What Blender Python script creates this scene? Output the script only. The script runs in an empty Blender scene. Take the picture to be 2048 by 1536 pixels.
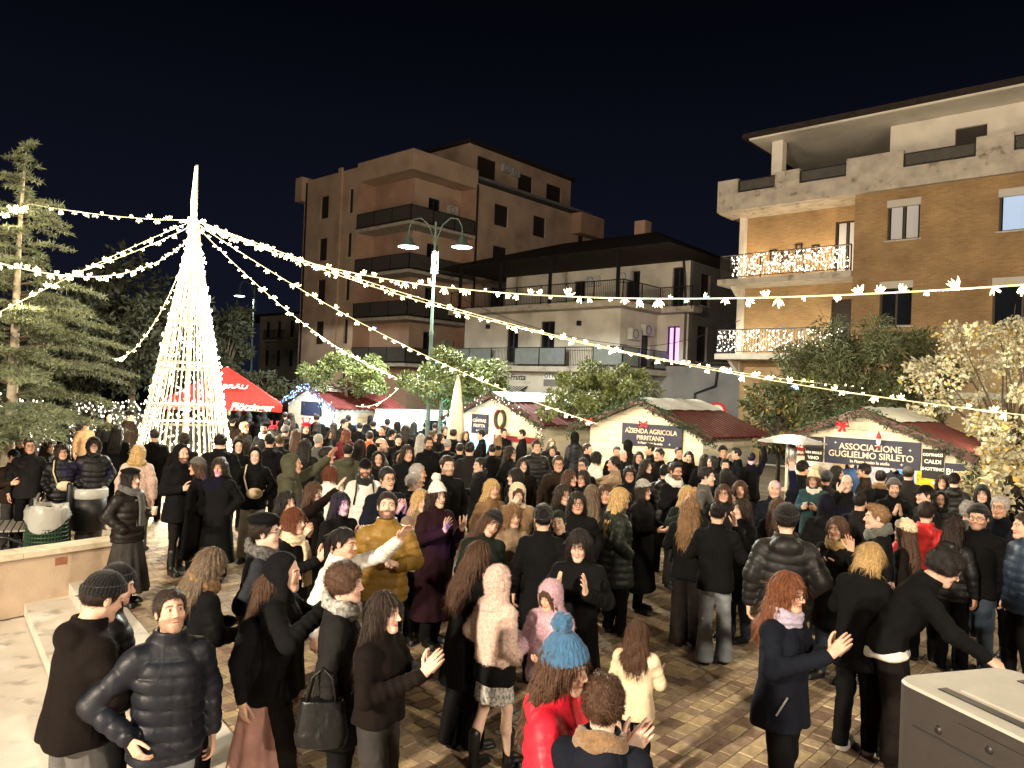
import bpy, math, random
import numpy as np
from mathutils import Matrix, Vector, Euler
R = math.radians
SC = bpy.context.scene
# ------------------------------------------------------------------ camera
FPX, CAMH, ROLL, PITCH = 1520.0, 2.75, R(2.3), R(0.53)
cam_d = bpy.data.cameras.new('camera'); cam_d.sensor_width = 36; cam_d.lens = 36*FPX/2048
cam_d.clip_start = .05; cam_d.clip_end = 3000
cam = bpy.data.objects.new('camera', cam_d); SC.collection.objects.link(cam)
CAM_M = Matrix.Translation((0, 0, CAMH)) @ Matrix.Rotation(R(90)+PITCH, 4, 'X') @ Matrix.Rotation(ROLL, 4, 'Z')
cam.matrix_world = CAM_M; SC.camera = cam
SC.render.resolution_x, SC.render.resolution_y = 1024, 768
SC.render.engine = 'CYCLES'
SC.cycles.use_denoising = True; SC.cycles.max_bounces = 5; SC.cycles.diffuse_bounces = 2; SC.cycles.glossy_bounces = 2
SC.cycles.transparent_max_bounces = 6; SC.cycles.transmission_bounces = 3; SC.cycles.sample_clamp_indirect = 4; SC.cycles.caustics_reflective = False; SC.cycles.caustics_refractive = False
SC.view_settings.view_transform = 'Standard'; SC.view_settings.look = 'None'
SC.view_settings.exposure = 1.0; SC.view_settings.gamma = 1
# ------------------------------------------------------------------ night sky
W = bpy.data.worlds.new('World'); SC.world = W; W.use_nodes = True
_n = W.node_tree.nodes; _l = W.node_tree.links; _n.clear()
_o = _n.new('ShaderNodeOutputWorld'); _b = _n.new('ShaderNodeBackground'); _c = _n.new('ShaderNodeTexCoord')
_s = _n.new('ShaderNodeSeparateXYZ'); _r = _n.new('ShaderNodeValToRGB')
_l.new(_c.outputs['Generated'], _s.inputs[0]); _l.new(_s.outputs['Z'], _r.inputs[0]); _l.new(_r.outputs[0], _b.inputs[0]); _l.new(_b.outputs[0], _o.inputs[0])
_r.color_ramp.elements[0].position = 0.0; _r.color_ramp.elements[0].color = (.0036, .0042, .0092, 1)
_r.color_ramp.elements[1].position = .45; _r.color_ramp.elements[1].color = (.0006, .0008, .0017, 1)
_b.inputs[1].default_value = 1.0
# ------------------------------------------------------------------ large lamps (stage floods behind the camera, then added unseen fills)
def lamp(name, typ, loc, power, col, size=.1, target=None, cone=None, blend=.5, parent=None):
    d = bpy.data.lights.new(name, typ); d.energy = power; d.color = col
    if typ in ('POINT', 'SPOT'): d.shadow_soft_size = size
    if typ == 'SPOT': d.spot_size = R(cone or 60); d.spot_blend = blend
    o = bpy.data.objects.new(name, d); SC.collection.objects.link(o); o.location = loc
    if target is not None: o.rotation_euler = (Vector(target)-Vector(loc)).to_track_quat('-Z', 'Y').to_euler()
    if parent is not None: o.parent = parent
    o['kind'] = 'helper'
    return o
lamp('stage_flood', 'SPOT', (-7.5, -4.0, 5.2), 3300, (1, .84, .64), .12, (2, 9, .5), 100, .6)
lamp('stage_flood', 'SPOT', (6.0, -5.0, 5.5), 1300, (1, .84, .66), .15, (0, 12, 1), 100, .6)
lamp('facade_fill', 'POINT', (-10, -7, 7.5), 8200, (1, .82, .60), .3)  # added fill, no lamp stands here: lifts the buildings from the camera side
lamp('facade_fill', 'POINT', (12, -6, 8), 3600, (1, .84, .64), .3)  # second added fill for the buildings, also without a real source
lamp('brick_facade_fill', 'POINT', (19, 14, 8), 520, (1, .82, .58), .2)  # added out of frame to brighten the brick house front
# pixel of the 2048x1536 photograph -> world ray / points
GA = R(42)                                   # the town's street grid is turned by this angle
E1 = np.array([math.cos(GA), -math.sin(GA), 0]); E2 = np.array([math.sin(GA), math.cos(GA), 0])
def ray(u, v):
    return np.array(CAM_M.to_3x3() @ Vector(((u-1024)/FPX, -(v-768)/FPX, -1)))
def at_y(u, v, Y):
    d = ray(u, v); return np.array([0, 0, CAMH]) + d*(Y/d[1])
def at_z(u, v, z):
    d = ray(u, v); return np.array([0, 0, CAMH]) + d*((z-CAMH)/d[2])
def disco(u, v, Y, pw=3400, col=(.06, .03, 1), cone=1.6):
    lamp('disco_light', 'SPOT', (-1.5, -1.2, 4.6), pw*(Y/10)**2, col, .02, at_y(u, v, Y), cone*10/Y, .35)
def g2w(a, b, z=0.0): return E1*a + E2*b + np.array([0, 0, z])
def u2a(u, b):
    """grid coordinate a of the point on line b seen at pixel column u (at the horizon)"""
    k = (u-1024)/FPX; return (b*(k*E2[1]-E2[0]))/(E1[0]-k*E1[1])
# ------------------------------------------------------------------ helpers
COL = bpy.context.scene.collection
RNG = np.random.default_rng(7)
random.seed(7)
def link(o, parent=None):
    COL.objects.link(o)
    if parent is not None: o.parent = parent
    return o
def tag(o, label=None, cat=None, group=None, kind=None):
    if label: o['label'] = label
    if cat: o['category'] = cat
    if group: o['group'] = group
    if kind: o['kind'] = kind
    return o
def empty(name, loc=(0, 0, 0), rz=0.0):
    o = bpy.data.objects.new(name, None); COL.objects.link(o)
    o.location = loc; o.rotation_euler = (0, 0, rz); o.empty_display_size = .2
    return o
def mesh_np(name, V, faces, mats=(), smooth=True, col=None, midx=None):
    """V (n,3); faces: list of int arrays (m,3) or (m,4)."""
    me = bpy.data.meshes.new(name)
    V = np.asarray(V, np.float32)
    fl = [np.asarray(f, np.int32) for f in faces if len(f)]
    nl = sum(f.size for f in fl); nf = sum(len(f) for f in fl)
    me.vertices.add(len(V)); me.vertices.foreach_set('co', V.ravel())
    me.loops.add(nl); me.polygons.add(nf)
    li = np.concatenate([f.ravel() for f in fl]) if fl else np.zeros(0, np.int32)
    tot = np.concatenate([np.full(len(f), f.shape[1], np.int32) for f in fl]) if fl else li
    st = np.concatenate([[0], np.cumsum(tot)[:-1]]).astype(np.int32)
    me.loops.foreach_set('vertex_index', li)
    me.polygons.foreach_set('loop_start', st); me.polygons.foreach_set('loop_total', tot)
    if midx is not None: me.polygons.foreach_set('material_index', np.asarray(midx, np.int32))
    me.polygons.foreach_set('use_smooth', np.full(nf, smooth, bool))
    for m in mats: me.materials.append(m)
    if col is not None:
        at = me.color_attributes.new('fcol', 'FLOAT_COLOR', 'POINT')
        c4 = np.ones((len(V), 4), np.float32); c4[:, :3] = col
        at.data.foreach_set('color', c4.ravel())
    me.update(calc_edges=True); me.validate()
    return me
def obj(name, me, parent=None, loc=None, rz=None, color=None):
    o = bpy.data.objects.new(name, me); COL.objects.link(o)
    if parent is not None: o.parent = parent
    if loc is not None: o.location = loc
    if rz is not None: o.rotation_euler = (0, 0, rz)
    if color is not None: o.color = (color[0], color[1], color[2], 1)
    return o
class MB:
    """collects boxes, tubes, polygons -> one mesh"""
    def __init__(s): s.V = []; s.F4 = []; s.F3 = []; s.n = 0
    def add(s, V, F):
        V = np.asarray(V, float); F = np.asarray(F, int)
        s.V.append(V)
        (s.F4 if F.shape[1] == 4 else s.F3).append(F + s.n); s.n += len(V); return s
    def box(s, lo, hi, M=None):
        x0, y0, z0 = lo; x1, y1, z1 = hi
        V = np.array([[x0,y0,z0],[x1,y0,z0],[x1,y1,z0],[x0,y1,z0],[x0,y0,z1],[x1,y0,z1],[x1,y1,z1],[x0,y1,z1]], float)
        if M is not None: V = V @ M[:3, :3].T + M[:3, 3]
        return s.add(V, [[0,3,2,1],[4,5,6,7],[0,1,5,4],[1,2,6,5],[2,3,7,6],[3,0,4,7]])
    def bar(s, a, b, w, h=None, up=(0, 0, 1)):
        a = np.array(a, float); b = np.array(b, float); h = w if h is None else h
        d = b - a; L = np.linalg.norm(d); d /= L; up = np.array(up, float)
        if abs(d @ up) > .98: up = np.array([1., 0, 0])
        sx = np.cross(d, up); sx /= np.linalg.norm(sx); u = np.cross(sx, d)
        V = [p + sx*w/2*i + u*h/2*j for p in (a, b) for i, j in ((-1,-1),(1,-1),(1,1),(-1,1))]
        return s.add(V, [[0,1,2,3],[7,6,5,4],[0,4,5,1],[1,5,6,2],[2,6,7,3],[3,7,4,0]])
    def tube(s, pts, r, n=6, cap=True):
        P = np.array(pts, float); m = len(P); r = np.broadcast_to(np.asarray(r, float), (m,))
        T = np.gradient(P, axis=0) if m > 2 else np.repeat((P[1]-P[0])[None], m, 0)
        T /= np.linalg.norm(T, axis=1)[:, None] + 1e-9
        ref = np.array([0, 0, 1.]) if abs(T[0][2]) < .9 else np.array([1., 0, 0])
        A = np.cross(T, ref); A /= np.linalg.norm(A, axis=1)[:, None] + 1e-9
        B = np.cross(T, A)
        th = np.arange(n) * 2*np.pi/n
        V = (P[:, None] + r[:, None, None]*(np.cos(th)[None, :, None]*A[:, None] + np.sin(th)[None, :, None]*B[:, None])).reshape(-1, 3)
        i = np.arange(m-1)[:, None]*n; j = np.arange(n)[None]; k = (j+1) % n
        F = np.stack([i+j, i+k, i+n+k, i+n+j], -1).reshape(-1, 4)
        s.add(V, F)
        if cap:
            c = np.array([P[0], P[-1]])
            base = s.n - len(V); s.V.append(c); i0, i1 = s.n, s.n+1; s.n += 2
            s.F3.append(np.array([[i0, base+(q+1) % n, base+q] for q in range(n)] + [[i1, base+(m-1)*n+q, base+(m-1)*n+(q+1) % n] for q in range(n)]))
        return s
    def lathe(s, prof, n=16, c=(0, 0, 0)):
        prof = np.array(prof, float); m = len(prof); th = np.arange(n)*2*np.pi/n
        V = np.stack([prof[:, None, 0]*np.cos(th)[None], prof[:, None, 0]*np.sin(th)[None], np.repeat(prof[:, 1:2], n, 1)], -1).reshape(-1, 3) + np.array(c)
        i = np.arange(m-1)[:, None]*n; j = np.arange(n)[None]; k = (j+1) % n
        return s.add(V, np.stack([i+j, i+k, i+n+k, i+n+j], -1).reshape(-1, 4))
    def mesh(s, name, mat=None, smooth=False):
        V = np.concatenate(s.V)
        return mesh_np(name, V, ([np.concatenate(s.F4)] if s.F4 else []) + ([np.concatenate(s.F3)] if s.F3 else []), [mat] if mat else [], smooth)
    def build(s, name, mat, parent=None, smooth=False, color=None):
        return obj(name, s.mesh(name, mat, smooth), parent, color=color)
# ---- implicit surfaces -> mesh (surface nets), for bodies, clothes, hair
def sdf_mesh(f, lo, hi, h):
    lo = np.array(lo, float); hi = np.array(hi, float)
    nb = np.maximum(np.ceil((hi-lo)/(4*h)).astype(int), 2); n = nb*4
    g = [lo[i] + (np.arange(nb[i])+.5)*4*h for i in range(3)]
    C = np.stack(np.meshgrid(*g, indexing='ij'), -1).reshape(-1, 3).astype(np.float32)
    v = f(C).reshape(nb)
    act = np.argwhere(np.abs(v) < 4*h*1.6)
    D = np.repeat(np.repeat(np.repeat(np.where(v < 0, -1, 1), 4, 0), 4, 1), 4, 2).astype(np.float32)
    D = np.pad(D, ((0, 1),)*3, mode='edge')
    mask = np.zeros(n+1, bool)
    o = np.stack(np.meshgrid(*[np.arange(5)]*3, indexing='ij'), -1).reshape(-1, 3)
    I = (act[:, None]*4 + o[None]).reshape(-1, 3)
    mask[I[:, 0], I[:, 1], I[:, 2]] = True
    idx = np.argwhere(mask)
    D[mask] = f((lo + idx*h).astype(np.float32))
    D[0] = np.abs(D[0])+1e-4; D[-1] = np.abs(D[-1])+1e-4; D[:, 0] = np.abs(D[:, 0])+1e-4; D[:, -1] = np.abs(D[:, -1])+1e-4
    D[:, :, 0] = np.abs(D[:, :, 0])+1e-4; D[:, :, -1] = np.abs(D[:, :, -1])+1e-4
    S = D < 0
    cnt = np.zeros(n, np.int8)
    for a in (0, 1):
        for b in (0, 1):
            for c in (0, 1): cnt += S[a:n[0]+a, b:n[1]+b, c:n[2]+c]
    cells = np.argwhere((cnt > 0) & (cnt < 8))
    if len(cells) == 0: return np.zeros((0, 3)), np.zeros((0, 4), int)
    cid = np.full(n, -1, np.int32); cid[tuple(cells.T)] = np.arange(len(cells))
    off = np.array([[a, b, c] for a in (0, 1) for b in (0, 1) for c in (0, 1)])
    val = np.stack([D[cells[:, 0]+q[0], cells[:, 1]+q[1], cells[:, 2]+q[2]] for q in off], 1)
    acc = np.zeros((len(cells), 3)); w = np.zeros(len(cells))
    for i in range(8):
        for j in range(i+1, 8):
            if np.abs(off[i]-off[j]).sum() != 1: continue
            m = (val[:, i] < 0) != (val[:, j] < 0)
            t = np.where(m, val[:, i]/np.where(m, val[:, i]-val[:, j], 1), 0)
            acc += np.where(m[:, None], off[i] + t[:, None]*(off[j]-off[i]), 0); w += m
    V = lo + (cells + acc/w[:, None])*h
    Q = []
    for ax in range(3):
        e = np.zeros(3, int); e[ax] = 1; u, vv = (ax+1) % 3, (ax+2) % 3
        A = S[tuple(slice(0, n[k] if k == ax else n[k]+1) for k in range(3))]
        B = S[tuple(slice(1, n[k]+1) if k == ax else slice(0, n[k]+1) for k in range(3))]
        p = np.argwhere(A != B)
        p = p[(p[:, u] > 0) & (p[:, vv] > 0) & (p[:, u] < n[u]) & (p[:, vv] < n[vv])]
        if not len(p): continue
        du = np.zeros(3, int); du[u] = 1; dv = np.zeros(3, int); dv[vv] = 1
        q = [cid[tuple((p - x).T)] for x in (du+dv, dv, 0*du, du)]
        F = np.stack(q, 1)
        ins = A[tuple(p.T)]
        F = np.where(ins[:, None], F, F[:, ::-1]); F = F[(F >= 0).all(1)]
        Q.append(F)
    return V, np.concatenate(Q)
def s_ell(P, c, r):
    q = P - np.array(c, np.float32); r = np.array(r, np.float32)
    k0 = np.sqrt(((q/r)**2).sum(1)); k1 = np.sqrt(((q/(r*r))**2).sum(1))+1e-9
    return k0*(k0-1)/k1
def s_cone(P, a, b, ra, rb, wav=None):
    a = np.array(a, np.float32); d = np.array(b, np.float32)-a
    t = np.clip(((P-a)@d)/(d@d), 0, 1)
    r = ra + (rb-ra)*t
    if wav: r = r + wav(t)
    return np.sqrt(((P - a - t[:, None]*d)**2).sum(1)) - r
def s_min(a, b, k):
    h = np.clip(.5 + .5*(b-a)/k, 0, 1)
    return b + (a-b)*h - k*h*(1-h)
def s_max(a, b, k): return -s_min(-a, -b, k)
def s_loft(P, zs, a, b, cy=None, p=2.3, k=.02):
    z = P[:, 2]; A = np.interp(z, zs, a); B = np.interp(z, zs, b)
    C = np.interp(z, zs, cy) if cy is not None else 0.0
    d = ((np.abs(P[:, 0])/A)**p + (np.abs(P[:, 1]-C)/B)**p)**(1/p)
    d = (d-1)*np.minimum(A, B)
    return s_max(s_max(d, z-zs[-1], k), zs[0]-z, k)
def s_noise(P, f, seed=0, oct=2):
    """cheap smooth noise from sines, about -1..1"""
    rg = np.random.default_rng(seed); o = 0; a = 1
    for _ in range(oct):
        for _ in range(3):
            k = rg.normal(size=3).astype(np.float32); k *= f/np.linalg.norm(k)
            o = o + a*np.sin(P@k + rg.uniform(0, 6.28))
        f *= 2.1; a *= .5
    return o/4
# ------------------------------------------------------------------ materials
def mat(name, base=(.5, .5, .5), rough=.7, spec=.5, metal=0.0, var=.0, vscale=8.0, bump=0.0, bscale=40.0, bstretch=(1, 1, 1), objcol=False, attr=None, sheen=0.0,
        emit=None, estr=0.0, coat=0.0, alpha=1.0, trans=0.0, dirt=None, dscale=1.5, dthr=(.45, .7), rvar=0.0, space='Object', randv=0.0, sss=0.0, crease=0.0):
    m = bpy.data.materials.new(name); m.use_nodes = True
    nt = m.node_tree; N = nt.nodes; L = nt.links; p = N['Principled BSDF']
    p.inputs['Roughness'].default_value = rough; p.inputs['Specular IOR Level'].default_value = spec; p.inputs['Metallic'].default_value = metal
    p.inputs['Coat Weight'].default_value = coat; p.inputs['Alpha'].default_value = alpha; p.inputs['Transmission Weight'].default_value = trans
    p.inputs['Sheen Weight'].default_value = sheen
    if sss: p.inputs['Subsurface Weight'].default_value = sss; p.inputs['Subsurface Radius'].default_value = (.012, .005, .003); p.inputs['Subsurface Scale'].default_value = 1
    tc = N.new('ShaderNodeTexCoord'); mp = N.new('ShaderNodeMapping'); L.new(tc.outputs[space], mp.inputs[0])
    c = None
    if objcol:
        oi = N.new('ShaderNodeObjectInfo'); c = oi.outputs['Color']
    else:
        rgb = N.new('ShaderNodeRGB'); rgb.outputs[0].default_value = (*base, 1); c = rgb.outputs[0]
    def mix(typ, fac, a, b):
        x = N.new('ShaderNodeMix'); x.data_type = 'RGBA'; x.blend_type = typ
        if isinstance(fac, (int, float)): x.inputs[0].default_value = fac
        else: L.new(fac, x.inputs[0])
        for i, q in ((6, a), (7, b)):
            if isinstance(q, tuple): x.inputs[i].default_value = (*q, 1)
            else: L.new(q, x.inputs[i])
        return x.outputs[2]
    if attr:
        at = N.new('ShaderNodeAttribute'); at.attribute_name = attr; c = mix('MULTIPLY', 1.0, c, at.outputs['Color'])
    def noise(scale, detail=4, stretch=None):
        t = N.new('ShaderNodeTexNoise'); t.inputs['Scale'].default_value = scale; t.inputs['Detail'].default_value = detail
        if stretch:
            m2 = N.new('ShaderNodeMapping'); m2.inputs['Scale'].default_value = stretch; L.new(tc.outputs[space], m2.inputs[0]); L.new(m2.outputs[0], t.inputs['Vector'])
        else: L.new(mp.outputs[0], t.inputs['Vector'])
        return t.outputs['Fac']
    def rng(x, a, b, lo=.3, hi=.7):
        r = N.new('ShaderNodeMapRange'); r.inputs[1].default_value = lo; r.inputs[2].default_value = hi; r.inputs[3].default_value = a; r.inputs[4].default_value = b
        L.new(x, r.inputs[0]); return r.outputs[0]
    if var:
        f = rng(noise(vscale), 1-var, 1+var); cb = N.new('ShaderNodeCombineColor'); [L.new(f, cb.inputs[i]) for i in range(3)]
        c = mix('MULTIPLY', 1.0, c, cb.outputs[0])
    if randv:
        oi2 = N.new('ShaderNodeObjectInfo'); f = rng(oi2.outputs['Random'], 1-randv, 1+randv, 0, 1); cb = N.new('ShaderNodeCombineColor'); [L.new(f, cb.inputs[i]) for i in range(3)]
        c = mix('MULTIPLY', 1.0, c, cb.outputs[0])
    if dirt:
        c = mix('MIX', rng(noise(dscale, 6), 0, 1, *dthr), c, dirt)
    L.new(c, p.inputs['Base Color'])
    if rvar: L.new(rng(noise(vscale*1.7), rough-rvar, rough+rvar), p.inputs['Roughness'])
    if bump:
        bn = N.new('ShaderNodeBump'); bn.inputs['Strength'].default_value = bump; bn.inputs['Distance'].default_value = .01
        L.new(noise(bscale, 3, bstretch), bn.inputs['Height']); L.new(bn.outputs[0], p.inputs['Normal'])
    if crease:
        t = N.new('ShaderNodeTexNoise'); t.inputs['Scale'].default_value = 7; t.inputs['Detail'].default_value = 3; t.inputs['Distortion'].default_value = 1.6
        t.noise_type = 'RIDGED_MULTIFRACTAL'; m2 = N.new('ShaderNodeMapping'); m2.inputs['Scale'].default_value = (1, 1, .55); L.new(tc.outputs[space], m2.inputs[0]); L.new(m2.outputs[0], t.inputs['Vector'])
        b2 = N.new('ShaderNodeBump'); b2.inputs['Strength'].default_value = crease; b2.inputs['Distance'].default_value = .02; L.new(t.outputs['Fac'], b2.inputs['Height'])
        if bump: L.new(b2.outputs[0], bn.inputs['Normal'])
        else: L.new(b2.outputs[0], p.inputs['Normal'])
    if emit:
        p.inputs['Emission Color'].default_value = (*emit, 1); p.inputs['Emission Strength'].default_value = estr
        try: m.cycles.emission_sampling = 'NONE'
        except Exception: pass
    return m
M = {}
M['skin'] = mat('skin', rough=.5, spec=.35, objcol=True, attr='fcol', var=.06, vscale=30, sss=.25)
M['fabric'] = mat('fabric', crease=.55, rough=.9, spec=.12, objcol=True, var=.18, vscale=9, bump=.25, bscale=160)
M['puffer'] = mat('puffer', crease=.5, rough=.52, spec=.28, objcol=True, var=.1, vscale=12, bump=.15, bscale=35, rvar=.1)
M['leather'] = mat('leather', crease=.5, rough=.38, spec=.3, objcol=True, var=.15, vscale=20, bump=.2, bscale=90, rvar=.1)
M['fur'] = mat('fur', rough=.9, spec=.1, objcol=True, var=.3, vscale=55, bump=.9, bscale=120, sheen=.3)
M['knit'] = mat('knit', rough=.9, spec=.15, objcol=True, var=.2, vscale=40, bump=.8, bscale=90, bstretch=(1.6, 1.6, .5), sheen=.2)
M['hair'] = mat('hair', rough=.5, spec=.3, objcol=True, var=.42, vscale=60, bump=.9, bscale=110, bstretch=(1.5, 1.5, .16))
M['denim'] = mat('denim', crease=.6, rough=.85, spec=.2, objcol=True, var=.25, vscale=7, bump=.3, bscale=200)
M['glitter'] = mat('glitter', rough=.8, spec=.3, objcol=True, var=.3, vscale=7, bump=.5, bscale=150)
M['sequin'] = mat('sequin', (.9, .9, .92), .12, .5, metal=1.0)
M['shoe'] = mat('shoe', rough=.45, spec=.5, objcol=True, var=.1)
M['plaid'] = mat('plaid', rough=.9, spec=.1, objcol=True, var=.75, vscale=38, bump=.3, bscale=100)
M['frame_black'] = mat('frame_black', (.012, .011, .011), .3)
M['cup'] = mat('cup', (.75, .73, .68), .3, var=.05)
def brickmat(name, c1, c2, mortar, scale=1.0, bw=.24, rh=.07):
    m = bpy.data.materials.new(name); m.use_nodes = True; N = m.node_tree.nodes; L = m.node_tree.links; p = N['Principled BSDF']; p.inputs['Roughness'].default_value = .85
    tc = N.new('ShaderNodeTexCoord'); sp = N.new('ShaderNodeSeparateXYZ'); L.new(tc.outputs['Object'], sp.inputs[0]); ad = N.new('ShaderNodeMath'); L.new(sp.outputs[0], ad.inputs[0]); L.new(sp.outputs[1], ad.inputs[1])
    cb = N.new('ShaderNodeCombineXYZ'); L.new(ad.outputs[0], cb.inputs[0]); L.new(sp.outputs[2], cb.inputs[1])
    t = N.new('ShaderNodeTexBrick'); t.inputs['Scale'].default_value = scale; t.inputs['Brick Width'].default_value = bw; t.inputs['Row Height'].default_value = rh; t.inputs['Mortar Size'].default_value = .009; t.inputs['Bias'].default_value = 0
    t.inputs['Color1'].default_value = (*c1, 1); t.inputs['Color2'].default_value = (*c2, 1); t.inputs['Mortar'].default_value = (*mortar, 1); L.new(cb.outputs[0], t.inputs['Vector'])
    n = N.new('ShaderNodeTexNoise'); n.inputs['Scale'].default_value = .9; n.inputs['Detail'].default_value = 5; L.new(tc.outputs['Object'], n.inputs['Vector'])
    mr = N.new('ShaderNodeMapRange'); mr.inputs[1].default_value = .3; mr.inputs[2].default_value = .7; mr.inputs[3].default_value = .72; mr.inputs[4].default_value = 1.2; L.new(n.outputs['Fac'], mr.inputs[0])
    x = N.new('ShaderNodeMix'); x.data_type = 'RGBA'; x.blend_type = 'MULTIPLY'; x.inputs[0].default_value = 1; c3 = N.new('ShaderNodeCombineColor'); [L.new(mr.outputs[0], c3.inputs[i]) for i in range(3)]
    L.new(t.outputs['Color'], x.inputs[6]); L.new(c3.outputs[0], x.inputs[7]); L.new(x.outputs[2], p.inputs['Base Color'])
    b = N.new('ShaderNodeBump'); b.inputs['Strength'].default_value = .4; b.inputs['Distance'].default_value = .01; b.invert = True; L.new(t.outputs['Fac'], b.inputs['Height']); L.new(b.outputs[0], p.inputs['Normal'])
    return m
M['brick'] = brickmat('brick', (.35, .215, .09), (.275, .16, .065), (.31, .225, .135))
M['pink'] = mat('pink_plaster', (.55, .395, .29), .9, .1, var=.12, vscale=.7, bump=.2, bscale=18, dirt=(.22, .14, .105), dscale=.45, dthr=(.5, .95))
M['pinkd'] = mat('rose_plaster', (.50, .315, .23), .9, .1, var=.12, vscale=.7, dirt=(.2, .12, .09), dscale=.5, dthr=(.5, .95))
M['white'] = mat('white_plaster', (.66, .61, .53), .9, .1, var=.1, vscale=.8, bump=.15, bscale=20, dirt=(.27, .24, .205), dscale=.55, dthr=(.48, .9))
M['parapet'] = mat('weathered_parapet', (.45, .40, .34), .9, .1, var=.2, vscale=2.5, bump=.4, bscale=12, dirt=(.2, .15, .11), dscale=2.6, dthr=(.58, .72))
M['cream'] = mat('cream_plaster', (.42, .36, .28), .9, .1, var=.12, vscale=.8, dirt=(.24, .2, .16), dscale=.6, dthr=(.5, .9))
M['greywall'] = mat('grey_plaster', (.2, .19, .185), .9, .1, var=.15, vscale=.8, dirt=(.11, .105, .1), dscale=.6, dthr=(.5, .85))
M['stonewall'] = mat('orange_stucco', (.50, .385, .28), .92, .1, var=.12, vscale=3, bump=.5, bscale=60, dirt=(.34, .24, .16), dscale=2.2, dthr=(.55, .8))
M['marble'] = mat('marble', (.62, .57, .50), .55, .4, var=.1, vscale=3, bump=.1, bscale=25, dirt=(.36, .32, .27), dscale=4.5, dthr=(.56, .72))
M['coping'] = mat('coping_stone', (.62, .54, .40), .7, .3, var=.12, vscale=6, bump=.3, bscale=40, dirt=(.38, .32, .23), dscale=4, dthr=(.52, .75))
M['mortar'] = mat('joint_sand', (.055, .045, .034), .95, .1, var=.3, vscale=30, bump=.5, bscale=90)
M['paver'] = mat('paver', rough=.7, spec=.35, objcol=True, var=.22, vscale=22, bump=.5, bscale=70, rvar=.12, space='Object')
M['pavers'] = mat('paver_field', (1, 1, 1), .7, .35, attr='fcol', var=.22, vscale=22, bump=.5, bscale=70, rvar=.12)
M['shutter'] = mat('dark_shutter', (.035, .026, .022), .6, .3, var=.15, vscale=6)
M['glass'] = mat('window_glass', (.012, .015, .02), .06, .6)
M['frame'] = mat('window_frame', (.05, .035, .026), .5, .4)
M['wframe'] = mat('pale_frame', (.5, .47, .42), .5, .4)
M['curtain'] = mat('curtain', (.55, .55, .6), .9, .1, bump=.9, bscale=14, bstretch=(1, 1, .03))
M['curtlit'] = mat('lit_curtain', (.42, .52, .68), .9, .1, bump=.9, bscale=14, bstretch=(1, 1, .03), emit=(.35, .60, 1.0), estr=.22)
M['pinklit'] = mat('lit_window', (.6, .3, .7), .9, .1, emit=(.75, .35, 1.0), estr=.9)
M['metal'] = mat('dark_metal', (.03, .03, .032), .45, .5, metal=.6, var=.15)
M['greymetal'] = mat('grey_metal', (.33, .33, .33), .4, .5, metal=.7, var=.12, rvar=.1)
M['panel'] = mat('railing_panel', (.20, .22, .215), .5, .4, var=.12, vscale=4)
M['panel_dark'] = mat('dark_railing_panel', (.075, .068, .06), .6, .3, var=.15, vscale=4)
M['rooftile'] = mat('dark_roof_tile', (.035, .026, .022), .85, .2, var=.3, vscale=5, bump=.6, bscale=16)
M['slab'] = mat('balcony_slab', (.50, .45, .38), .9, .1, var=.15, vscale=3, dirt=(.2, .17, .14), dscale=2.5, dthr=(.55, .8))
M['ac'] = mat('ac_casing', (.52, .51, .48), .5, .3, var=.08)
M['plank'] = mat('painted_plank', (.70, .63, .49), .65, .3, var=.10, vscale=5, bump=.4, bscale=30, bstretch=(.12, 1, 1), randv=.06)
M['redsheet'] = mat('red_roof_sheet', (.085, .018, .018), .45, .5, var=.2, vscale=4, rvar=.12, dirt=(.05, .012, .011), dscale=3, dthr=(.5, .8))
M['tarp'] = mat('white_tarp', (.62, .60, .54), .6, .3, var=.1, vscale=4, crease=.8)
M['navy'] = mat('navy_board', (.022, .024, .05), .5, .4, var=.12, vscale=8)
M['letter'] = mat('sign_lettering', (.75, .62, .48), .5, .3)
M['letterw'] = mat('white_lettering', (.85, .83, .8), .5, .3)
M['letterd'] = mat('dark_lettering', (.02, .018, .018), .5, .3)
M['black_board'] = mat('black_board', (.02, .018, .018), .6, .3, var=.2, vscale=10)
M['red_board'] = mat('red_board', (.28, .03, .03), .6, .3, var=.15, vscale=10)
M['leafg'] = mat('garland_leaf', (.022, .05, .022), .6, .3, var=.4, vscale=12)
M['leaf'] = mat('ficus_leaf', (.11, .135, .045), .5, .4, var=.5, vscale=3)
M['leaf2'] = mat('oleander_leaf', (.10, .115, .05), .5, .4, var=.5, vscale=3)
M['leafy'] = mat('plane_leaf', (.52, .48, .33), .55, .3, var=.5, vscale=2.2)
M['leafyo'] = mat('yellow_leaf', (.46, .32, .08), .55, .3, var=.4, vscale=2.2)
M['leafd'] = mat('dark_leaf', (.045, .05, .03), .6, .3, var=.5, vscale=1.5)
M['needle'] = mat('cedar_needle', (.15, .175, .10), .6, .3, var=.45, vscale=1.6)
M['bark'] = mat('bark', (.11, .085, .06), .9, .2, var=.35, vscale=14, bump=.9, bscale=22, bstretch=(1, 1, .3))
M['palebark'] = mat('pale_bark', (.46, .40, .30), .8, .2, var=.25, vscale=9, bump=.7, bscale=25, dirt=(.14, .1, .07), dscale=6, dthr=(.58, .7))
M['redcloth'] = mat('red_canvas', (.58, .022, .018), .75, .2, var=.08, vscale=3, crease=.4)
M['beigecloth'] = mat('beige_canvas', (.5, .42, .32), .85, .2, var=.1, vscale=6, crease=.6)
M['vanwhite'] = mat('van_paint', (.68, .68, .68), .3, .5, coat=.4)
M['rubber'] = mat('rubber', (.015, .015, .015), .8)
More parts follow.
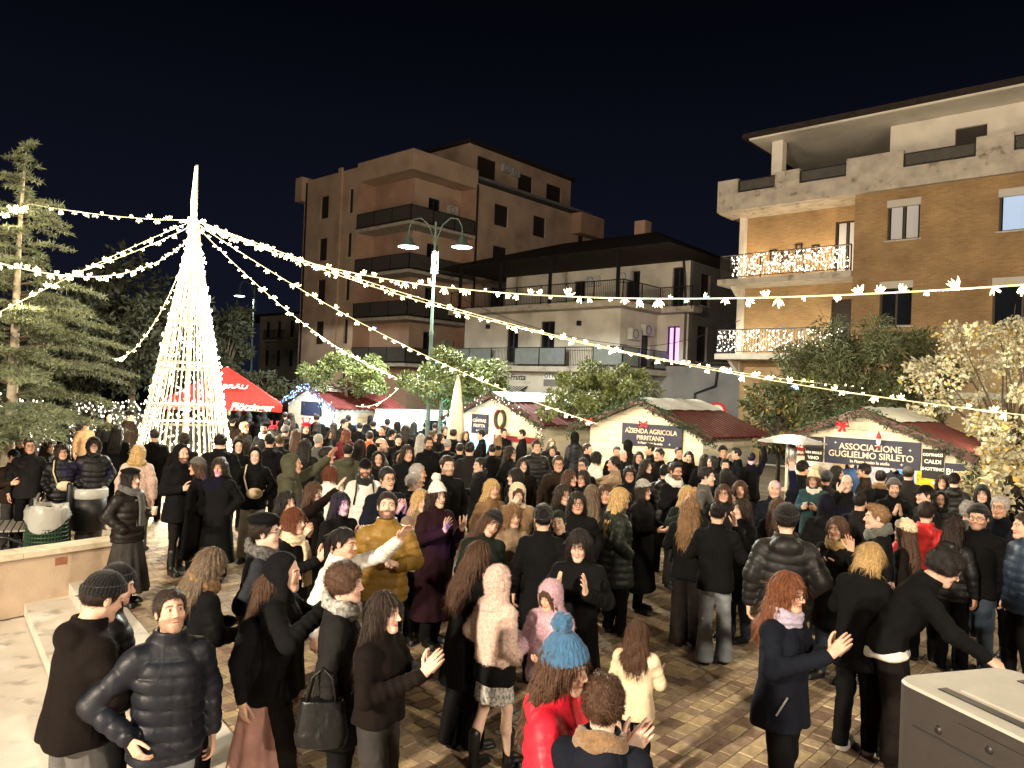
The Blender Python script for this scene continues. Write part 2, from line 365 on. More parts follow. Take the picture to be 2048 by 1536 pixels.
M['greenplastic'] = mat('green_plastic', (.022, .062, .032), .45, .4, var=.12, vscale=10)
M['clearbag'] = mat('clear_bag', (.75, .74, .68), .25, .5, alpha=.55, crease=1.0)
M['wood'] = mat('bench_wood', (.28, .26, .23), .7, .3, var=.25, vscale=20)
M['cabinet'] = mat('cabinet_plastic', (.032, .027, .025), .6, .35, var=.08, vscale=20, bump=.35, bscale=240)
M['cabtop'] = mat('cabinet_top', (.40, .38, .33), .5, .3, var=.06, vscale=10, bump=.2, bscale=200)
M['bulb'] = mat('bulb_glow', (1, .9, .7), .4, emit=(1, .80, .42), estr=5.0)
M['bulbw'] = mat('bulb_glow_cool', (1, .95, .85), .4, emit=(1, .95, .84), estr=4.6)
M['bulbo'] = mat('mast_glow', (1, .8, .5), .4, emit=(1, .66, .34), estr=4.0)
M['bulbs2'] = mat('bulb_glow_small', (1, .95, .85), .4, emit=(1, .87, .70), estr=3.0)
M['bulbblue'] = mat('bulb_glow_blue', (.4, .6, 1), .4, emit=(.18, .42, 1), estr=4.0)
M['cable'] = mat('lit_cable', (.75, .66, .42), .6, emit=(1, .78, .36), estr=.55)
M['conepipe'] = mat('cone_frame_pipe', (.20, .16, .09), .5, .3, metal=.1, emit=(1, .9, .68), estr=.20)
M['lampdisc'] = mat('lamp_diffuser', (1, 1, .95), .4, emit=(.98, 1, .86), estr=9.0)
M['cyan'] = mat('cyan_lit_glass', (.35, .65, .8), .3, .5, emit=(.16, .55, .9), estr=.55)
M['yellowposter'] = mat('yellow_poster', (.75, .58, .03), .6, .2, var=.5, vscale=9, dirt=(.75, .75, .70), dscale=7, dthr=(.6, .62))
M['beigeposter'] = mat('beige_poster', (.60, .42, .25), .6, .2, var=.1)
M['pinkposter'] = mat('pink_poster', (.75, .60, .58), .6, .2, var=.4, vscale=14)
M['blueposter'] = mat('blue_poster', (.12, .32, .6), .6, .2, var=.5, vscale=10, dirt=(.7, .3, .4), dscale=5, dthr=(.55, .6))
M['inner'] = mat('stall_inner_wall', (.70, .66, .6), .7, .2, var=.06)
M['red'] = mat('red_ornament', (.5, .02, .025), .5, .4)
M['terracotta'] = mat('terracotta', (.28, .12, .07), .8, .2, var=.2)
# ------------------------------------------------------------------ ground
SD = np.array([.61, -.79, 0]); SD /= np.linalg.norm(SD); SN = np.array([-SD[1]*-1, SD[0]*-1, 0]); SN = np.array([SD[1], -SD[0], 0])   # SN points to the lower, left side
S0 = np.array([-2.07, 5.38, 0]); W1 = np.array([-5.16, 10.7, 0]); WD = np.array([-.56, -.83, 0]); WD /= np.linalg.norm(WD)
def cross2(p, d, q, e):
    t = np.linalg.solve(np.array([[d[0], -e[0]], [d[1], -e[1]]]), (q-p)[:2]); return p+d*t[0]
WB = W1 + np.array([-.1, .06, 0])                      # boundary of the upper level runs just behind the wall face
S1 = cross2(S0, SD, WB, WD)
A0 = S0 + SD*4.5
g = MB().add([(-60, -40, -.31), (120, -40, -.31), (120, 60, -.31), (-60, 60, -.31)], [[0, 1, 2, 3]])
tag(g.build('ground', M['marble']), kind='structure')
WE = WB + WD*14
poly = [A0, S1, WE, np.array([-400, WE[1], 0]), np.array([-400, 900, 0]), np.array([500, 900, 0]), np.array([500, -40, 0]), np.array([A0[0], -40, 0])]
P = np.array(poly); n = len(P); lo = P.copy(); lo[:, 2] = -.305
P[:, 2] = -.012
me = bpy.data.meshes.new('plaza'); me.from_pydata([tuple(q) for q in P]+[tuple(q) for q in lo], [], [tuple(range(n))[::-1]] + [(i, (i+1) % n, n+(i+1) % n, n+i) for i in range(n)])
me.materials.append(brickmat('far_pavers', (.26, .20, .125), (.17, .12, .085), (.06, .048, .035), 1, .22, .15)); me.update()
plaza = tag(obj('plaza', me), kind='structure')
# paving stones
CD, CN = E2.copy(), E1.copy()                       # courses run along the street grid
PCOL = [(.40, .305, .175), (.36, .275, .165), (.30, .225, .145), (.27, .20, .135), (.22, .155, .11), (.32, .24, .16), (.19, .125, .09), (.42, .33, .20), (.25, .185, .125)]
pv = []
rg = random.Random(4)
c = -16.0
while c < 14:
    w = rg.choice((.118, .135, .15)); s = -4.0 + rg.uniform(0, .2)
    while s < 26:
        L_ = rg.choice((.12, .16, .16, .20, .20, .24))
        p = CN*(c+w/2) + CD*(s+L_/2)
        r = math.hypot(p[0], p[1])
        if p[1] > 3.2 and r < 17.5 and abs(p[0]) < .72*p[1]+.4:
            side = (p-S0)@SN
            if side < -.12 and (p-W1)@np.array([-WD[1], WD[0], 0])*1 < 999: pv.append((r, p, L_, w))
        s += L_
    c += w
pv.sort(key=lambda q: q[0])
def stone(L_, w, j=.0065, h=.012):
    a, b = L_/2-j/2, w/2-j/2; k = .006
    V = [(-a, -b, -.03), (a, -b, -.03), (a, b, -.03), (-a, b, -.03), (-a, -b, h-k), (a, -b, h-k), (a, b, h-k), (-a, b, h-k), (-a+k, -b+k, h), (a-k, -b+k, h), (a-k, b-k, h), (-a+k, b-k, h)]
    F = [(0, 1, 5, 4), (1, 2, 6, 5), (2, 3, 7, 6), (3, 0, 4, 7), (4, 5, 9, 8), (5, 6, 10, 9), (6, 7, 11, 10), (7, 4, 8, 11), (8, 9, 10, 11)]
    return np.array(V, float), np.array(F)
_st = {}
def inview(p):
    k = 1024 + 1520*p[0]/p[1]; vy = 782+(k-1024)*.04+1520*CAMH/p[1]; return 420 < k < 1790 and vy < 1530
near = 0; VV = []; FF = []; KK = []; nv = 0
rot = math.atan2(CD[1], CD[0]); cr, sr = math.cos(rot), math.sin(rot)
for r, p, L_, w in pv:
    col = PCOL[rg.randrange(len(PCOL))]; f = rg.uniform(.85, 1.18); col = tuple(q*f for q in col); dz = rg.uniform(-.003, .003)
    if near < 300 and inview(p):
        k = (L_, w)
        if k not in _st: _st[k] = mesh_np('paver', *[(lambda t: (t[0], [t[1]]))(stone(L_, w))][0], [M['paver']], False)
        o = obj('paver', _st[k], plaza, (p[0], p[1], dz-.012), rot, col); near += 1
    else:
        V, F = stone(L_, w); V = np.stack([V[:, 0]*cr-V[:, 1]*sr+p[0], V[:, 0]*sr+V[:, 1]*cr+p[1], V[:, 2]+dz-.012], 1)
        VV.append(V); FF.append(F+nv); nv += 12; KK.append(np.repeat(np.array(col)[None], 12, 0))
pf = obj('paver_field', mesh_np('paver_field', np.concatenate(VV), [np.concatenate(FF)], [M['pavers']], False, col=np.concatenate(KK)), plaza); pf['kind'] = 'stuff'
# steps down to the left landing
st = empty('stairs'); tag(st, kind='structure')
for i, (o0, o1, z0, z1) in enumerate(((-.34, .06, -.29, .012), (.06, .56, -.29, -.145))):
    m = MB(); a = A0 + SD*.2; b = S1 - SD*.12
    q = [a+SN*o0, b+SN*o0, b+SN*o1, a+SN*o1]
    V = [(p[0], p[1], z0) for p in q]+[(p[0], p[1], z1) for p in q]
    m.add(V, [[3, 2, 1, 0], [4, 5, 6, 7], [0, 1, 5, 4], [1, 2, 6, 5], [2, 3, 7, 6], [3, 0, 4, 7]]); m.build('step', M['marble'], st)
# low wall with coping
lw = empty('low_wall', tuple(W1)); tag(lw, 'low orange stucco wall with pale stone coping beside the marble steps', 'wall')
wn = np.array([WD[1], -WD[0], 0]); wn = wn if wn[1] < 0 or True else -wn
if wn@np.array([1, -1, 0]) < 0: wn = -wn                    # towards the camera side
def wbox(m, s0, s1, d0, d1, z0, z1):
    q = [WD*s0+wn*d0, WD*s1+wn*d0, WD*s1+wn*d1, WD*s0+wn*d1]
    m.add([(p[0], p[1], z0) for p in q]+[(p[0], p[1], z1) for p in q], [[3, 2, 1, 0], [4, 5, 6, 7], [0, 1, 5, 4], [1, 2, 6, 5], [2, 3, 7, 6], [3, 0, 4, 7]]); return m
wbox(MB(), 0, 13.5, -.26, 0, -.29, .43).build('wall_body', M['stonewall'], lw)
for k in range(9): wbox(MB(), k*1.5-(.05 if k == 0 else 0), k*1.5+1.494, -.31, .05, .432, .50).build('coping_slab', M['coping'], lw)
wbox(MB(), .95, 1.10, -.005, .004, .27, .37).build('vent', M['terracotta'], lw)
# ------------------------------------------------------------------ facade tools (local frame: x along the street, y away from the plaza)
def facade(parent, name, O, U, N, L_, z0, z1, ops, m, depth=.16):
    O = np.array(O, float); U = np.array(U, float); N = np.array(N, float); mb = MB(); Z = np.array([0, 0, 1.])
    xs = sorted({0, L_, *[o[0] for o in ops], *[o[1] for o in ops]}); zs = sorted({z0, z1, *[o[2] for o in ops], *[o[3] for o in ops]})
    flip = np.cross(U, Z)@N < 0
    def q(a, b, c, d):
        mb.add([a, b, c, d] if not flip else [d, c, b, a], [[0, 1, 2, 3]])
    for i in range(len(xs)-1):
        for j in range(len(zs)-1):
            cx, cz = (xs[i]+xs[i+1])/2, (zs[j]+zs[j+1])/2
            if any(o[0] < cx < o[1] and o[2] < cz < o[3] for o in ops): continue
            q(O+U*xs[i]+Z*zs[j], O+U*xs[i+1]+Z*zs[j], O+U*xs[i+1]+Z*zs[j+1], O+U*xs[i]+Z*zs[j+1])
    for a, b, c, d in [o[:4] for o in ops]:
        p = [O+U*a+Z*c, O+U*b+Z*c, O+U*b+Z*d, O+U*a+Z*d]
        for k in range(4):
            e, f = p[k], p[(k+1) % 4]; q(f, e, e-N*depth, f-N*depth)
    return mb.build(name, m, parent)
def fbox(mb, O, U, N, s0, s1, n0, n1, z0, z1):
    O = np.array(O, float); U = np.array(U, float); N = np.array(N, float)
    q = [O+U*s0+N*n0, O+U*s1+N*n0, O+U*s1+N*n1, O+U*s0+N*n1]
    return mb.add([(p[0], p[1], z0) for p in q]+[(p[0], p[1], z1) for p in q], [[3, 2, 1, 0], [4, 5, 6, 7], [0, 1, 5, 4], [1, 2, 6, 5], [2, 3, 7, 6], [3, 0, 4, 7]])
def window(parent, O, U, N, op, kind='shutter', depth=.16):
    a, b, c, d = op[:4]
    if kind == 'shutter':
        w = fbox(MB(), O, U, N, a-.01, b+.01, -depth-.05, -depth+.02, c-.01, d+.01).build('window', M['shutter'], parent)
        m = MB()
        for k in range(int((d-c)/.12)): fbox(m, O, U, N, a+.02, b-.02, -depth+.02, -depth+.035, c+.02+k*.12, c+.105+k*.12)
        m.build('slats', M['shutter'], w)['kind'] = 'stuff'
        fbox(MB(), O, U, N, a-.07, b+.07, -.1, .08, c-.05, c).build('sill', M['slab'], w)
        return w
    if kind == 'door': mt = M['shutter']
    w = fbox(MB(), O, U, N, a-.01, b+.01, -depth-.06, -depth, c-.01, d+.01).build('door' if kind == 'door' else 'window', M['shutter'] if kind == 'door' else M['glass'], parent)
    m = MB(); t = .055
    for s0, s1, za, zb in ((a, a+t, c, d), (b-t, b, c, d), ((a+b)/2-t*.6, (a+b)/2+t*.6, c+t, d-t), (a+t, b-t, c, c+t), (a+t, b-t, d-t, d)): fbox(m, O, U, N, s0, s1, -depth+.001, -depth+.035, za, zb)
    m.build('frame', M['frame'], w)
    if kind in ('curtain', 'curtlit', 'pinklit'):
        for s0, s1 in ((a+.1, (a+b)/2-.07), ((a+b)/2+.07, b-.09)):
            fbox(MB(), O, U, N, s0, s1, -depth+.002, -depth+.012, c+.07, d-.07).build('curtain', M[kind if kind != 'curtain' else 'curtain'], w)
    if kind != 'door': fbox(MB(), O, U, N, a-.08, b+.08, -.1, .1, c-.06, c).build('sill', M['slab'], w)
    return w
def railing(parent, pts, z, h=1.0, panel=None, gap=.11, bulge=False):
    """posts and rails joined, balusters joined; panels between the posts when asked"""
    rl = MB(); bl = MB()
    r = None
    for p, q in zip(pts[:-1], pts[1:]):
        p = np.array(p, float); q = np.array(q, float); L_ = np.linalg.norm(q-p); k = max(1, round(L_/1.7))
        Z = np.array([0, 0, 1.])
        rl.bar(p+Z*(z+h), q+Z*(z+h), .05, .045); rl.bar(p+Z*(z+.08), q+Z*(z+.08), .035, .03)
        for i in range(k+1): e = p+(q-p)*i/k; rl.bar(e+Z*(z-.15), e+Z*(z+h), .045)
        for i in range(1, int(L_/gap)):
            e = p+(q-p)*i*gap/L_; bl.bar(e+Z*(z+.09), e+Z*(z+h-.02), .016)
    r = rl.build('railing', M['metal'], parent); bl.build('balusters', M['metal'], r)['kind'] = 'stuff'
    if panel:
        for p, q in zip(pts[:-1], pts[1:]):
            p = np.array(p, float); q = np.array(q, float); L_ = np.linalg.norm(q-p); k = max(1, round(L_/1.7))
            for i in range(k):
                if (i*7+int(L_)) % 3 == 2 and panel == 'panel': continue
                a = p+(q-p)*(i/k)+(q-p)/L_*.04; b = p+(q-p)*((i+1)/k)-(q-p)/L_*.04
                MB().bar(a+np.array([0, 0, z+.54*h]), b+np.array([0, 0, z+.54*h]), .02, .84*h).build('railing_panel', M[panel], r)
    return r
def ac_unit(parent, O, U, N, s, z):
    o = fbox(MB(), O, U, N, s-.42, s+.42, .06, .36, z, z+.58).build('air_conditioner', M['ac'], parent)
    th = np.linspace(0, 2*np.pi, 17); O = np.array(O, float); U = np.array(U, float); N = np.array(N, float); c_ = O+U*(s-.1)+N*.362+np.array([0, 0, z+.29])
    MB().tube([c_+U*.22*math.cos(t)+np.array([0, 0, .22*math.sin(t)]) for t in th], .018, 4, False).build('fan_grille', M['metal'], o)
X_, Y_, NX, NY = np.array([1., 0, 0]), np.array([0, 1., 0]), np.array([1., 0, 0]), np.array([0, -1., 0])
def building(a, b, label):
    o = empty('apartment_building', tuple(g2w(a, b)), -GA); tag(o, label, 'building'); return o
# ---- rose apartment block
B = building(-38.6, 32.3, 'tall rose plastered apartment block with dark corner balconies and shuttered windows')
fz = [1.2+3.1*k for k in range(5)]
sl = [4.3, 7.4, 10.5, 13.7]
opsF = [(s0, s1, z, z+dz) for z in (15.0, 11.85, 8.75, 5.65, 2.5) for s0, s1, dz in ((2.2, 3.25, 1.7), (5.75, 6.25, 1.75))]
facade(B, 'wall', (-12.7, 0, 0), X_, NY, 6.85, 0, 18.2, opsF, M['pink'])
for o in opsF: window(B, (-12.7, 0, 0), X_, NY, o)
fbox(MB(), (-12.7, 0, 0), X_, NY, 4.55, 4.95, 0, .16, 0, 18.45).build('pilaster', M['pink'], B)
fbox(MB(), (-12.7, 0, 0), X_, NY, -.55, .35, -.6, .5, 16.6, 18.42).build('cornice_block', M['pink'], B)
opsS = [(s0, s0+1.5, z, z+1.6) for z in (14.9, 11.8, 8.7, 5.6) for s0 in (2.0, 6.4)] + [(12.2, 13.0, 14.0, 16.2)]
facade(B, 'wall', (0, 5.9, 0), Y_, NX, 14.1, 0, 17.55, opsS, M['pink'])
for o in opsS: window(B, (0, 5.9, 0), Y_, NX, o)
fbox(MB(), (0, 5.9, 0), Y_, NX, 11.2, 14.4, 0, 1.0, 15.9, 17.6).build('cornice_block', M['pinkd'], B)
opL = [(2.2, 3.1, z+.02, z+2.2) for z in sl[:0]]
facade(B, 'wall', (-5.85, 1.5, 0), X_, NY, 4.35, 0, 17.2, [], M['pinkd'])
ops2 = [(1.3, 2.4, z+.05, z+2.35) for z in sl]
facade(B, 'wall', (-1.5, 1.5, 0), Y_, NX, 4.4, 0, 17.2, ops2, M['pink'])
for o in ops2: window(B, (-1.5, 1.5, 0), Y_, NX, o, 'glass')
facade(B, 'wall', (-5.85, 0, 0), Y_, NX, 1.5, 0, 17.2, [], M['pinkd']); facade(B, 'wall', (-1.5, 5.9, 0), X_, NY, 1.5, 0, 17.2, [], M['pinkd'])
m = MB(); m.box((-6.0, -.03, 17.1), (.03, 1.6, 18.45)); m.box((-1.6, 1.6, 17.1), (.03, 6.05, 18.45)); m.build('parapet', M['pink'], B)
for z in sl:
    m = MB(); m.box((-5.85, -.12, z-.22), (.12, 1.5, z)); m.box((-1.5, 1.5, z-.22), (.12, 5.9, z)); m.build('balcony_slab', M['shutter'] if z < 0 else M['slab'], B)
    railing(B, [(-5.8, -.06, 0), (.06, -.06, 0), (.06, 5.85, 0)], z, 1.05, 'panel_dark')
MB().box((-12.7, .01, 17.9), (-.01, 20, 18.1)).build('roof', M['greywall'], B)
opsP = [(.9, 3.0, 19.0, 20.6), (5.6, 7.4, 19.0, 20.4), (9.2, 11.2, 19.0, 20.4)]
facade(B, 'penthouse_wall', (-2.5, 7.5, 0), Y_, NX, 12.5, 18, 21.3, opsP, M['pink'])
for o in opsP: window(B, (-2.5, 7.5, 0), Y_, NX, o)
facade(B, 'penthouse_wall', (-8, 7.5, 0), X_, NY, 5.5, 18, 21.3, [], M['pink'])
MB().box((-8.4, 7.1, 21.3), (-2.1, 20.3, 21.5)).build('penthouse_roof', M['rooftile'], B)
for s, z in ((3.9, 20.0), (5.0, 19.9)): ac_unit(B, (-2.5, 7.5, 0), Y_, NX, s, z)
ac_unit(B, (-1.5, 1.5, 0), Y_, NX, 3.4, 15.2); ac_unit(B, (-1.5, 1.5, 0), Y_, NX, 3.4, 5.6)
MB().tube([(.1, 5.98, 17.4), (.1, 5.98, .2)], .07, 6).build('drainpipe', M['metal'], B)
MB().tube([(-12.3, -.1, 18.0), (-12.3, -.1, .2)], .07, 6).build('drainpipe', M['metal'], B)
# ---- white terraced house with shops
B = building(-21.5, 31.8, 'white two storey house with roofed terrace, balconies and shops below')
o1 = [(3.4, 4.3, 4.35, 6.5), (5.9, 6.9, 4.35, 6.6)]
sh = [(1.2, 3.2, .1, 2.5), (4.6, 7.2, .1, 2.5), (8.4, 10.4, .1, 2.5)]
facade(B, 'wall', (-11.1, 0, 0), X_, NY, 11.1, 0, 7.2, o1+sh, M['white'])
window(B, (-11.1, 0, 0), X_, NY, o1[0], 'glass'); window(B, (-11.1, 0, 0), X_, NY, o1[1], 'glass')
for o in sh: fbox(MB(), (-11.1, 0, 0), X_, NY, o[0], o[1], -.2, -.15, o[2], o[3]).build('shop_window', M['cyan'] if o[0] < 2 else M['glass'], B)
facade(B, 'wall', (0, 0, 0), Y_, NX, 3.5, 0, 7.2, [(2.0, 2.8, 4.3, 6.4)], M['white']); window(B, (0, 0, 0), Y_, NX, (2.0, 2.8, 4.3, 6.4), 'glass')
u1 = [(5.4, 6.2, 7.5, 9.3), (9.0, 9.9, 7.5, 9.6), (11.9, 12.6, 7.5, 9.6)]
facade(B, 'wall', (-11.1, 3.5, 0), X_, NY, 12.95, 0, 10.1, u1+[(11.7, 12.45, 4.3, 6.5), (11.3, 12.4, .1, 2.6)], M['white'])
for o in u1: window(B, (-11.1, 3.5, 0), X_, NY, o, 'glass')
window(B, (-11.1, 3.5, 0), X_, NY, (11.7, 12.45, 4.3, 6.5), 'pinklit'); window(B, (-11.1, 3.5, 0), X_, NY, (11.3, 12.4, .1, 2.6), 'door')
sw = [(1.2, 2.2, 7.7, 9.4), (1.0, 2.1, 4.7, 6.6), (4.0, 5.1, 4.7, 6.6), (2.0, 3.2, .1, 2.5)]
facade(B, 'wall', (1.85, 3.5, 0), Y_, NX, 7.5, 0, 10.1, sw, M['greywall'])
for o in sw: window(B, (1.85, 3.5, 0), Y_, NX, o, 'shutter')
for (x, y, z) in ((-4.2, 3.5, 8.9), (-2.0, 3.5, 9.0)): ac_unit(B, (0, 3.5, 0), X_, NY, x, z)
ac_unit(B, (0, 0, 0), Y_, NX, 1.0, 5.6); ac_unit(B, (0, 0, 0), Y_, NX, 2.2, 5.9)
m = MB(); m.box((-11.6, -.95, 7.12), (.75, 3.5, 7.42)); m.box((.75, 2.6, 7.121), (2.6, 3.5, 7.419)); m.build('balcony_slab', M['slab'], B)
railing(B, [(-11.5, -.85, 0), (.65, -.85, 0), (.65, 2.6, 0), (2.5, 2.6, 0)], 7.42, 1.0)
m = MB(); m.box((-11.6, -1.0, 3.85), (.9, 0, 4.12)); m.box((.002, .0, 3.851), (.9, 3.5, 4.119)); m.build('balcony_slab', M['slab'], B)
railing(B, [(-11.5, -.9, 0), (.8, -.9, 0), (.8, 3.4, 0)], 4.12, 1.0, 'panel')
rf = MB(); E = [(-12.6, -1.2, 9.9), (3.3, -1.2, 9.9), (3.3, 11.5, 9.9), (-12.6, 11.5, 9.9), (-8, 5, 12.0), (-1.2, 5, 12.0)]
rf.add(E, [[0, 1, 5, 4], [2, 3, 4, 5], [3, 2, 1, 0]]); rf.add(E, [[1, 2, 5], [3, 0, 4]]); rb = rf.build('roof', M['rooftile'], B)
MB().box((-3.0, 5.5, 11.6), (-2.3, 6.2, 12.9)).build('chimney', M['pinkd'], rb)
for x in (-10.8, -7.6, -4.0, .3): MB().bar((x, -.8, 7.4), (x, -.8, 9.95), .14).build('roof_post', M['metal'], B)
MB().tube([(1.5, 3.38, 9.9), (1.6, 3.35, 9.2), (1.72, 3.42, 7.0), (1.72, 3.42, .2)], .06, 6).build('drainpipe', M['metal'], B)
def text_mesh(txt, size, m, ext=.004, shear=0, off=0, align='CENTER', sx=1.0):
    c_ = bpy.data.curves.new('lettering', 'FONT'); c_.body = txt; c_.size = size; c_.extrude = ext; c_.shear = shear; c_.offset = off; c_.align_x = align; c_.align_y = 'CENTER'; c_.resolution_u = 3
    o = bpy.data.objects.new('t', c_); COL.objects.link(o); dg = bpy.context.evaluated_depsgraph_get(); me = bpy.data.meshes.new_from_object(o.evaluated_get(dg)); bpy.data.objects.remove(o); bpy.data.curves.remove(c_)
    me.materials.clear(); me.materials.append(m)
    if sx != 1: me.transform(Matrix.Diagonal((sx, 1, 1, 1)))
    return me
def put_text(parent, txt, size, m, loc, shear=0, off=0, rx=90, sx=1.0, name='lettering', rz=0, ry=0):
    o = obj(name, text_mesh(txt, size, m, shear=shear, off=off, sx=sx), parent, loc); o.rotation_euler = (R(rx), R(ry), R(rz)); return o
sg = MB().box((-8.0, -.10, 3.25), (-5.75, -.02, 3.82)).build('shop_sign', M['white'], B); put_text(sg, 'al-Frutta', .46, M['letterd'], (-6.85, -.112, 3.53), .25, .008)
for k in range(8): MB().add([(-7.7+k*.22, -.03, 3.05), (-7.59+k*.22, -.03, 3.05), (-7.59+k*.22, -.9, 2.65), (-7.7+k*.22, -.9, 2.65)], [[0, 1, 2, 3]]).build('awning_stripe', M['letterw'], sg)
MB().add([(-7.8, -.02, 3.04), (-5.9, -.02, 3.04), (-5.9, -.89, 2.64), (-7.8, -.89, 2.64)], [[0, 1, 2, 3]]).build('awning', M['black_board'], sg)
s2 = MB().box((-4.75, -.10, 3.1), (-2.0, -.02, 3.82)).build('shop_sign', M['greywall'], B); MB().box((-4.75, -.115, 3.46), (-3.45, -.102, 3.82)).build('upper_band', M['letterw'], s2)
put_text(s2, 'OTTICA', .33, M['letterd'], (-4.1, -.125, 3.64), 0, .006); MB().add([(-3.45, -.115, 3.45), (-2.0, -.115, 3.15), (-2.0, -.115, 3.78)], [[0, 1, 2]]).build('pale_arrow', M['letterw'], s2); put_text(s2, 'IVA', .32, M['letterd'], (-2.4, -.125, 3.46), 0, .006)
for x in (-9.2, -2.6): MB().box((x, -.2, 6.3), (x+.18, 0, 6.55)).build('wall_lantern', M['metal'], B)
# ---- brick house on the right
B = building(-9.82, 30.0, 'yellow brick house with white crenellated roof terrace and lit balconies')
ow = [(1.17, 2.27, 8.85, 10.3), (4.7, 6.4, 8.8, 10.2), (1.0, 2.1, 5.7, 7.3), (4.6, 6.3, 5.6, 7.2)]
facade(B, 'wall', (0, 0, 0), X_, NY, 12, 3.3, 10.8, ow, M['brick']); facade(B, 'wall', (0, 0, 0), X_, NY, 12, 0, 3.3, [(1.0, 2.8, .1, 2.5)], M['brick'])
for o, k in zip(ow, ('curtain', 'curtlit', 'glass', 'glass')):
    window(B, (0, 0, 0), X_, NY, o, k); fbox(MB(), (0, 0, 0), X_, NY, o[0]-.02, o[1]+.02, -.12, .03, o[3]-.22, o[3]+.04).build('shutter_box', M['wframe'], B)
MB().box((-.06, -.12, 3.1), (12, -.002, 3.32)).build('string_course', M['slab'], B)
facade(B, 'wall', (0, 0, 0), Y_, -NX, 1.3, 0, 10.8, [], M['brick'])
od = [(3.85, 4.75, 7.9, 10.1), (3.8, 4.7, 4.75, 6.95), (1.0, 2.6, .1, 2.4)]
facade(B, 'wall', (-5, 1.3, 0), X_, NY, 5, 0, 10.8, od, M['brick']); window(B, (-5, 1.3, 0), X_, NY, od[0], 'curtain'); window(B, (-5, 1.3, 0), X_, NY, od[1], 'shutter'); window(B, (-5, 1.3, 0), X_, NY, od[2], 'shutter')
facade(B, 'wall', (-5, 1.3, 0), Y_, -NX, 9, 0, 10.8, [], M['brick']); MB().box((-5.12, 1.0, 4.0), (-4.9, 1.29, 10.7)).build('corner_pilaster', M['white'], B)
for z in (7.85, 4.7):
    MB().box((-5.5, -.15, z-.24), (-.01, 1.3, z)).build('balcony_slab', M['slab'], B); railing(B, [(-5.42, 1.25, 0), (-5.42, -.07, 0), (-.05, -.07, 0)], z, 1.0)
    MB().add([(-5.1, 1.29, z-.25), (-5.1, .2, z-.25), (-5.1, 1.29, z-.95), (-4.95, 1.29, z-.25), (-4.95, .2, z-.25), (-4.95, 1.29, z-.95)], [[0, 1, 2], [5, 4, 3]]).add([(-5.1, .2, z-.25), (-5.1, 1.29, z-.95), (-4.95, 1.29, z-.95), (-4.95, .2, z-.25)], [[0, 1, 2, 3]]).build('bracket', M['white'], B)
# crenellated parapet
pr = MB(); top = [(-5.6, -4.7, 12.05), (-4.7, -3.1, 11.45), (-3.1, -2.1, 12.05), (-2.1, -.3, 11.45), (-.3, 1.7, 12.1), (1.7, 4.0, 11.45), (4.0, 5.1, 12.1), (5.1, 7.8, 11.45), (7.8, 12, 12.1)]
for x0, x1, zt in top: pr.box((x0, -.22, 10.72), (x1-.001, .0, zt))
pr.box((-5.6, .0, 10.73), (-5.4, 6, 11.45)); pr.box((-5.6, .001, 10.68), (12, 1.32, 10.79)); pp = pr.build('parapet', M['parapet'], B)
for x0, x1, zt in top:
    if zt < 12: railing(B, [(x0+.02, -.12, 0), (x1-.02, -.12, 0)], 11.45, .5, 'panel_dark')
facade(B, 'penthouse_wall', (.9, .95, 0), X_, NY, 5.6, 10.8, 13.44, [(2.2, 3.2, 10.9, 12.9)], M['white']); window(B, (.9, .95, 0), X_, NY, (2.2, 3.2, 10.9, 12.9), 'shutter')
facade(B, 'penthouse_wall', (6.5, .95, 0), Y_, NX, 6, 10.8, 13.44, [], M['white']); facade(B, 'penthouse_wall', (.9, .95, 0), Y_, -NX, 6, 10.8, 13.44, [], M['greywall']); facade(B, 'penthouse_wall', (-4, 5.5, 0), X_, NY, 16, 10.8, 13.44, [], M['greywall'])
MB().box((-3.4, .1, 10.8), (-2.95, .5, 13.44)).build('terrace_pillar', M['white'], B); MB().box((9.0, .1, 10.8), (9.4, .5, 13.44)).build('terrace_pillar', M['white'], B)
r_ = MB(); r_.box((-4.1, -.55, 13.45), (12.5, 9, 13.53)); rr = r_.build('roof_soffit', M['white'], B)
MB().add([(-4.35, -.75, 13.535), (12.6, -.75, 13.535), (12.6, 9.2, 13.535), (-4.35, 9.2, 13.535), (-4.3, -.7, 13.72), (12.6, -.7, 13.72), (12.6, 4, 14.4), (0, 4, 14.4)], [[0, 1, 5, 4], [4, 5, 6, 7], [3, 2, 1, 0], [4, 7, 3, 0]]).build('roof', M['rooftile'], B)
for q, (x, z) in enumerate(((-3.7, 8.75), (-3.2, 8.62), (-2.6, 8.9), (-1.9, 8.78))):
    mm = MB(); mm.box((x-.16, 1.24, z), (x+.16, 1.29, z+.06)); mm.box((x-.16, 1.24, z+.16), (x+.16, 1.29, z+.2)); mm.box((x-.14, 1.24, z+.06), (x-.09, 1.29, z+.4)); mm.box((x+.09, 1.24, z+.06), (x+.14, 1.29, z+.4)); mm.box((x-.16, 1.24, z+.4), (x+.16, 1.29, z+.45)); mm.build('wall_ornament', M['metal'], B)
B_brick = B
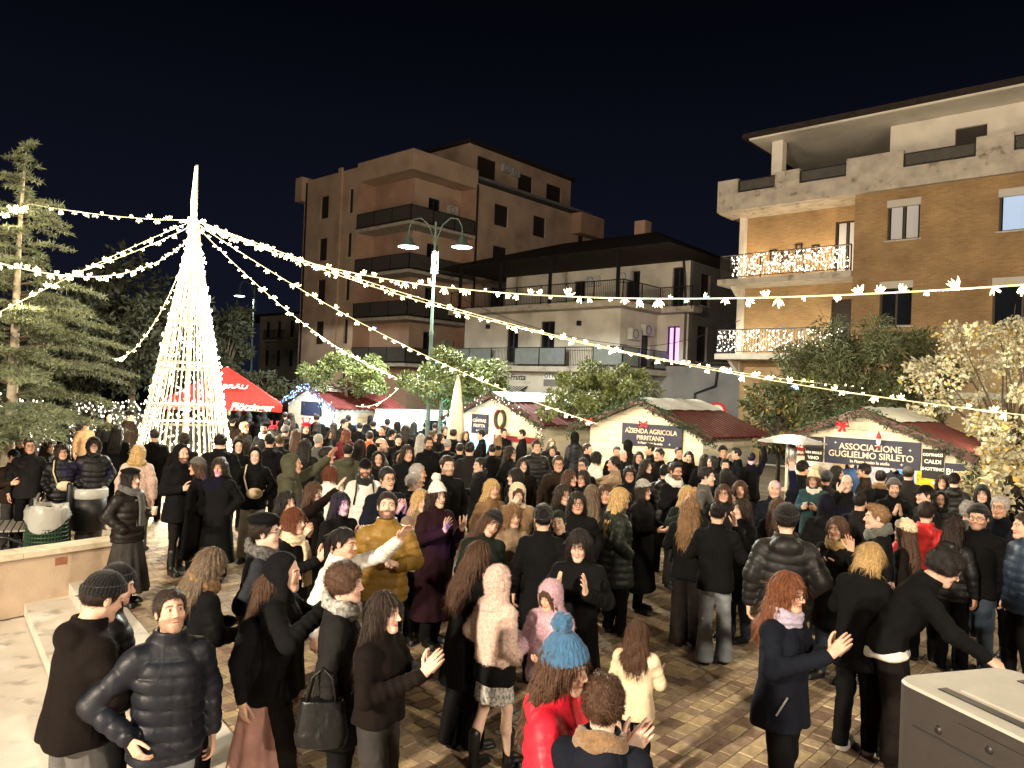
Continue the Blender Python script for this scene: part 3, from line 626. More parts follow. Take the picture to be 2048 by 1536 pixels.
# light curtains on the two balconies
def star_mesh(name, m, r=.02, k=5, seed=0):
    """one small lamp: stem and a fan of bright tips"""
    rg = random.Random(seed); mb = MB()
    for i in range(k):
        d = np.array([rg.gauss(0, .6), rg.gauss(0, .6), -1 if k > 3 else -1.0]); d /= np.linalg.norm(d); a = np.zeros(3); b_ = d*r*3.4
        s = np.cross(d, [1, .3, .2]); s /= np.linalg.norm(s); t = np.cross(d, s); mid = d*r*2.0
        mb.add([a, mid+s*r*.36, mid+t*r*.36, mid-s*r*.36, mid-t*r*.36, b_], [[0, 2, 1], [0, 3, 2], [0, 4, 3], [0, 1, 4], [5, 1, 2], [5, 2, 3], [5, 3, 4], [5, 4, 1]])
    return mb.mesh(name, m)
def bulb_cloud(name, pts, m, parent, r=.02, k=1, seed=0):
    rg = np.random.default_rng(seed); pts = np.asarray(pts); n = len(pts)
    o = np.array([[1, 0, 0], [0, 1, 0], [-1, 0, 0], [0, -1, 0], [0, 0, 1.4], [0, 0, -1.8]])*r
    V = (pts[:, None] + o[None]*rg.uniform(.7, 1.3, (n, 1, 1))).reshape(-1, 3); f = np.array([[0, 1, 4], [1, 2, 4], [2, 3, 4], [3, 0, 4], [1, 0, 5], [2, 1, 5], [3, 2, 5], [0, 3, 5]])
    x = obj(name, mesh_np(name, V, [(np.arange(n)[:, None, None]*6+f[None]).reshape(-1, 3)], [m], False), parent); x['kind'] = 'stuff'; return x
rg2 = np.random.default_rng(3)
for z, lab, nb in ((7.85, 'bright icicle light curtain on the upper brick house balcony', 420), (4.7, 'icicle light curtain on the lower brick house balcony', 330)):
    t = empty('light_curtain', tuple(np.array(g2w(-9.82-2.7, 30.0-.16, z))), -GA); tag(t, lab, 'string lights', 'balcony light curtains')
    mb = MB(); mb.tube([(-2.6, 0, .97), (2.6, 0, .97)], .008, 4)
    for x in np.arange(-2.2 if z > 6 else -2.6, 2.6, .15): mb.tube([(x, 0, .97), (x+.02, -.02, .97-rg2.uniform(.5, .85))], .004, 3)
    mb.build('cable', M['wframe'], t); pts = np.stack([rg2.uniform(-2.15 if z > 6 else -2.65, 2.6, nb), rg2.normal(-.02, .02, nb), .95-rg2.uniform(0, .85, nb)**1.0], 1)
    bulb_cloud('bulbs', pts, M['bulbs2'], t, .021)
    for x in (-1.3, 1.2): lamp('curtain_glow', 'POINT', (x, .6, .7), 55 if z > 6 else 42, (1, .78, .48) if z > 6 else (1, .88, .62), .25, parent=t)
# ---- far houses on the left and grey block between
B = building(u2a(610, 42)-0, 42.0, 'far cream house with narrow balcony behind the market'); 
of = [(s0, s0+.8, z, z+1.7) for z in (1.2, 4.3, 7.3) for s0 in (1.2, 3.4, 5.8)]
facade(B, 'wall', (-9, 0, 0), X_, NY, 9, 0, 9.6, of, M['cream'])
for o in of: window(B, (-9, 0, 0), X_, NY, o, 'glass')
facade(B, 'wall', (0, 0, 0), Y_, NX, 10, 0, 9.6, [], M['pinkd']); MB().box((-9.4, -.4, 9.6), (.4, 10, 9.8)).build('roof', M['rooftile'], B)
MB().box((-6.8, -.9, 6.8), (-3, 0, 7.0)).build('balcony_slab', M['slab'], B); railing(B, [(-6.7, -.8, 0), (-3.1, -.8, 0)], 7.0)
B = building(u2a(470, 55), 55.0, 'dim distant house with flat roof behind the light cone')
oz = [(s0, s0+1.0, z, z+1.5) for z in (6.5, 9.6) for s0 in (2, 5)]
facade(B, 'wall', (-10, 0, 0), X_, NY, 10, 0, 12, oz, M['greywall']); [window(B, (-10, 0, 0), X_, NY, o, 'shutter') for o in oz]; MB().box((-10.3, -.3, 12), (.3, 8, 12.2)).build('roof', M['rooftile'], B)
B = building(u2a(1474, 35), 35.0, 'low grey back building between white and brick houses')
oq = [(1.2, 2.4, .6, 2.3), (4.4, 5.8, .1, 2.5)]
facade(B, 'wall', (-7, 0, 0), X_, NY, 9, 0, 4.4, oq, M['greywall']); [window(B, (-7, 0, 0), X_, NY, o, 'shutter') for o in oq]; MB().box((-7.2, -.2, 4.4), (2, 6, 4.6)).build('roof', M['rooftile'], B)
MB().tube([(-1, -.1, 4.3), (-1.1, -.12, 3.4), (-2.2, -.12, 3.0), (-2.25, -.12, .1)], .06, 6).build('drainpipe', M['metal'], B)
ns = empty('traffic_sign', tuple(at_y(1432, 845, 22) * np.array([1, 1, 0]))); tag(ns, 'round red and white no parking sign on a post behind the stalls', 'sign'); MB().tube([(0, 0, 0), (0, 0, 2.6)], .03, 6).build('post', M['greymetal'], ns)
d_ = MB(); d_.lathe([(0, 0), (.28, 0), (.28, .01), (0, .01)], 20); s_ = d_.build('plate', M['red'], ns); s_.rotation_euler = (R(90), 0, 0); s_.location = (0, -.04, 2.4); d_ = MB().lathe([(0, 0), (.19, 0), (.19, .004), (0, .004)], 20).build('white_centre', M['letterw'], s_); d_.location = (0, 0, .011)

# overhead cables
for k, (p_, q_, sg_) in enumerate(((at_y(900, 585, 42), at_y(1255, 690, 37), .5), (at_y(1240, 690, 37), at_y(1480, 640, 30), .4), (at_y(700, 560, 48), at_y(930, 620, 44), .3))):
    p_ = np.array(p_); q_ = np.array(q_); tag(MB().tube([p_+(q_-p_)*t-np.array([0, 0, sg_*4*t*(1-t)]) for t in np.linspace(0, 1, 16)], .014, 4).build('overhead_cable', M['metal']), ('thin dark cable across the white house front', 'thin dark cable between the white and brick houses', 'thin dark cable at the rose apartment block')[k], 'cable')
# ------------------------------------------------------------------ trees
def leaves(centres, rad, n, size, seed, flat=.0, aspect=.42):
    """n rhombic leaves scattered around the clump centres -> V, F"""
    rg = np.random.default_rng(seed); C = np.asarray(centres); i = rg.integers(0, len(C), n); r = np.broadcast_to(np.asarray(rad), (len(C),))[i]
    d = rg.normal(size=(n, 3)); d /= np.linalg.norm(d, axis=1)[:, None]; p = C[i] + d*(r*rg.uniform(.15, 1, n)**.5)[:, None]*np.array([1, 1, .75])
    a = rg.normal(size=(n, 3)); a[:, 2] *= (1-flat); a = a*.8 + d*.6; a[:, 2] -= .25; a /= np.linalg.norm(a, axis=1)[:, None]
    s = np.cross(a, rg.normal(size=(n, 3))); s /= np.linalg.norm(s, axis=1)[:, None]+1e-9; L_ = size*rg.uniform(.6, 1.35, n)[:, None]; nn = np.cross(a, s)
    V = np.stack([p, p+a*L_*.5+s*L_*aspect*.5+nn*L_*.08, p+a*L_, p+a*L_*.5-s*L_*aspect*.5+nn*L_*.08], 1).reshape(-1, 3)
    return V, np.arange(4*n).reshape(-1, 4)
def tree(name, base, height, crown, nleaf, size, mleaf, label, seed, trunk_r=.09, mleaf2=None, nclump=40, cr=.36, trunk_h=None, mtr=None, twigs=0, aspect=.42):
    """crown: (cx, cy, cz, rx, ry, rz) relative to the base"""
    rg = np.random.default_rng(seed); t = empty(name, tuple(base)); tag(t, label, 'tree')
    cx, cy, cz, rx, ry, rz = crown; th = trunk_h or cz-rz*.6
    m = MB(); m.tube([(0, 0, 0), (.03, .02, th*.5), (cx*.5, cy*.5, th), (cx, cy, cz)], [trunk_r*1.3, trunk_r, trunk_r*.8, trunk_r*.3], 8)
    d = rg.normal(size=(nclump, 3)); d /= np.linalg.norm(d, axis=1)[:, None]; rr = rg.uniform(.25, 1.25, nclump)**.5
    C = np.array([cx, cy, cz]) + d*rr[:, None]*np.array([rx, ry, rz])*rg.uniform(.8, 1.12, (nclump, 1))
    for q in C[:max(14, nclump//2)]:
        a = np.array([cx*.5, cy*.5, th]); m.tube([a, (a+q)/2+rg.normal(0, .1, 3), q], [trunk_r*.45, trunk_r*.25, .008], 5)
    m.build('trunk', mtr or M['bark'], t, True)
    rad = cr*rg.uniform(.6, 1.25, nclump)*min(rx, rz)
    V, F = leaves(C, rad, nleaf, size, seed+1, aspect=aspect); mi = None; ms = [mleaf]
    if mleaf2: ms = [mleaf, mleaf2]; mi = (np.random.default_rng(seed+2).uniform(size=nleaf) < .13).astype(int)
    c_ = obj('crown', mesh_np('crown', V, [F], ms, False, midx=mi), t)
    if twigs:
        w = MB()
        for _ in range(twigs):
            q = C[rg.integers(0, nclump)]; e = q + (q-np.array([cx, cy, cz]))*rg.uniform(.2, .5)+np.array([0, 0, rg.uniform(.1, .4)]); w.tube([q, e], [.008, .003], 4)
        w.build('twigs', M['bark'], t)['kind'] = 'stuff'
    return t
def gz(u, Y): p = at_y(u, 790, Y); return np.array([p[0], p[1], 0.])
tree('ficus_tree', gz(692, 26.5), 3.8, (0, 0, 3.05, 1.6, 1.3, .78), 9000, .13, M['leaf'], 'round ficus tree with green laser spots beside the red parasol', 11, .08)
tree('ficus_tree', gz(880, 22.5), 4, (.1, 0, 3.05, 1.15, 1.1, .85), 9000, .13, M['leaf'], 'ficus tree lit cyan from below in front of the tall street lamp', 12, .08)
tree('ficus_tree', gz(965, 23.5), 3.6, (0, 0, 3.0, .85, .9, .65), 4500, .13, M['leaf'], 'smaller ficus tree above the ridge of the first hut', 18, .07)
tree('ficus_tree', gz(1195, 19.6), 3.5, (0, 0, 2.75, 1.3, 1.2, .85), 10500, .12, M['leaf'], 'ficus tree with yellowish leaves standing between two wooden huts', 13, .08, twigs=14)
tree('oleander_tree', gz(1725, 20.5), 5, (0, 0, 3.45, 2.2, 1.9, 1.35), 21000, .19, M['leaf2'], 'large bushy oleander tree behind the rightmost hut', 14, .1, nclump=80, cr=.33, twigs=20, aspect=.2)
tree('oleander_tree', gz(1560, 21.5), 3.4, (0, 0, 2.35, 1.0, .9, .95), 6500, .15, M['leaf2'], 'low leafy bush tree between the second and third huts', 15, .06, M['leafyo'])
tree('plane_tree', gz(2030, 15.5), 5, (-.1, .2, 3.0, 1.5, 1.3, 1.8), 9500, .095, M['leafy'], 'pale autumn plane tree with yellow leaves at the right edge', 16, .09, M['leafyo'], nclump=75, cr=.24, twigs=40, aspect=.7)
tree('plane_tree', gz(2010, 12.4), 3, (.25, .2, 1.35, .8, .6, .75), 3400, .12, M['leafy'], 'leafy yellow sapling lit beside the end wall of the rightmost hut', 17, .04, M['leafyo'], nclump=26, aspect=.7)
tree('dark_tree', gz(262, 30), 7, (0, 0, 4.6, 2.6, 2, 2.4), 9000, .28, M['leafd'], 'dark leafy tree behind the cedar and left of the light cone', 21, .15, nclump=60)
tree('dark_tree', gz(150, 34), 7, (0, 0, 4.2, 3.0, 2, 2.6), 8000, .3, M['leafd'], 'dark leafy tree mass behind the cedar trunk', 24, .15, nclump=60)
tree('dark_tree', gz(452, 34), 6.0, (0, 0, 4.2, .8, .9, 1.9), 3500, .26, M['leafd'], 'dark upright tree right of the light cone', 22, .12)
tree('dark_tree', gz(530, 31), 3, (0, 0, 2.5, 1.4, 1.0, .55), 3000, .2, M['leafd'], 'low dark shrub tree behind the red parasol', 23, .08)
lamp('tree_glow', 'POINT', tuple(gz(1990, 13.2)+np.array([0, 0, 2.0])), 70, (1, .88, .58), .1)
lamp('tree_glow', 'POINT', tuple(gz(1960, 13.0)+np.array([0, 0, 3.6])), 60, (1, .88, .58), .1)
# cedar on the left
cb = at_z(0, 1066, 0); ct = tag(empty('cedar_tree', tuple(cb)), 'tall green cedar with pale trunk at the left edge', 'tree')
tp = at_y(74, 282, cb[1]); H = tp[2]; lean = np.array([tp[0]-cb[0]-.0, 0, 0])
mt_ = MB(); tz = np.linspace(0, 1, 14); spine = lambda f: np.array([lean[0]*f*.55+.03*math.sin(6*f), .02*math.sin(5*f), H*f])
mt_.tube([spine(f) for f in tz], [.115*(1-f)**.9+.006 for f in tz], 9); mt_.build('trunk', M['palebark'], ct, True)
rgc = np.random.default_rng(5); NV = []; bm_ = MB()
for f in np.concatenate([np.linspace(.24, .55, 46), np.linspace(.55, .995, 60)]):
    az = rgc.uniform(0, 2*np.pi); L_ = (2.75*(1-f)**.9+.14)*rgc.uniform(.7, 1.08)
    b0 = spine(f); dr = np.array([math.cos(az), math.sin(az), .0])
    pts = [b0 + dr*L_*s_ + np.array([0, 0, L_*(.30*s_-.34*s_*s_)]) for s_ in np.linspace(0, 1, 7)]; bm_.tube(pts, np.linspace(.028*(1-f)+.008, .004, 7), 4, False)
    sd = np.array([-dr[1], dr[0], 0])
    for s_ in np.arange(.12, 1.02, .055/max(L_, .3)):
        k = s_*6; i0 = min(int(k), 5); p = pts[i0]+(pts[i0+1]-pts[i0])*(k-i0)
        for sg_ in (-1, 1):
            tl = (.12+.36*(1-abs(s_-.45)))*L_*.42*rgc.uniform(.6, 1.1); e = p + (sd*sg_*.9+dr*.55)*tl + np.array([0, 0, -.22*tl+rgc.normal(0, .02)])
            nn_ = max(3, int(tl/.028))
            for q in np.linspace(.1, 1, nn_):
                c_ = p+(e-p)*q
                for _ in range(2): NV.append(np.concatenate([c_, e-p, [rgc.uniform(.05, .085)]]))
bm_.build('branches', M['bark'], ct)['kind'] = 'stuff'
NV = np.array(NV); n = len(NV); d = NV[:, 3:6]/np.linalg.norm(NV[:, 3:6], axis=1)[:, None]*.6 + rgc.normal(0, .55, (n, 3)); d /= np.linalg.norm(d, axis=1)[:, None]; s_ = np.cross(d, rgc.normal(size=(n, 3))); s_ /= np.linalg.norm(s_, axis=1)[:, None]; ln = NV[:, 6:7]
V = np.stack([NV[:, :3]-s_*.010, NV[:, :3]+s_*.010, NV[:, :3]+d*ln*1.25], 1).reshape(-1, 3); obj('crown', mesh_np('crown', V, [np.arange(3*n).reshape(-1, 3)], [M['needle']], False), ct); print('cedar', n)
# light-wrapped shrubs on the left
for k, (u, Y, w, h, lab) in enumerate(((175, 21, 1.0, 1.9, 'shrub hung with white fairy lights behind the bench'), (262, 22, .9, 2.0, 'shrub hung with white fairy lights beside the light cone'), (20, 17, 1.0, 2.2, 'fairy light shrub behind the cedar trunk'), (250, 15.5, .55, .75, 'low shrub covered in fairy lights at the foot of the cone'))):
    b0 = gz(u, Y); t = tree('lit_shrub', b0, h, (0, 0, h*.68, w, w*.8, h*.34), 1500, .1, M['leafd'], lab, 40+k, .04, nclump=20)
    n_ = 230 if k < 3 else 120; dd = rg2.normal(size=(n_, 3)); dd /= np.linalg.norm(dd, axis=1)[:, None]; bulb_cloud('fairy_lights', np.array([0, 0, h*.68])+dd*np.array([w, w*.8, h*.36])*rg2.uniform(.7, 1.05, (n_, 1)), M['bulbs2'], t, .017)
    lamp('shrub_glow', 'POINT', (0, -.3, h*.75), 22, (1, .86, .62), .3, parent=t)
# ------------------------------------------------------------------ the cone of lights
CB = gz(374, 17.0); cone = tag(empty('light_cone', tuple(CB)), 'tall cone of white lights on a metal frame with glowing mast', 'light cone')
APZ = at_y(388, 447, 17)[2]; TOPZ = at_y(394, 330, 17)[2]
prof = lambda z: max(.10, 1.17*(1-z/(APZ+.25)))
NS = 24
mast = MB(); mast.tube([(0, 0, 0), (0, 0, APZ), (0, 0, TOPZ)], [.06, .055, .03], 8); mast.build('mast', M['conepipe'], cone)
MB().tube([(0, 0, APZ-.1), (-.03, -.05, APZ+.5), (0, -.04, TOPZ-.05)], [.075, .05, .03], 6).build('mast_light', M['bulbo'], cone)
for z in (.12, .95, 1.75, 2.15, 2.95, 3.1, 4.0):
    th = np.linspace(0, 2*np.pi, 33); MB().tube(np.stack([prof(z)*np.cos(th), prof(z)*np.sin(th), 0*th+z], 1), .022, 5, False).build('ring', M['conepipe'], cone)
for i in range(NS):
    a = 2*np.pi*(i+.3)/NS; ca, sa = math.cos(a), math.sin(a); zs_ = np.linspace(.05, APZ, 12)
    MB().tube([(prof(z)*ca, prof(z)*sa, z) for z in zs_], .013, 4, False).build('frame_pipe', M['conepipe'], cone)
    a2 = a+np.pi/NS; ca, sa = math.cos(a2), math.sin(a2); s_ = MB().tube([(prof(z)*1.02*ca, prof(z)*1.02*sa, z) for z in zs_], .006, 3, False).build('light_strand', M['cable'], cone)
    zb = np.arange(.1, APZ, .12) + rg2.uniform(-.05, .05, len(np.arange(.1, APZ, .12))); jit = rg2.normal(0, .025, (len(zb), 3))
    bulb_cloud('bulbs', np.array([[prof(z)*1.02*ca, prof(z)*1.02*sa, z] for z in zb])+jit, M['bulbw'], s_, .0195, seed=i)
for z, p in ((.5, 360), (1.4, 460), (2.3, 430), (3.3, 330), (4.4, 260), (5.4, 200), (APZ+.3, 170)): lamp('cone_glow', 'POINT', (0, 0, z), p, (1, .88, .66), .22, parent=cone)
# ------------------------------------------------------------------ strings of lamps from the mast
STAR = [star_mesh('bulb', M['bulb'], .0235, 7, s) for s in range(4)]; STARB = star_mesh('bulb', M['bulbblue'], .02, 5, 9)
AP = at_y(390, 440, 17)
def string(label, A, Bp, via=None, step=.215, pw=15.0, size=1.0):
    A = np.array(A); Bp = np.array(Bp); sag = .4
    if via is not None:
        best = min(np.linspace(.03, .97, 300), key=lambda t: abs((lambda q: 1024+FPX*q[0]/q[1])(A+(Bp-A)*t) - (via[0] - (via[1]-782)*-.04*0)))
        q = A+(Bp-A)*best; sag = (q[2]-at_y(via[0], via[1], q[1])[2])/(4*best*(1-best))
    o = empty('light_string', tuple(A)); tag(o, label, 'string lights', 'strings of lamps over the square')
    L_ = np.linalg.norm(Bp-A); n = int(L_/step); f = lambda t: (Bp-A)*t - np.array([0, 0, sag*4*t*(1-t)])
    MB().tube([f(t) for t in np.linspace(0, 1, 40)], .0075, 5, False).build('cable', M['cable'], o)
    rg = random.Random(n)
    for i in range(1, n):
        p = f((i+rg.uniform(-.35, .35))/n); b_ = obj('bulb', STARB if rg.random() < .025 else STAR[rg.randrange(4)], o, tuple(p)); up = rg.random() < .42
        b_.rotation_euler = (R(180 if up else 0)+rg.gauss(0, .35), rg.gauss(0, .35), rg.uniform(0, 6.28)); s_ = size*rg.choice((.6, .9, 1.0, 1.15, 1.4)); b_.scale = (s_,)*3
    k = max(2, int(L_/1.7))
    for i in range(k): lamp('string_glow', 'POINT', tuple(f((i+.5)/k)-np.array([0, 0, .06])), pw, (1, .80, .48), .06, parent=o)
string('uppermost lamp string crossing the whole square towards the right edge', AP, at_y(2180, 560, 5.6), (1300, 597))
string('second lamp string descending from the mast over the wooden huts to the right', AP, at_y(2120, 838, 10.5), (1300, 716))
string('faint far lamp string ending in the oleander tree', AP, at_y(1900, 786, 21), (1500, 748), .3, 4, .8)
string('third lamp string from the mast ending at the middle hut gable', AP-np.array([0, 0, .05]), at_y(1195, 848, 17.5), (760, 668))
string('fourth steep lamp string from the mast to the round ficus tree', AP-np.array([0, 0, .1]), at_y(802, 758, 26), (600, 645))
string('short sagging lamp string between the ficus tree and the far hut', at_y(805, 768, 26), at_y(712, 812, 25.5), (765, 803), .22, 3, .8)
string('upper left lamp string from the mast to the cedar top', AP, at_y(60, 408, 13.2), (230, 433))
string('lamp string from the cedar top out of the picture', at_y(60, 408, 13.2), at_y(-80, 445, 9), (15, 420))
string('lamp string dropping from the mast through the cedar branches', AP, at_y(-60, 655, 11), (180, 529))
string('lamp string from the mast ending inside the cedar', AP-np.array([0, 0, .1]), at_y(100, 562, 14), (250, 506))
string('low sagging lamp string running close past the cedar', AP-np.array([0, 0, .3]), at_y(-110, 492, 6.2), (230, 548), size=.75)
string('steep lamp string on the left side of the light cone', AP-np.array([0, 0, .3]), at_y(225, 717, 20), (300, 652), .3)
# ------------------------------------------------------------------ street lamps
def street_lamp(base, H, label, ang, pw):
    t = tag(empty('street_lamp', tuple(base)), label, 'street lamp', 'street lamps')
    MB().lathe([(.11, 0), (.11, .5), (.07, .6), (.06, H*.55), (.075, H*.56), (.05, H*.58), (.04, H)], 12).build('post', M['lampgreen'], t, True)
    for a in ang:
        d = np.array([math.cos(R(a)), math.sin(R(a)), 0]); Z = np.array([0, 0, 1.])
        pts = [Z*(H-.9), Z*(H-.5)+d*.06, Z*(H-.1)+d*.22, Z*(H+.12)+d*.48, Z*(H+.08)+d*.72, Z*(H-.14)+d*.84, Z*(H-.34)+d*.86]; ar = MB().tube(pts, .02, 6).build('arm', M['lampgreen'], t)
        c_ = pts[-1]; sh_ = MB().lathe([(.03, .0), (.05, -.12), (.12, -.2), (.16, -.3), (.33, -.42), (.34, -.45), (.32, -.45)], 18, c_).build('lamp_shade', M['lampgreen'], ar, True)
        MB().lathe([(.315, -.445), (.2, -.475), (0, -.485)], 18, c_).build('diffuser', M['lampdisc'], ar, True)
        lamp('lamp_glow', 'SPOT', tuple(c_+Z*-.55), pw, (.96, 1, .88), .12, tuple(c_+Z*-3), 174, .08, parent=t)
    for a in (20, 140, 260): d = np.array([math.cos(R(a)), math.sin(R(a)), 0])*.1; MB().tube([d+np.array([0, 0, H-1.6]), d+np.array([0, 0, H-1.2]), d+np.array([0, 0, H-.9])], [.03, .018, .022], 6).build('finial', M['lampgreen'], t)
M['lampgreen'] = mat('lamp_green_paint', (.07, .10, .085), .5, .4, metal=.2, var=.2)
lb = at_y(858, 440, 23.5); street_lamp((lb[0]+.22, lb[1], 0), lb[2]-.05, 'tall green street lamp with two lit bell shades', (170, -12), 3000)
street_lamp(tuple(at_y(500, 800, 46)*np.array([1, 1, 0])), 8.6, 'distant street lamp with a lit disc beyond the light cone', (195,), 900)
# ------------------------------------------------------------------ wooden huts
def garland(parent, pts, seed, n=420, r=.09, lights=0):
    rg = np.random.default_rng(seed); pts = np.array(pts, float); seg = np.linalg.norm(np.diff(pts, axis=0), axis=1); L_ = seg.sum(); C = []
    for s_ in np.linspace(0, L_*.999, int(L_/.05)):
        k = 0
        while s_ > seg[k]: s_ -= seg[k]; k += 1
        C.append(pts[k]+(pts[k+1]-pts[k])*s_/seg[k]+np.array([0, 0, .03*math.sin(9*len(C)*.05)]))
    V, F = leaves(C, r, n, .075, seed, aspect=.3); g_ = obj('garland', mesh_np('garland', V, [F], [M['leafg']], False), parent); g_['kind'] = 'stuff'
    q = np.array(C)[rg.integers(0, len(C), 14)]+rg.normal(0, .04, (14, 3)); mb = MB()
    if lights: bulb_cloud('fairy_lights', np.array(C)[rg.integers(0, len(C), lights)]+rg.normal(0, .06, (lights, 3)), M['bulbs2' if lights < 100 else 'bulbblue'], g_, .014)
    return g_
SW, SDp, EZ, PZ = 3.0, 2.45, 2.02, 2.62
def stall(ac, label, closed=True, sign=None, fixtures=None, seed=0):
    t = tag(empty('market_hut', tuple(g2w(ac, 15.0)), -GA), label, 'market stall', 'wooden market huts'); hw = SW/2; rg = random.Random(seed)
    # planks: front gable (or only above the opening), right side, left side, back
    ph = .165; z = 0.0 if closed else 1.62
    sill = 0
    while z < PZ-.03:
        z1 = min(z+ph-.006, PZ-.02); xr = hw if z1 <= EZ else hw*(PZ-z1)/(PZ-EZ); xb = hw if z <= EZ else hw*(PZ-z)/(PZ-EZ)
        if xb < .05: break
        V = [(-xb, -.0, z), (xb, -.0, z), (xr, -.0, z1), (-xr, -.0, z1), (-xb, .03, z), (xb, .03, z), (xr, .03, z1), (-xr, .03, z1)]
        dy = rg.uniform(-.003, .003); V = [(x, y+dy, q) for x, y, q in V]
        MB().add(V, [[0, 1, 2, 3], [5, 4, 7, 6], [4, 5, 1, 0], [3, 2, 6, 7], [1, 5, 6, 2], [4, 0, 3, 7]]).build('plank', M['plank'], t); z += ph
    if not closed:
        for k in range(6): MB().box((-hw, -.0, k*ph), (hw, .03, k*ph+ph-.006)).build('plank', M['plank'], t)
        MB().box((-hw-.02, -.3, 1.0), (hw+.02, .25, 1.05)).build('counter', M['plank'], t)
        for x in (-hw, hw-.1): MB().box((x, .001, 1.0), (x+.1, .1, 1.62)).build('corner_post', M['plank'], t)
    for k in range(12): MB().box((hw-.03, .032, k*ph), (hw+.0, SDp, k*ph+ph-.006)).build('plank', M['plank'], t)
    for k in range(12): MB().box((-hw, .032, k*ph), (-hw+.03, SDp, k*ph+ph-.006)).build('plank', M['plank'], t)
    MB().box((-hw+.031, SDp-.03, 0), (hw-.031, SDp, EZ)).build('back_wall', M['inner'], t)
    for s_ in (-1, 1):    # ribbed roof sheets
        e = .38; dxy = np.array([s_*(hw+e), 0, EZ-(PZ-EZ)*e/hw]); mb = MB(); rp = MB(); y0, y1 = -.35, SDp+.25; ny = int((y1-y0)/.05); prof_ = []
        for j in range(ny+1):
            y = y0+(y1-y0)*j/ny; h_ = .028 if (j % 4) in (1, 2) else 0; prof_.append((y, h_))
        V = [(0, y, PZ+.05+h_) for y, h_ in prof_]+[(dxy[0], y, dxy[2]+.05+h_) for y, h_ in prof_]; n_ = len(prof_); F = [[j, j+1, n_+j+1, n_+j] if s_ < 0 else [j+1, j, n_+j, n_+j+1] for j in range(n_-1)]
        mb.add(V, F); V2 = [(x, y, q-.035) for x, y, q in V]; mb.add(V2, [f[::-1] for f in F]); mb.build('roof_sheet', M['redsheet'], t)
        MB().bar((0, y0, PZ+.02), (dxy[0], y0, dxy[2]+.02), .03, .12, (0, 0, 1)).build('barge_board', M['redsheet'], t)
    ys = np.linspace(-.3, SDp+.2, 12); mb = MB(); xs_ = np.linspace(-.62, .62, 9); V = [(x, y, PZ+.105-abs(x)*(PZ-EZ)/hw+.012*math.sin(7*x+9*y)) for y in ys for x in xs_]
    mb.add(V, [[i*9+j, i*9+j+1, i*9+j+10, i*9+j+9] for i in range(11) for j in range(8)]); mb.build('ridge_cover', M['tarp'], t, True)
    for x in (-.8, .8): lamp('hut_front_fill', 'POINT', (x, -1.7, 2.55), 52, (1, .86, .60), .08, parent=t)  # added fill lights, no part of the hut, to brighten its front
    if sign:
        x0, x1, z0, z1, lines = sign; s_ = MB().box((x0, -.06, z0), (x1, -.012, z1)).build('sign', M['navy'], t)
        for txt, sz, x, z, mt_2, sx in lines: put_text(s_, txt, sz, M[mt_2], (x, -.064, z), 0, .002, sx=sx)
        for x, z in ((x0+.2, z1-.1), (x1-.3, z0+.08), (x0+.9*(x1-x0), z1-.15)): MB().add([(x-.03, -.0635, z), (x, -.0635, z-.008), (x+.03, -.0635, z), (x, -.0635, z+.008), (x, -.0635, z-.03), (x+.008, -.0635, z), (x, -.0635, z+.03), (x-.008, -.0635, z)], [[0, 1, 2, 3], [4, 5, 6, 7]]).build('star', M['letterw'], s_)
    return t
hw = SW/2
t1 = stall(-4.57, 'rightmost wooden hut with red ribbed roof and long navy name board', False, (-.72, .95, 1.62, 2.12, [('ASSOCIAZIONE', .165, .1, 1.955, 'letter', .95), ('GUGLIELMO SIRLETO', .165, .1, 1.81, 'letter', .95), ('In Piazza sotto le stelle', .075, .1, 1.69, 'letter', 1)]), seed=1)
garland(t1, [(-hw-.35, -.36, EZ-.12), (0, -.36, PZ+.04), (hw+.35, -.36, EZ-.12), (hw+.36, -.33, EZ-.5)], 5, 1700, .12, lights=0)
for x0, x1, z0, z1, m_, tx in ((-1.42, -1.12, 1.72, 1.95, 'red_board', [('SPRITZ', .085, 1.90), ('SANGRIA', .07, 1.77)]), (-1.1, -.76, 1.86, 2.1, 'black_board', [('CAFFE', .1, 1.98)]), (-1.1, -.76, 1.62, 1.85, 'black_board', [('VIN BRULE', .065, 1.79), ('VINO', .085, 1.69)]), (.98, 1.32, 1.5, 2.02, 'black_board', [('cornetti', .1, 1.93), ('CALDI', .095, 1.8), ('SHOTTINO', .075, 1.67)]), (1.34, 1.68, 1.5, 1.8, 'navy', [('Birra', .15, 1.65)])):
    b_ = MB().box((x0, -.055, z0), (x1, -.015, z1)).build('menu_board', M[m_], t1)
    for s_, sz, z in tx: put_text(b_, s_, sz, M['letterw'], ((x0+x1)/2, -.06, z), 0, .003)
for x0, x1, z0, z1, m_ in ((-1.4, -.95, .6, 1.75, 'beigeposter'), (-.75, -.15, .9, 1.62, 'pinkposter'), (-.1, .25, .9, 1.55, 'blueposter'), (.3, .95, .6, 1.62, 'yellowposter'), (1.0, 1.4, .9, 1.6, 'blueposter')): MB().box((x0, SDp-.05, z0), (x1, SDp-.032, z1)).build('poster', M[m_], t1)
lamp('hut_lamp', 'POINT', (0, .9, 1.95), 95, (1, .95, .85), .12, parent=t1)
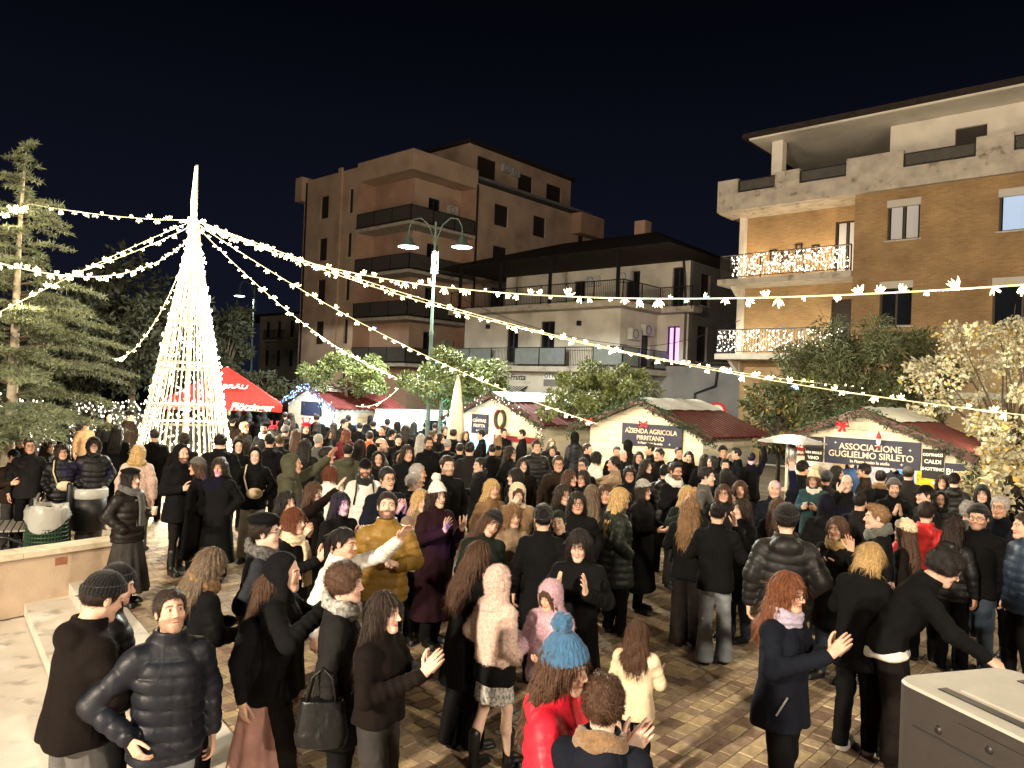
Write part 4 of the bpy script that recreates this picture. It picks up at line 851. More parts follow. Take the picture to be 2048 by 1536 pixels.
for x, z in ((-.28, 2.5), (.35, 2.38)):
    fg = tag(empty('hanging_ornament', tuple(g2w(-4.57+x, 15-.42, z-.3)), -GA), 'red and white bow ornament at the hut peak' if x < 0 else 'small red hooded cloth doll hanging from the hut gable', 'ornament'); fg.scale = (.7, .7, .7)
    if x > 0:
        MB().lathe([(0, .32), (.05, .2), (.07, .12), (.0, .1)], 10).build('hat', M['red'], fg, True); MB().lathe([(0, .13), (.05, .1), (.06, .02), (.03, -.06), (0, -.08)], 10).build('body', M['letterw'], fg, True); MB().lathe([(0, -.06), (.04, -.08), (.03, -.14), (0, -.15)], 8).build('foot', M['red'], fg, True)
    else:
        m_ = MB(); [m_.tube([(0, 0, .25), (s_*.13, -.03, .33), (s_*.16, -.02, .22), (0, 0, .23)], .035, 6) for s_ in (-1, 1)]; m_.tube([(0, 0, .24), (-.08, -.02, .05)], [.03, .045], 5); m_.tube([(0, 0, .24), (.07, -.02, .07)], [.03, .04], 5); m_.build('bow', M['red'], fg, True)
t2 = stall(-9.39, 'middle wooden hut with navy farm name board and green garland', True, (-.55, 1.02, 1.62, 2.12, [('AZIENDA AGRICOLA', .155, .22, 1.95, 'letter', .92), ('PIRRITANO', .15, .22, 1.8, 'letter', .95), ('In Piazza sotto le stelle', .07, .22, 1.69, 'letter', 1)]), seed=2)
garland(t2, [(-hw-.36, -.36, EZ-.3), (-hw-.3, -.37, EZ-.1), (0, -.37, PZ+.06), (hw+.3, -.37, EZ-.1), (hw+.36, -.33, EZ-.25)], 6, 2400, .13)
for x in (-1.25, .25): m_ = MB(); [m_.tube([(x, -.42, EZ+.1), (x+s_*.1, -.44, EZ+.17), (x+s_*.1, -.43, EZ+.05), (x, -.42, EZ+.1)], .025, 5) for s_ in (-1, 1)]; m_.build('red_bow', M['red'], t2, True)
tp_ = MB(); V = [(hw+.012+.01*math.sin(9*y+5*z), y, z) for z in np.linspace(.5, 1.55, 8) for y in np.linspace(.1, 2.3, 12)]; tp_.add(V, [[i*12+j, i*12+j+1, i*12+j+13, i*12+j+12] for i in range(7) for j in range(11)]); tp_.build('silver_sheet', M['tarp'], t2, True)
t3 = stall(-13.95, 'left wooden hut with cyan lit display and fruit name board', True, (-.95, -.35, 1.55, 2.08, [('CENTRAL', .12, -.65, 1.90, 'letter', 1), ('FRUTTA', .12, -.65, 1.76, 'letter', 1), ('In Piazza', .06, -.65, 1.63, 'letter', 1)]), seed=3)
garland(t3, [(-hw-.3, -.36, EZ-.5), (-hw-.3, -.36, EZ-.1), (0, -.36, PZ+.05), (hw+.3, -.36, EZ-.1), (hw+.25, -.36, 1.2)], 7, 1900, .11, 60)
MB().box((-1.45, -.03, .7), (-.15, -.006, 1.5)).build('display_window', M['cyan'], t3); MB().box((-.1, -.05, 1.42), (1.45, -.006, 1.56)).build('red_band', M['red_board'], t3)
m_ = MB(); th = np.linspace(0, 2*np.pi, 21); m_.tube(np.stack([.1+.17*np.cos(th), 0*th-.05, 1.98+.24*np.sin(th)], 1), .05, 6, False); m_.build('wreath', M['leafg'], t3); bulb_cloud('berries', np.stack([.1+.17*np.cos(th*1.7), 0*th-.1, 1.98+.24*np.sin(th*1.7)], 1), M['red'], t3, .02)
lamp('display_glow', 'POINT', (-.8, -.6, 1.1), 22, (.25, .65, 1), .2, parent=t3)
t4 = stall(-22.8, 'far wooden hut with blue fairy lights beside the red parasol', True, (-.6, .6, 1.62, 2.1, [('CANTINE', .14, 0, 1.93, 'letter', 1)][:0]), seed=4)
garland(t4, [(-hw-.3, -.36, EZ-.2), (0, -.36, PZ+.05), (hw+.3, -.36, EZ-.2), (hw+.2, -.36, 1.2)], 8, 700, .1, 240); lamp('hut_lamp', 'POINT', (.4, -1.0, 2.0), 60, (.45, .72, 1), .2, parent=t4); lamp('hut_lamp', 'POINT', (2.6, 1.0, 1.6), 40, (.4, .72, 1), .2, parent=t4)
lamp('tree_glow', 'POINT', tuple(gz(900, 21.8)+np.array([0, 0, 1.75])), 60, (.25, .85, 1), .15)
# ------------------------------------------------------------------ red parasol
pc = gz(452, 21.5); pb = tag(empty('red_parasol', tuple(pc), R(18)), 'big red beer garden parasol with white script lettering', 'parasol')
HX, HZ, TZ = 1.5, 2.13, 3.12; cv = MB()
cor = [(HX*s_, HX*t_, HZ) for s_, t_ in ((-1, -1), (1, -1), (1, 1), (-1, 1))]
for k in range(4):
    a = np.array(cor[k]); b_ = np.array(cor[(k+1) % 4]); apx = np.array([0, 0, TZ]); rows = []
    for i in range(9):
        f = i/8; p, q = apx+(a-apx)*f, apx+(b_-apx)*f; rows.append([p+(q-p)*j/8 + np.array([0, 0, -.07*math.sin(np.pi*f)*math.sin(np.pi*j/8)]) for j in range(9)])
    cv.add([r_ for row in rows for r_ in row], [[i*9+j, i*9+j+9, i*9+j+10, i*9+j+1] for i in range(8) for j in range(8)])
    d = np.array([0, 0, -.2]); cv.add([a, b_, b_+d, a+d], [[3, 2, 1, 0]])
canopy = cv.build('canopy', M['redcloth'], pb, True)
put_text(canopy, 'Flötzinger', .27, M['letterw'], (.72, -HX-.012, HZ-.095), .3, .006)
put_text(canopy, 'BRÄU', .26, M['letterw'], (.25, -.86, 2.56), .15, .006, rx=33); MB().add([(-.25, -1.0, 2.475), (-.13, -1.0, 2.475), (-.13, -.78, 2.62), (-.25, -.78, 2.62)], [[0, 1, 2, 3]]).build('crest', M['letterw'], canopy)
MB().tube([(0, 0, 0), (0, 0, TZ)], .035, 8).build('pole', M['greymetal'], pb)
for c_ in cor: MB().bar((0, 0, TZ-.1), (c_[0], c_[1], c_[2]-.03), .025).build('rib', M['greymetal'], pb)
# closed beige parasol, patio heater, van
cp = tag(empty('closed_parasol', tuple(gz(915, 19.8))), 'folded beige parasol beside the cyan lit hut', 'parasol'); mb = MB(); th = np.linspace(0, 2*np.pi, 25)[:-1]; V = []
for z, r_ in ((1.2, .15), (1.35, .2), (1.8, .17), (2.4, .12), (2.95, .05), (3.05, .01)): V += [(r_*(1+.22*math.cos(8*a))*math.cos(a), r_*(1+.22*math.cos(8*a))*math.sin(a), z) for a in th]
mb.add(V, [[i*24+j, i*24+(j+1) % 24, i*24+24+(j+1) % 24, i*24+24+j] for i in range(5) for j in range(24)]); mb.build('canopy', M['beigecloth'], cp, True); MB().tube([(0, 0, 0), (0, 0, 3.12)], .025, 8).build('pole', M['wood'], cp)
ph_ = tag(empty('patio_heater', tuple(gz(1587, 13.6))), 'silver patio heater with wide disc reflector before the right hut', 'patio heater'); MB().lathe([(.22, 0), (.22, .7), (.05, .75), (.05, 1.62), (.09, 1.65), (.09, 1.95), (.04, 2.0), (.04, 2.08)], 14).build('burner_post', M['greymetal'], ph_, True)
MB().lathe([(0, 2.18), (.2, 2.16), (.6, 2.04), (.6, 2.03), (.2, 2.13), (0, 2.15)], 12).build('reflector', M['greymetal'], ph_)
vn = tag(empty('white_van', tuple(gz(885, 25.5)), R(-28)), 'white delivery van parked behind the folded parasol', 'van'); mb = MB()
sec = [(-2.2, .35, 1.95), (-.2, .35, 2.0), (.7, .35, 1.95), (1.25, .35, 1.25), (2.0, .35, 1.05), (2.15, .4, .8)]
V = []
for x, zl, zh in sec: V += [(x, -.85, zl), (x, .85, zl), (x, .85, zh*.7+zl*.3), (x, .72, zh), (x, -.72, zh), (x, -.85, zh*.7+zl*.3)]
F = [[i*6+j, i*6+(j+1) % 6, i*6+6+(j+1) % 6, i*6+6+j] for i in range(5) for j in range(6)]; mb.add(V, F); mb.add([V[j] for j in range(6)], [[0, 5, 2, 1], [5, 4, 3, 2]]); mb.add([V[30+j] for j in range(6)], [[1, 2, 5, 0], [2, 3, 4, 5]]); bd = mb.build('body', M['vanwhite'], vn)
MB().add([(.76, -.62, 1.88), (.76, .62, 1.88), (1.24, .68, 1.3), (1.24, -.68, 1.3)], [[0, 3, 2, 1]]).build('windscreen', M['glass'], vn).location = (.03, 0, .03)
MB().box((-.1, -.865, 1.2), (.75, -.84, 1.7)).build('side_window', M['glass'], vn); [MB().lathe([(0, -.1), (.3, -.1), (.32, 0), (.3, .1), (0, .1)], 16).build('wheel', M['rubber'], vn) for _ in range(0)]
for x in (-1.4, 1.35):
    for y in (-.8, .8): w_ = MB().lathe([(0, -.1), (.28, -.1), (.32, -.05), (.32, .05), (.28, .1), (0, .1)], 16).build('wheel', M['rubber'], vn, True); w_.rotation_euler = (R(90), 0, 0); w_.location = (x, y, .32)
for y in (-.6, .6): h_ = MB().lathe([(0, .04), (.1, .03), (.13, 0), (.13, -.03)], 12).build('headlight', M['greymetal'], vn, True); h_.rotation_euler = (0, R(90), 0); h_.location = (2.1, y, .85)
# ------------------------------------------------------------------ bench and litter bins behind the low wall
bx = at_z(22, 1102, 0); bn = tag(empty('park_bench', (bx[0], bx[1], 0), R(-62)), 'iron and slat park bench behind the low wall', 'bench')
for k in range(5): MB().box((-.8, -.2+k*.09, .43), (.8, -.13+k*.09, .455)).build('seat_slat', M['wood'], bn)
for k in range(4): MB().box((-.8, .26+k*.02, .52+k*.095), (.8, .285+k*.02, .59+k*.095)).build('back_slat', M['wood'], bn)
for x in (-.72, .72): MB().tube([(x, -.3, .02), (x, -.22, .3), (x, -.2, .42), (x, .22, .42), (x, .3, .9)], .03, 6).tube([(x, .34, .02), (x, .2, .25), (x, .0, .34), (x, -.18, .36)], .03, 6).build('iron_end', M['metal'], bn, True)
g1 = at_z(91, 1117, 0); gb = tag(empty('green_bin', (g1[0], g1[1], 0)), 'green perforated plastic litter bin lined with a clear bag', 'bin')
mb = MB(); n_ = 40
for i in range(14):
    z = i*.058; r_ = .30-.0*i+(.0 if i else 0)-.055*(i/13); mb.tube([(r_*math.cos(t), r_*math.sin(t), z) for t in np.linspace(0, 2*np.pi, n_+1)], .017, 4, False)
for j in range(n_): t = 2*np.pi*j/n_; mb.tube([(.30*math.cos(t), .30*math.sin(t), 0), (.245*math.cos(t), .245*math.sin(t), .76)], .010, 4, False)
mb.build('lattice_body', M['greenplastic'], gb, True); MB().lathe([(0, .02), (.27, .02), (.215, .74)], 24).build('inner_liner', M['shutter'], gb)
V = []; th = np.linspace(0, 2*np.pi, 33)[:-1]
for z, r_ in ((.50, .285), (.62, .30), (.74, .285), (.80, .26), (.78, .22), (.6, .2)): V += [((r_+.02*math.sin(5*a+z*20))*math.cos(a), (r_+.02*math.sin(5*a+z*20))*math.sin(a), z+(.09*math.sin(2*a+1) if z < .55 else .02*math.sin(3*a))) for a in th]
MB().add(V, [[i*32+j, i*32+(j+1) % 32, i*32+32+(j+1) % 32, i*32+32+j] for i in range(5) for j in range(32)]).build('clear_bag', M['clearbag'], gb, True)
g2_ = at_z(143, 1105, 0); db = tag(empty('grey_bin', (g2_[0]+.05, g2_[1]+.35, 0)), 'dark grey round litter bin hung on a black post', 'bin')
MB().lathe([(0, .28), (.2, .28), (.235, .3), (.245, .9), (.22, .9), (.215, .5), (0, .5)], 24).build('drum', M['metal'], db, True); MB().lathe([(.248, .80), (.262, .82), (.262, .93), (.235, .96), (.22, .93)], 24).build('rim', M['clearbag'], db, True); MB().tube([(-.16, -.28, 0), (-.16, -.28, 1.02), (-.16, -.28, 1.06)], [.045, .045, .03], 10).build('post', M['metal'], db, True)
# ------------------------------------------------------------------ dark cabinet in the right foreground
cbx = tag(empty('equipment_cabinet'), 'dark grey plastic cabinet with pale lid in the right foreground', 'cabinet')
def rbox(L_, Wd, z0, z1, r_, seg=6, inset=0.0):
    pts = []
    for cx, cy, a0 in ((L_-r_, Wd-r_, 0), (r_, Wd-r_, 90), (r_, r_, 180), (L_-r_, r_, 270)):
        for i in range(seg+1): a = R(a0+90*i/seg); pts.append((cx+(r_-inset)*math.cos(a), cy+(r_-inset)*math.sin(a)))
    n_ = len(pts); V = [(x, y, z0) for x, y in pts]+[(x, y, z1) for x, y in pts]; return pts, n_, V
def prism(pts, z0, z1, name, m_, ch=.0):
    n_ = len(pts); me = bpy.data.meshes.new(name); c_ = np.mean(np.array(pts), 0)
    P2 = [(p[0]+(c_[0]-p[0])*ch, p[1]+(c_[1]-p[1])*ch) for p in pts]
    me.from_pydata([(x, y, z0) for x, y in pts]+[(x, y, z1-(.012 if ch else 0)) for x, y in pts]+[(x, y, z1) for x, y in P2], [], [(i, (i+1) % n_, n_+(i+1) % n_, n_+i) for i in range(n_)]+[(n_+i, n_+(i+1) % n_, 2*n_+(i+1) % n_, 2*n_+i) for i in range(n_)]+[tuple(range(2*n_, 3*n_))]); me.materials.append(m_); me.update(); return obj(name, me, cbx)
cz = 1.62; c0 = at_z(1783, 1352, cz); ang = math.atan2(*( (at_z(2030, 1470, cz)-c0)[[1, 0]] )); cbx.location = (c0[0], c0[1], 0); cbx.rotation_euler = (0, 0, ang)
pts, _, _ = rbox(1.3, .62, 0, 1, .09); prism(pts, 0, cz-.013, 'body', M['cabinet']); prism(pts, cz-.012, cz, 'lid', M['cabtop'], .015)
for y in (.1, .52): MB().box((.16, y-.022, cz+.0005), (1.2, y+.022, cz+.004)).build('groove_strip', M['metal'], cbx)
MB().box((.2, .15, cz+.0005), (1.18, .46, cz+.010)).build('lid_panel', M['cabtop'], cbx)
MB().box((.12, -.004, cz-.16), (1.2, .004, cz-.152)).build('panel_seam', M['rubber'], cbx); MB().box((.33, -.005, cz-.085), (1.2, .003, cz-.055)).build('latch_strip', M['cabinet'], cbx)
for x, z in ((.24, cz-.12), (.46, cz-.095), (.62, cz-.21)): s_ = MB().lathe([(0, .006), (.012, .006), (.016, 0), (.02, -.004)], 12).build('screw', M['metal'], cbx, True); s_.rotation_euler = (R(90), 0, 0); s_.location = (x, -.002, z)
# ------------------------------------------------------------------ people: templates
LODH = {0: (.0105, .0036, .0045), 1: (.016, .0057, .0065), 2: (.026, .011, .0125)}     # body, head, hand cell sizes
CACHE = {}
f32 = np.float32
def xf(V, M4):
    M4 = np.array(M4, float); return np.asarray(V) @ M4[:3, :3].T + M4[:3, 3]
def head_sdf(P):
    x, y, z = P.T; Q = P.copy(); Q[:, 0] = np.abs(x)
    d = s_ell(P, (0, .018, .032), (.076, .096, .088))
    d = s_min(d, s_ell(P, (0, -.03, -.045), (.057, .06, .074)), .035)
    d = s_min(d, s_ell(P, (0, -.07, -.1), (.024, .02, .02)), .03)
    d = s_min(d, s_cone(Q, (.05, .0, -.055), (.015, -.065, -.1), .016, .014), .03)
    d = s_min(d, s_ell(Q, (.036, -.058, -.03), (.026, .026, .026)), .02)
    d = s_min(d, s_cone(Q, (.0, -.086, .025), (.042, -.068, .022), .010, .008), .014)
    d = s_max(d, -s_ell(Q, (.031, -.1, .004), (.018, .018, .0125)), .012)
    d = s_min(d, s_ell(Q, (.031, -.0735, .003), (.0125,)*3), .003)
    d = s_min(d, s_cone(P, (0, -.082, .012), (0, -.107, -.03), .0075, .011), .012)
    d = s_min(d, s_ell(Q, (.0115, -.094, -.036), (.008, .0095, .0075)), .006)
    d = s_min(d, s_ell(P, (0, -.0865, -.062), (.022, .0075, .0055)), .005)
    d = s_min(d, s_ell(P, (0, -.0855, -.0735), (.019, .0085, .006)), .005)
    d = d + .003*np.exp(-((z+.0675)/.0022)**2 - (x/.02)**2)*(y < -.06)
    d = s_min(d, s_ell(Q, (.0775, .012, -.006), (.010, .02, .031)), .008)
    d = s_min(d, s_cone(P, (0, .022, -.07), (0, .036, -.22), .054, .058), .03)
    return d
def head_tpl(l, beard, hv=0):
    k = ('head', l, beard, hv)
    if k in CACHE: return CACHE[k]
    k0 = ('headraw', l)
    if k0 not in CACHE: CACHE[k0] = sdf_mesh(head_sdf, (-.105, -.14, -.24), (.105, .135, .135), LODH[l][1])
    V, F = CACHE[k0]; V = V.copy()
    smile = (0, 1, .5, 0, .8, 1)[hv]; opn = (0, 1, 0, 0, 0, .6)[hv]
    x, y, z = V.T; ax = np.abs(x)
    c = np.ones((len(V), 3))
    def blend(m, col): c[:] = c*(1-m[:, None]) + np.array(col)*m[:, None]
    ck = np.exp(-((ax-.038)/.02)**2 - ((z+.03)/.022)**2)*(y < -.03); blend(ck*.35, (1.05, .72, .68))
    nz = np.exp(-(x/.014)**2 - ((z+.03)/.014)**2)*(y < -.09); blend(nz*.3, (1.05, .75, .7))
    zm = z + .0675 - smile*.006*(ax/.022)**2; mw = .023+.006*smile
    lp = ((((x/(mw+.003))**2 + (zm/(.0115+.004*opn))**2) < 1) & (y < -.062)).astype(float); blend(lp*(.75 if not beard else .4), (.75, .36, .34))
    mo = np.exp(-(zm/(.0028+.003*opn))**4)*(ax < mw)*(y < -.062); blend(mo*.85, (.22, .08, .08))
    if opn: te = ((np.abs(zm-.0022) < .0022) & (ax < mw*.8) & (y < -.062)).astype(float); blend(te*.9, (1.2, 1.25, 1.3))
    for sg in (1,): nl = np.exp(-((ax-.03-.012*np.clip(-.03-z, 0, .05)/.05)/.0035)**2)*((z < -.03) & (z > -.07) & (y < -.05)); blend(nl*.35*(.5+smile), (.72, .5, .45))
    bz = .0235 + .09*(ax-.012) - 3.2*np.clip(ax-.034, 0, 1)**1.5
    br = (np.abs(z-bz) < .0048).astype(float)*((ax > .012) & (ax < .05) & (y < -.045)); blend(br*.85, (.12, .08, .06))
    de = np.sqrt(((np.stack([ax, y, z], 1)-np.array([.031, -.0735, .003]))**2).sum(1))
    ey = ((de < .0145) & (y < -.079) & (np.abs(z-.003) < .0062)).astype(float); blend(ey, (1.15, 1.2, 1.3))
    ir = (ey > 0) & (((ax-.031)**2 + (z-.003)**2) < .0062**2); blend(ir.astype(float), (.05, .03, .02))
    ld = ((de < .019) & (y < -.07) & (ey == 0) & (np.abs(ax-.031) < .017) & (np.abs(z-.003) < .0105)).astype(float); blend(ld*.6, (.42, .28, .24))
    if beard:
        a = np.clip((-.036-z)/.012, 0, 1)*(z > -.125)*(y < .02)*np.clip((.06+y)/-.0 if False else 1, 0, 1)
        a = a*(1-lp); b2 = ((np.abs(z+.053) < .0065) & (ax < .03) & (y < -.07)); a = np.maximum(a, b2*1.0)
        blend(a*(.9 if beard == 1 else .5), (.13, .085, .06))
    a_, b_, n_, zl = ((0, 0, 0, 0), (.05, .02, -.004, -.02), (-.05, -.05, .006, .03), (.03, .10, .003, .0), (-.03, .05, -.003, .04), (.06, -.06, .004, -.03))[hv]
    jw = np.clip(-.02-z, 0, .09)/.09; V[:, 0] *= 1+a_+b_*jw; V[:, 2] *= 1+zl; V[:, 1] -= n_*np.exp(-(x/.016)**2-((z+.025)/.02)**2)*(y < -.085)
    CACHE[k] = (V, F, c); return CACHE[k]
def hand_tpl(l, pose):
    k = ('hand', l, pose)
    if k in CACHE: return CACHE[k]
    curl = {'flat': 6, 'relax': 26, 'grip': 52, 'fist': 78, 'open': 10}[pose]; spread = {'open': 9, 'flat': 2}.get(pose, 2)
    segs = []
    for i, (by, L, bx) in enumerate(((.030, .072, .088), (.0105, .080, .092), (-.0095, .074, .088), (-.028, .058, .080))):
        p = np.array([bx, by, 0.]); a = 0.0; sp = R((1.5-i)*spread)
        for j, q in enumerate((.45, .31, .24)):
            a += R(curl*(1.0 if j else .8)*(1+.08*i)); dv = np.array([math.cos(a)*math.cos(sp), math.cos(a)*math.sin(sp), -math.sin(a)])
            n = p + dv*L*q; segs.append((p, n, .0092-.0009*j, .0086-.0011*j)); p = n
    p = np.array([.022, .03, -.006]); tz = -.35 if pose in ('grip', 'fist') else -.12
    for j, (L, dv) in enumerate(((.042, (.62, .72, tz)), (.032, (.85, .45, tz*1.5)), (.026, (.93, .25, tz*1.8)))):
        dv = np.array(dv); dv /= np.linalg.norm(dv)
        if pose == 'fist' and j: dv = np.array([.5, -.6, -.6]); dv /= np.linalg.norm(dv)
        n = p+dv*L; segs.append((p, n, .0125-.0015*j, .011-.0015*j)); p = n
    def f(P):
        d = s_cone(P, (.0, .016, 0), (.088, .028, 0), .0165, .0125)
        for y0, x1, y1 in ((.005, .092, .01), (-.006, .088, -.0095), (-.016, .08, -.027)): d = s_min(d, s_cone(P, (0, y0, 0), (x1, y1, 0), .0165, .012), .012)
        d = s_min(d, s_cone(P, (-.05, 0, 0), (0, 0, 0), .026, .024), .02)
        dd = None
        for a, b, ra, rb in segs:
            q = s_cone(P, a, b, ra, rb); dd = q if dd is None else np.minimum(dd, q)
        return s_min(d, dd, .006)
    V, F = sdf_mesh(f, (-.06, -.075, -.11), (.19, .1, .05), LODH[l][2])
    c = np.ones((len(V), 3)); t = np.clip((V[:, 0]-.1)/.06, 0, 1)[:, None]; c = c*(1-t*.35) + np.array([1.08, .72, .66])*t*.35
    CACHE[k] = (V, F, c); return CACHE[k]
# arms: elbow, wrist, finger direction, palm normal, hand pose (for the figure's right arm, x<0; mirrored for the left)
ARM = {
 'down':   ((-.245, .03, 1.14), (-.255, -.05, .905), (0, -.25, -1), (1, 0, 0), 'relax'),
 'hang':   ((-.25, .05, 1.15), (-.27, .02, .91), (0, -.1, -1), (1, 0, 0), 'relax'),
 'pocket': ((-.29, .09, 1.15), (-.195, -.10, .985), None, None, None),
 'clap':   ((-.27, -.06, 1.15), (-.045, -.33, 1.27), (.12, -.62, .75), (1, 0, .1), 'flat'),
 'clapo':  ((-.28, -.06, 1.16), (-.115, -.33, 1.27), (.0, -.6, .8), (1, 0, .1), 'open'),
 'claphi': ((-.28, -.14, 1.22), (-.05, -.34, 1.42), (.1, -.4, .9), (1, 0, .1), 'flat'),
 'hold':   ((-.25, .0, 1.13), (-.13, -.25, 1.17), (.5, -.8, .2), (1, .5, 0), 'grip'),
 'holdhi': ((-.27, -.06, 1.15), (-.10, -.26, 1.36), (.4, -.3, .8), (1, .3, 0), 'grip'),
 'cross':  ((-.25, -.10, 1.13), (.06, -.21, 1.17), (1, -.1, .1), (0, 1, 0), 'relax'),
 'fist':   ((-.27, -.02, 1.14), (-.13, -.27, 1.16), (.7, -.6, .3), (0, .5, -1), 'fist'),
 'up':     ((-.26, -.12, 1.62), (-.22, -.2, 1.87), (.05, -.15, 1), (0, -1, 0), 'open'),
 'upf':    ((-.27, -.24, 1.50), (-.16, -.42, 1.68), (.1, -.5, .85), (.4, -.8, 0), 'open'),
 'wave':   ((-.30, -.12, 1.20), (-.30, -.28, 1.43), (-.05, -.2, 1), (0, -1, -.1), 'open'),
 'face':   ((-.25, -.17, 1.22), (-.10, -.20, 1.48), (.5, .25, .8), (.2, 1, 0), 'relax'),
 'hip':    ((-.40, .05, 1.14), (-.235, -.10, 1.00), (.45, -.45, -.75), (1, .3, 0), 'relax'),
 'reach':  ((-.24, -.24, 1.26), (-.20, -.48, 1.24), (0, -1, -.1), (.5, 0, -1), 'relax'),
 'side':   ((-.40, -.02, 1.22), (-.60, -.10, 1.14), (-.8, -.3, -.3), (.3, 0, -1), 'relax'),
 'give':   ((-.24, -.06, 1.13), (-.16, -.32, 1.13), (.1, -1, .1), (.6, 0, 1), 'relax'),
}
SH = (-.170, .012, 1.365)
def mirx(v, s): return np.array([v[0]*(-s), v[1], v[2]], float)   # s=-1: right arm as listed, s=+1: mirrored
STANCE = {'stand': ((.10, .0), (.10, .02)), 'step': ((.09, -.13), (.09, .16)), 'wide': ((.15, .0), (.15, .02)), 'shift': ((.12, -.05), (.08, .06))}
def bend(V, lean, tilt=0):
    """bow the figure forward (deg) / sideways about the hips"""
    if not lean and not tilt: return V
    V = np.array(V, float); w = np.clip((V[:, 2]-.86)/.28, 0, 1); w = w*w*(3-2*w)
    for ang, (i, s) in ((lean, (1, -1)), (tilt, (0, 1))):
        if not ang: continue
        a = R(ang)*w; dz = V[:, 2]-.93; dh = V[:, i].copy()
        V[:, i] = dh*np.cos(a) + s*dz*np.sin(a); V[:, 2] = .93 + dz*np.cos(a) - s*dh*np.sin(a)
    return V
def bend_m(lean, tilt):
    return Matrix.Translation((0, 0, .93)) @ Matrix.Rotation(R(tilt), 4, 'Y') @ Matrix.Rotation(R(lean), 4, 'X') @ Matrix.Translation((0, 0, -.93))
def leg_pts(st, side):
    dx, dy = STANCE[st][0 if side < 0 else 1]
    hip = np.array([.085*side, .0, .90]); an = np.array([dx*side, dy, .085]); kn = (hip+an)/2 + np.array([.0, -.03, .02]); return hip, kn, an
def cloth_prof(kind, th):
    z = [.40, .55, .72, .88, 1.02, 1.16, 1.27, 1.345, 1.405, 1.46]
    a = [.235, .218, .205, .190, .166, .172, .176, .152, .100, .070]
    b = [.185, .175, .165, .148, .126, .130, .128, .110, .084, .068]
    c = [.005, .005, .008, .012, .005, .0, .005, .018, .028, .030]
    return np.array(z), np.array(a)+th, np.array(b)+th, np.array(c)
GAR = {  # hem, thickness, material, quilt
 'jacket': (.80, .014, 'fabric', 0), 'sweater': (.86, .004, 'knit', 0), 'puffer': (.80, .027, 'puffer', 1), 'coat': (.55, .014, 'fabric', 0), 'parka': (.70, .024, 'fabric', 0),
 'longcoat': (.27, .016, 'fabric', 0), 'fur': (.80, .038, 'fur', 0), 'furcoat': (.58, .045, 'fur', 0), 'leather': (.80, .024, 'leather', 0), 'pufcoat': (.58, .038, 'puffer', 1), 'crop': (.98, .02, 'knit', 0)}
def coat_mesh(kind, aR, aL, lean, tilt, l, seed, hem_=None):
    k = ('coat', kind, aR, aL, lean, tilt, l, seed % 3, hem_)
    if k in CACHE: return CACHE[k]
    hem, th, mt, q = GAR[kind]; hem = hem_ or hem
    zs, A, B, C = cloth_prof(kind, th)
    keep = zs > hem+.02
    hz = np.concatenate([[hem], zs[keep]])
    f_i = lambda arr: np.concatenate([[np.interp(hem, zs, arr)], arr[keep]])
    a, b, c = f_i(A), f_i(B), f_i(C)
    if kind == 'longcoat': a[0] += .03; b[0] += .03
    if kind in ('puffer', 'fur', 'leather', 'sweater'): a[0] -= .02; b[0] -= .015
    sd = seed % 3
    def f(P):
        x, y, z = P.T
        d = s_loft(P, hz, a, b, c, 2.35, .025)
        if q: d = d - .016*np.abs(np.sin(np.pi*(z+.01*np.sin(9*x+sd))/.085))**.42 + .012
        fold = s_noise(P*np.array([1, 1, .35], f32), 26, sd+3, 2)
        d = d - fold*(.013 if not q else .005)*np.clip((1.35-z)/.3, 0, 1)
        for s in (-1, 1): d = s_min(d, s_cone(P, (.03*s, .022, 1.418), (.155*s, .014, 1.365), .055+th*.4, .060+th*.45), .04)
        for s, an in ((-1, aR), (1, aL)):
            el, wr = [mirx(p, s) for p in ARM[an][:2]]; sh = mirx(SH, s)
            w1 = (lambda t: .010*np.abs(np.sin(t*3.2*np.pi))**.6-.005) if q else (lambda t: .0035*np.sin(t*17+sd)+.004*np.sin(t*29+2*sd)*t)
            r = .064+th*.62
            arm = s_cone(P, sh, el, r, r*.86, w1)
            w2 = (lambda t: .010*np.abs(np.sin(t*3.2*np.pi))**.6-.005) if q else (lambda t: .004*np.sin(t*21+1+sd)*(1-t)+.003*np.sin(t*43))
            arm = s_min(arm, s_cone(P, el, wr, r*.86, r*.68, w2), .03)
            arm = arm - .004*s_noise(P, 40, sd+11, 1)
            d = s_min(d, arm, .035)
        if kind in ('parka', 'puffer', 'pufcoat'):
            hd = np.maximum(s_ell(P, (0, .105, 1.405), (.125, .075, .085)), -s_ell(P, (0, .04, 1.50), (.085, .085, .09))); d = s_min(d, hd - .005*s_noise(P, 35, sd+4, 1), .02)
        # collar
        col = np.maximum(s_cone(P, (0, .028, 1.42), (0, .018, 1.50), .093+th*.3, .082+th*.5), -s_cone(P, (0, .03, 1.44), (0, .0, 1.58), .066, .074))
        d = s_min(d, np.maximum(col, z-1.515), .015)
        d = d + .005*np.exp(-(x/.007)**2)*(y < 0)*(z < 1.42)
        if mt == 'fur': d = d - .007*s_noise(P, 120, 5, 2)
        return d
    V, F = sdf_mesh(f, (-.72, -.62, hem-.04), (.72, .36, 2.0 if ('up' in (aR+aL)) else 1.56), LODH[l][0])
    V = bend(V, lean, tilt)
    CACHE[k] = mesh_np('coat', V, [F], [M[mt]]); return CACHE[k]
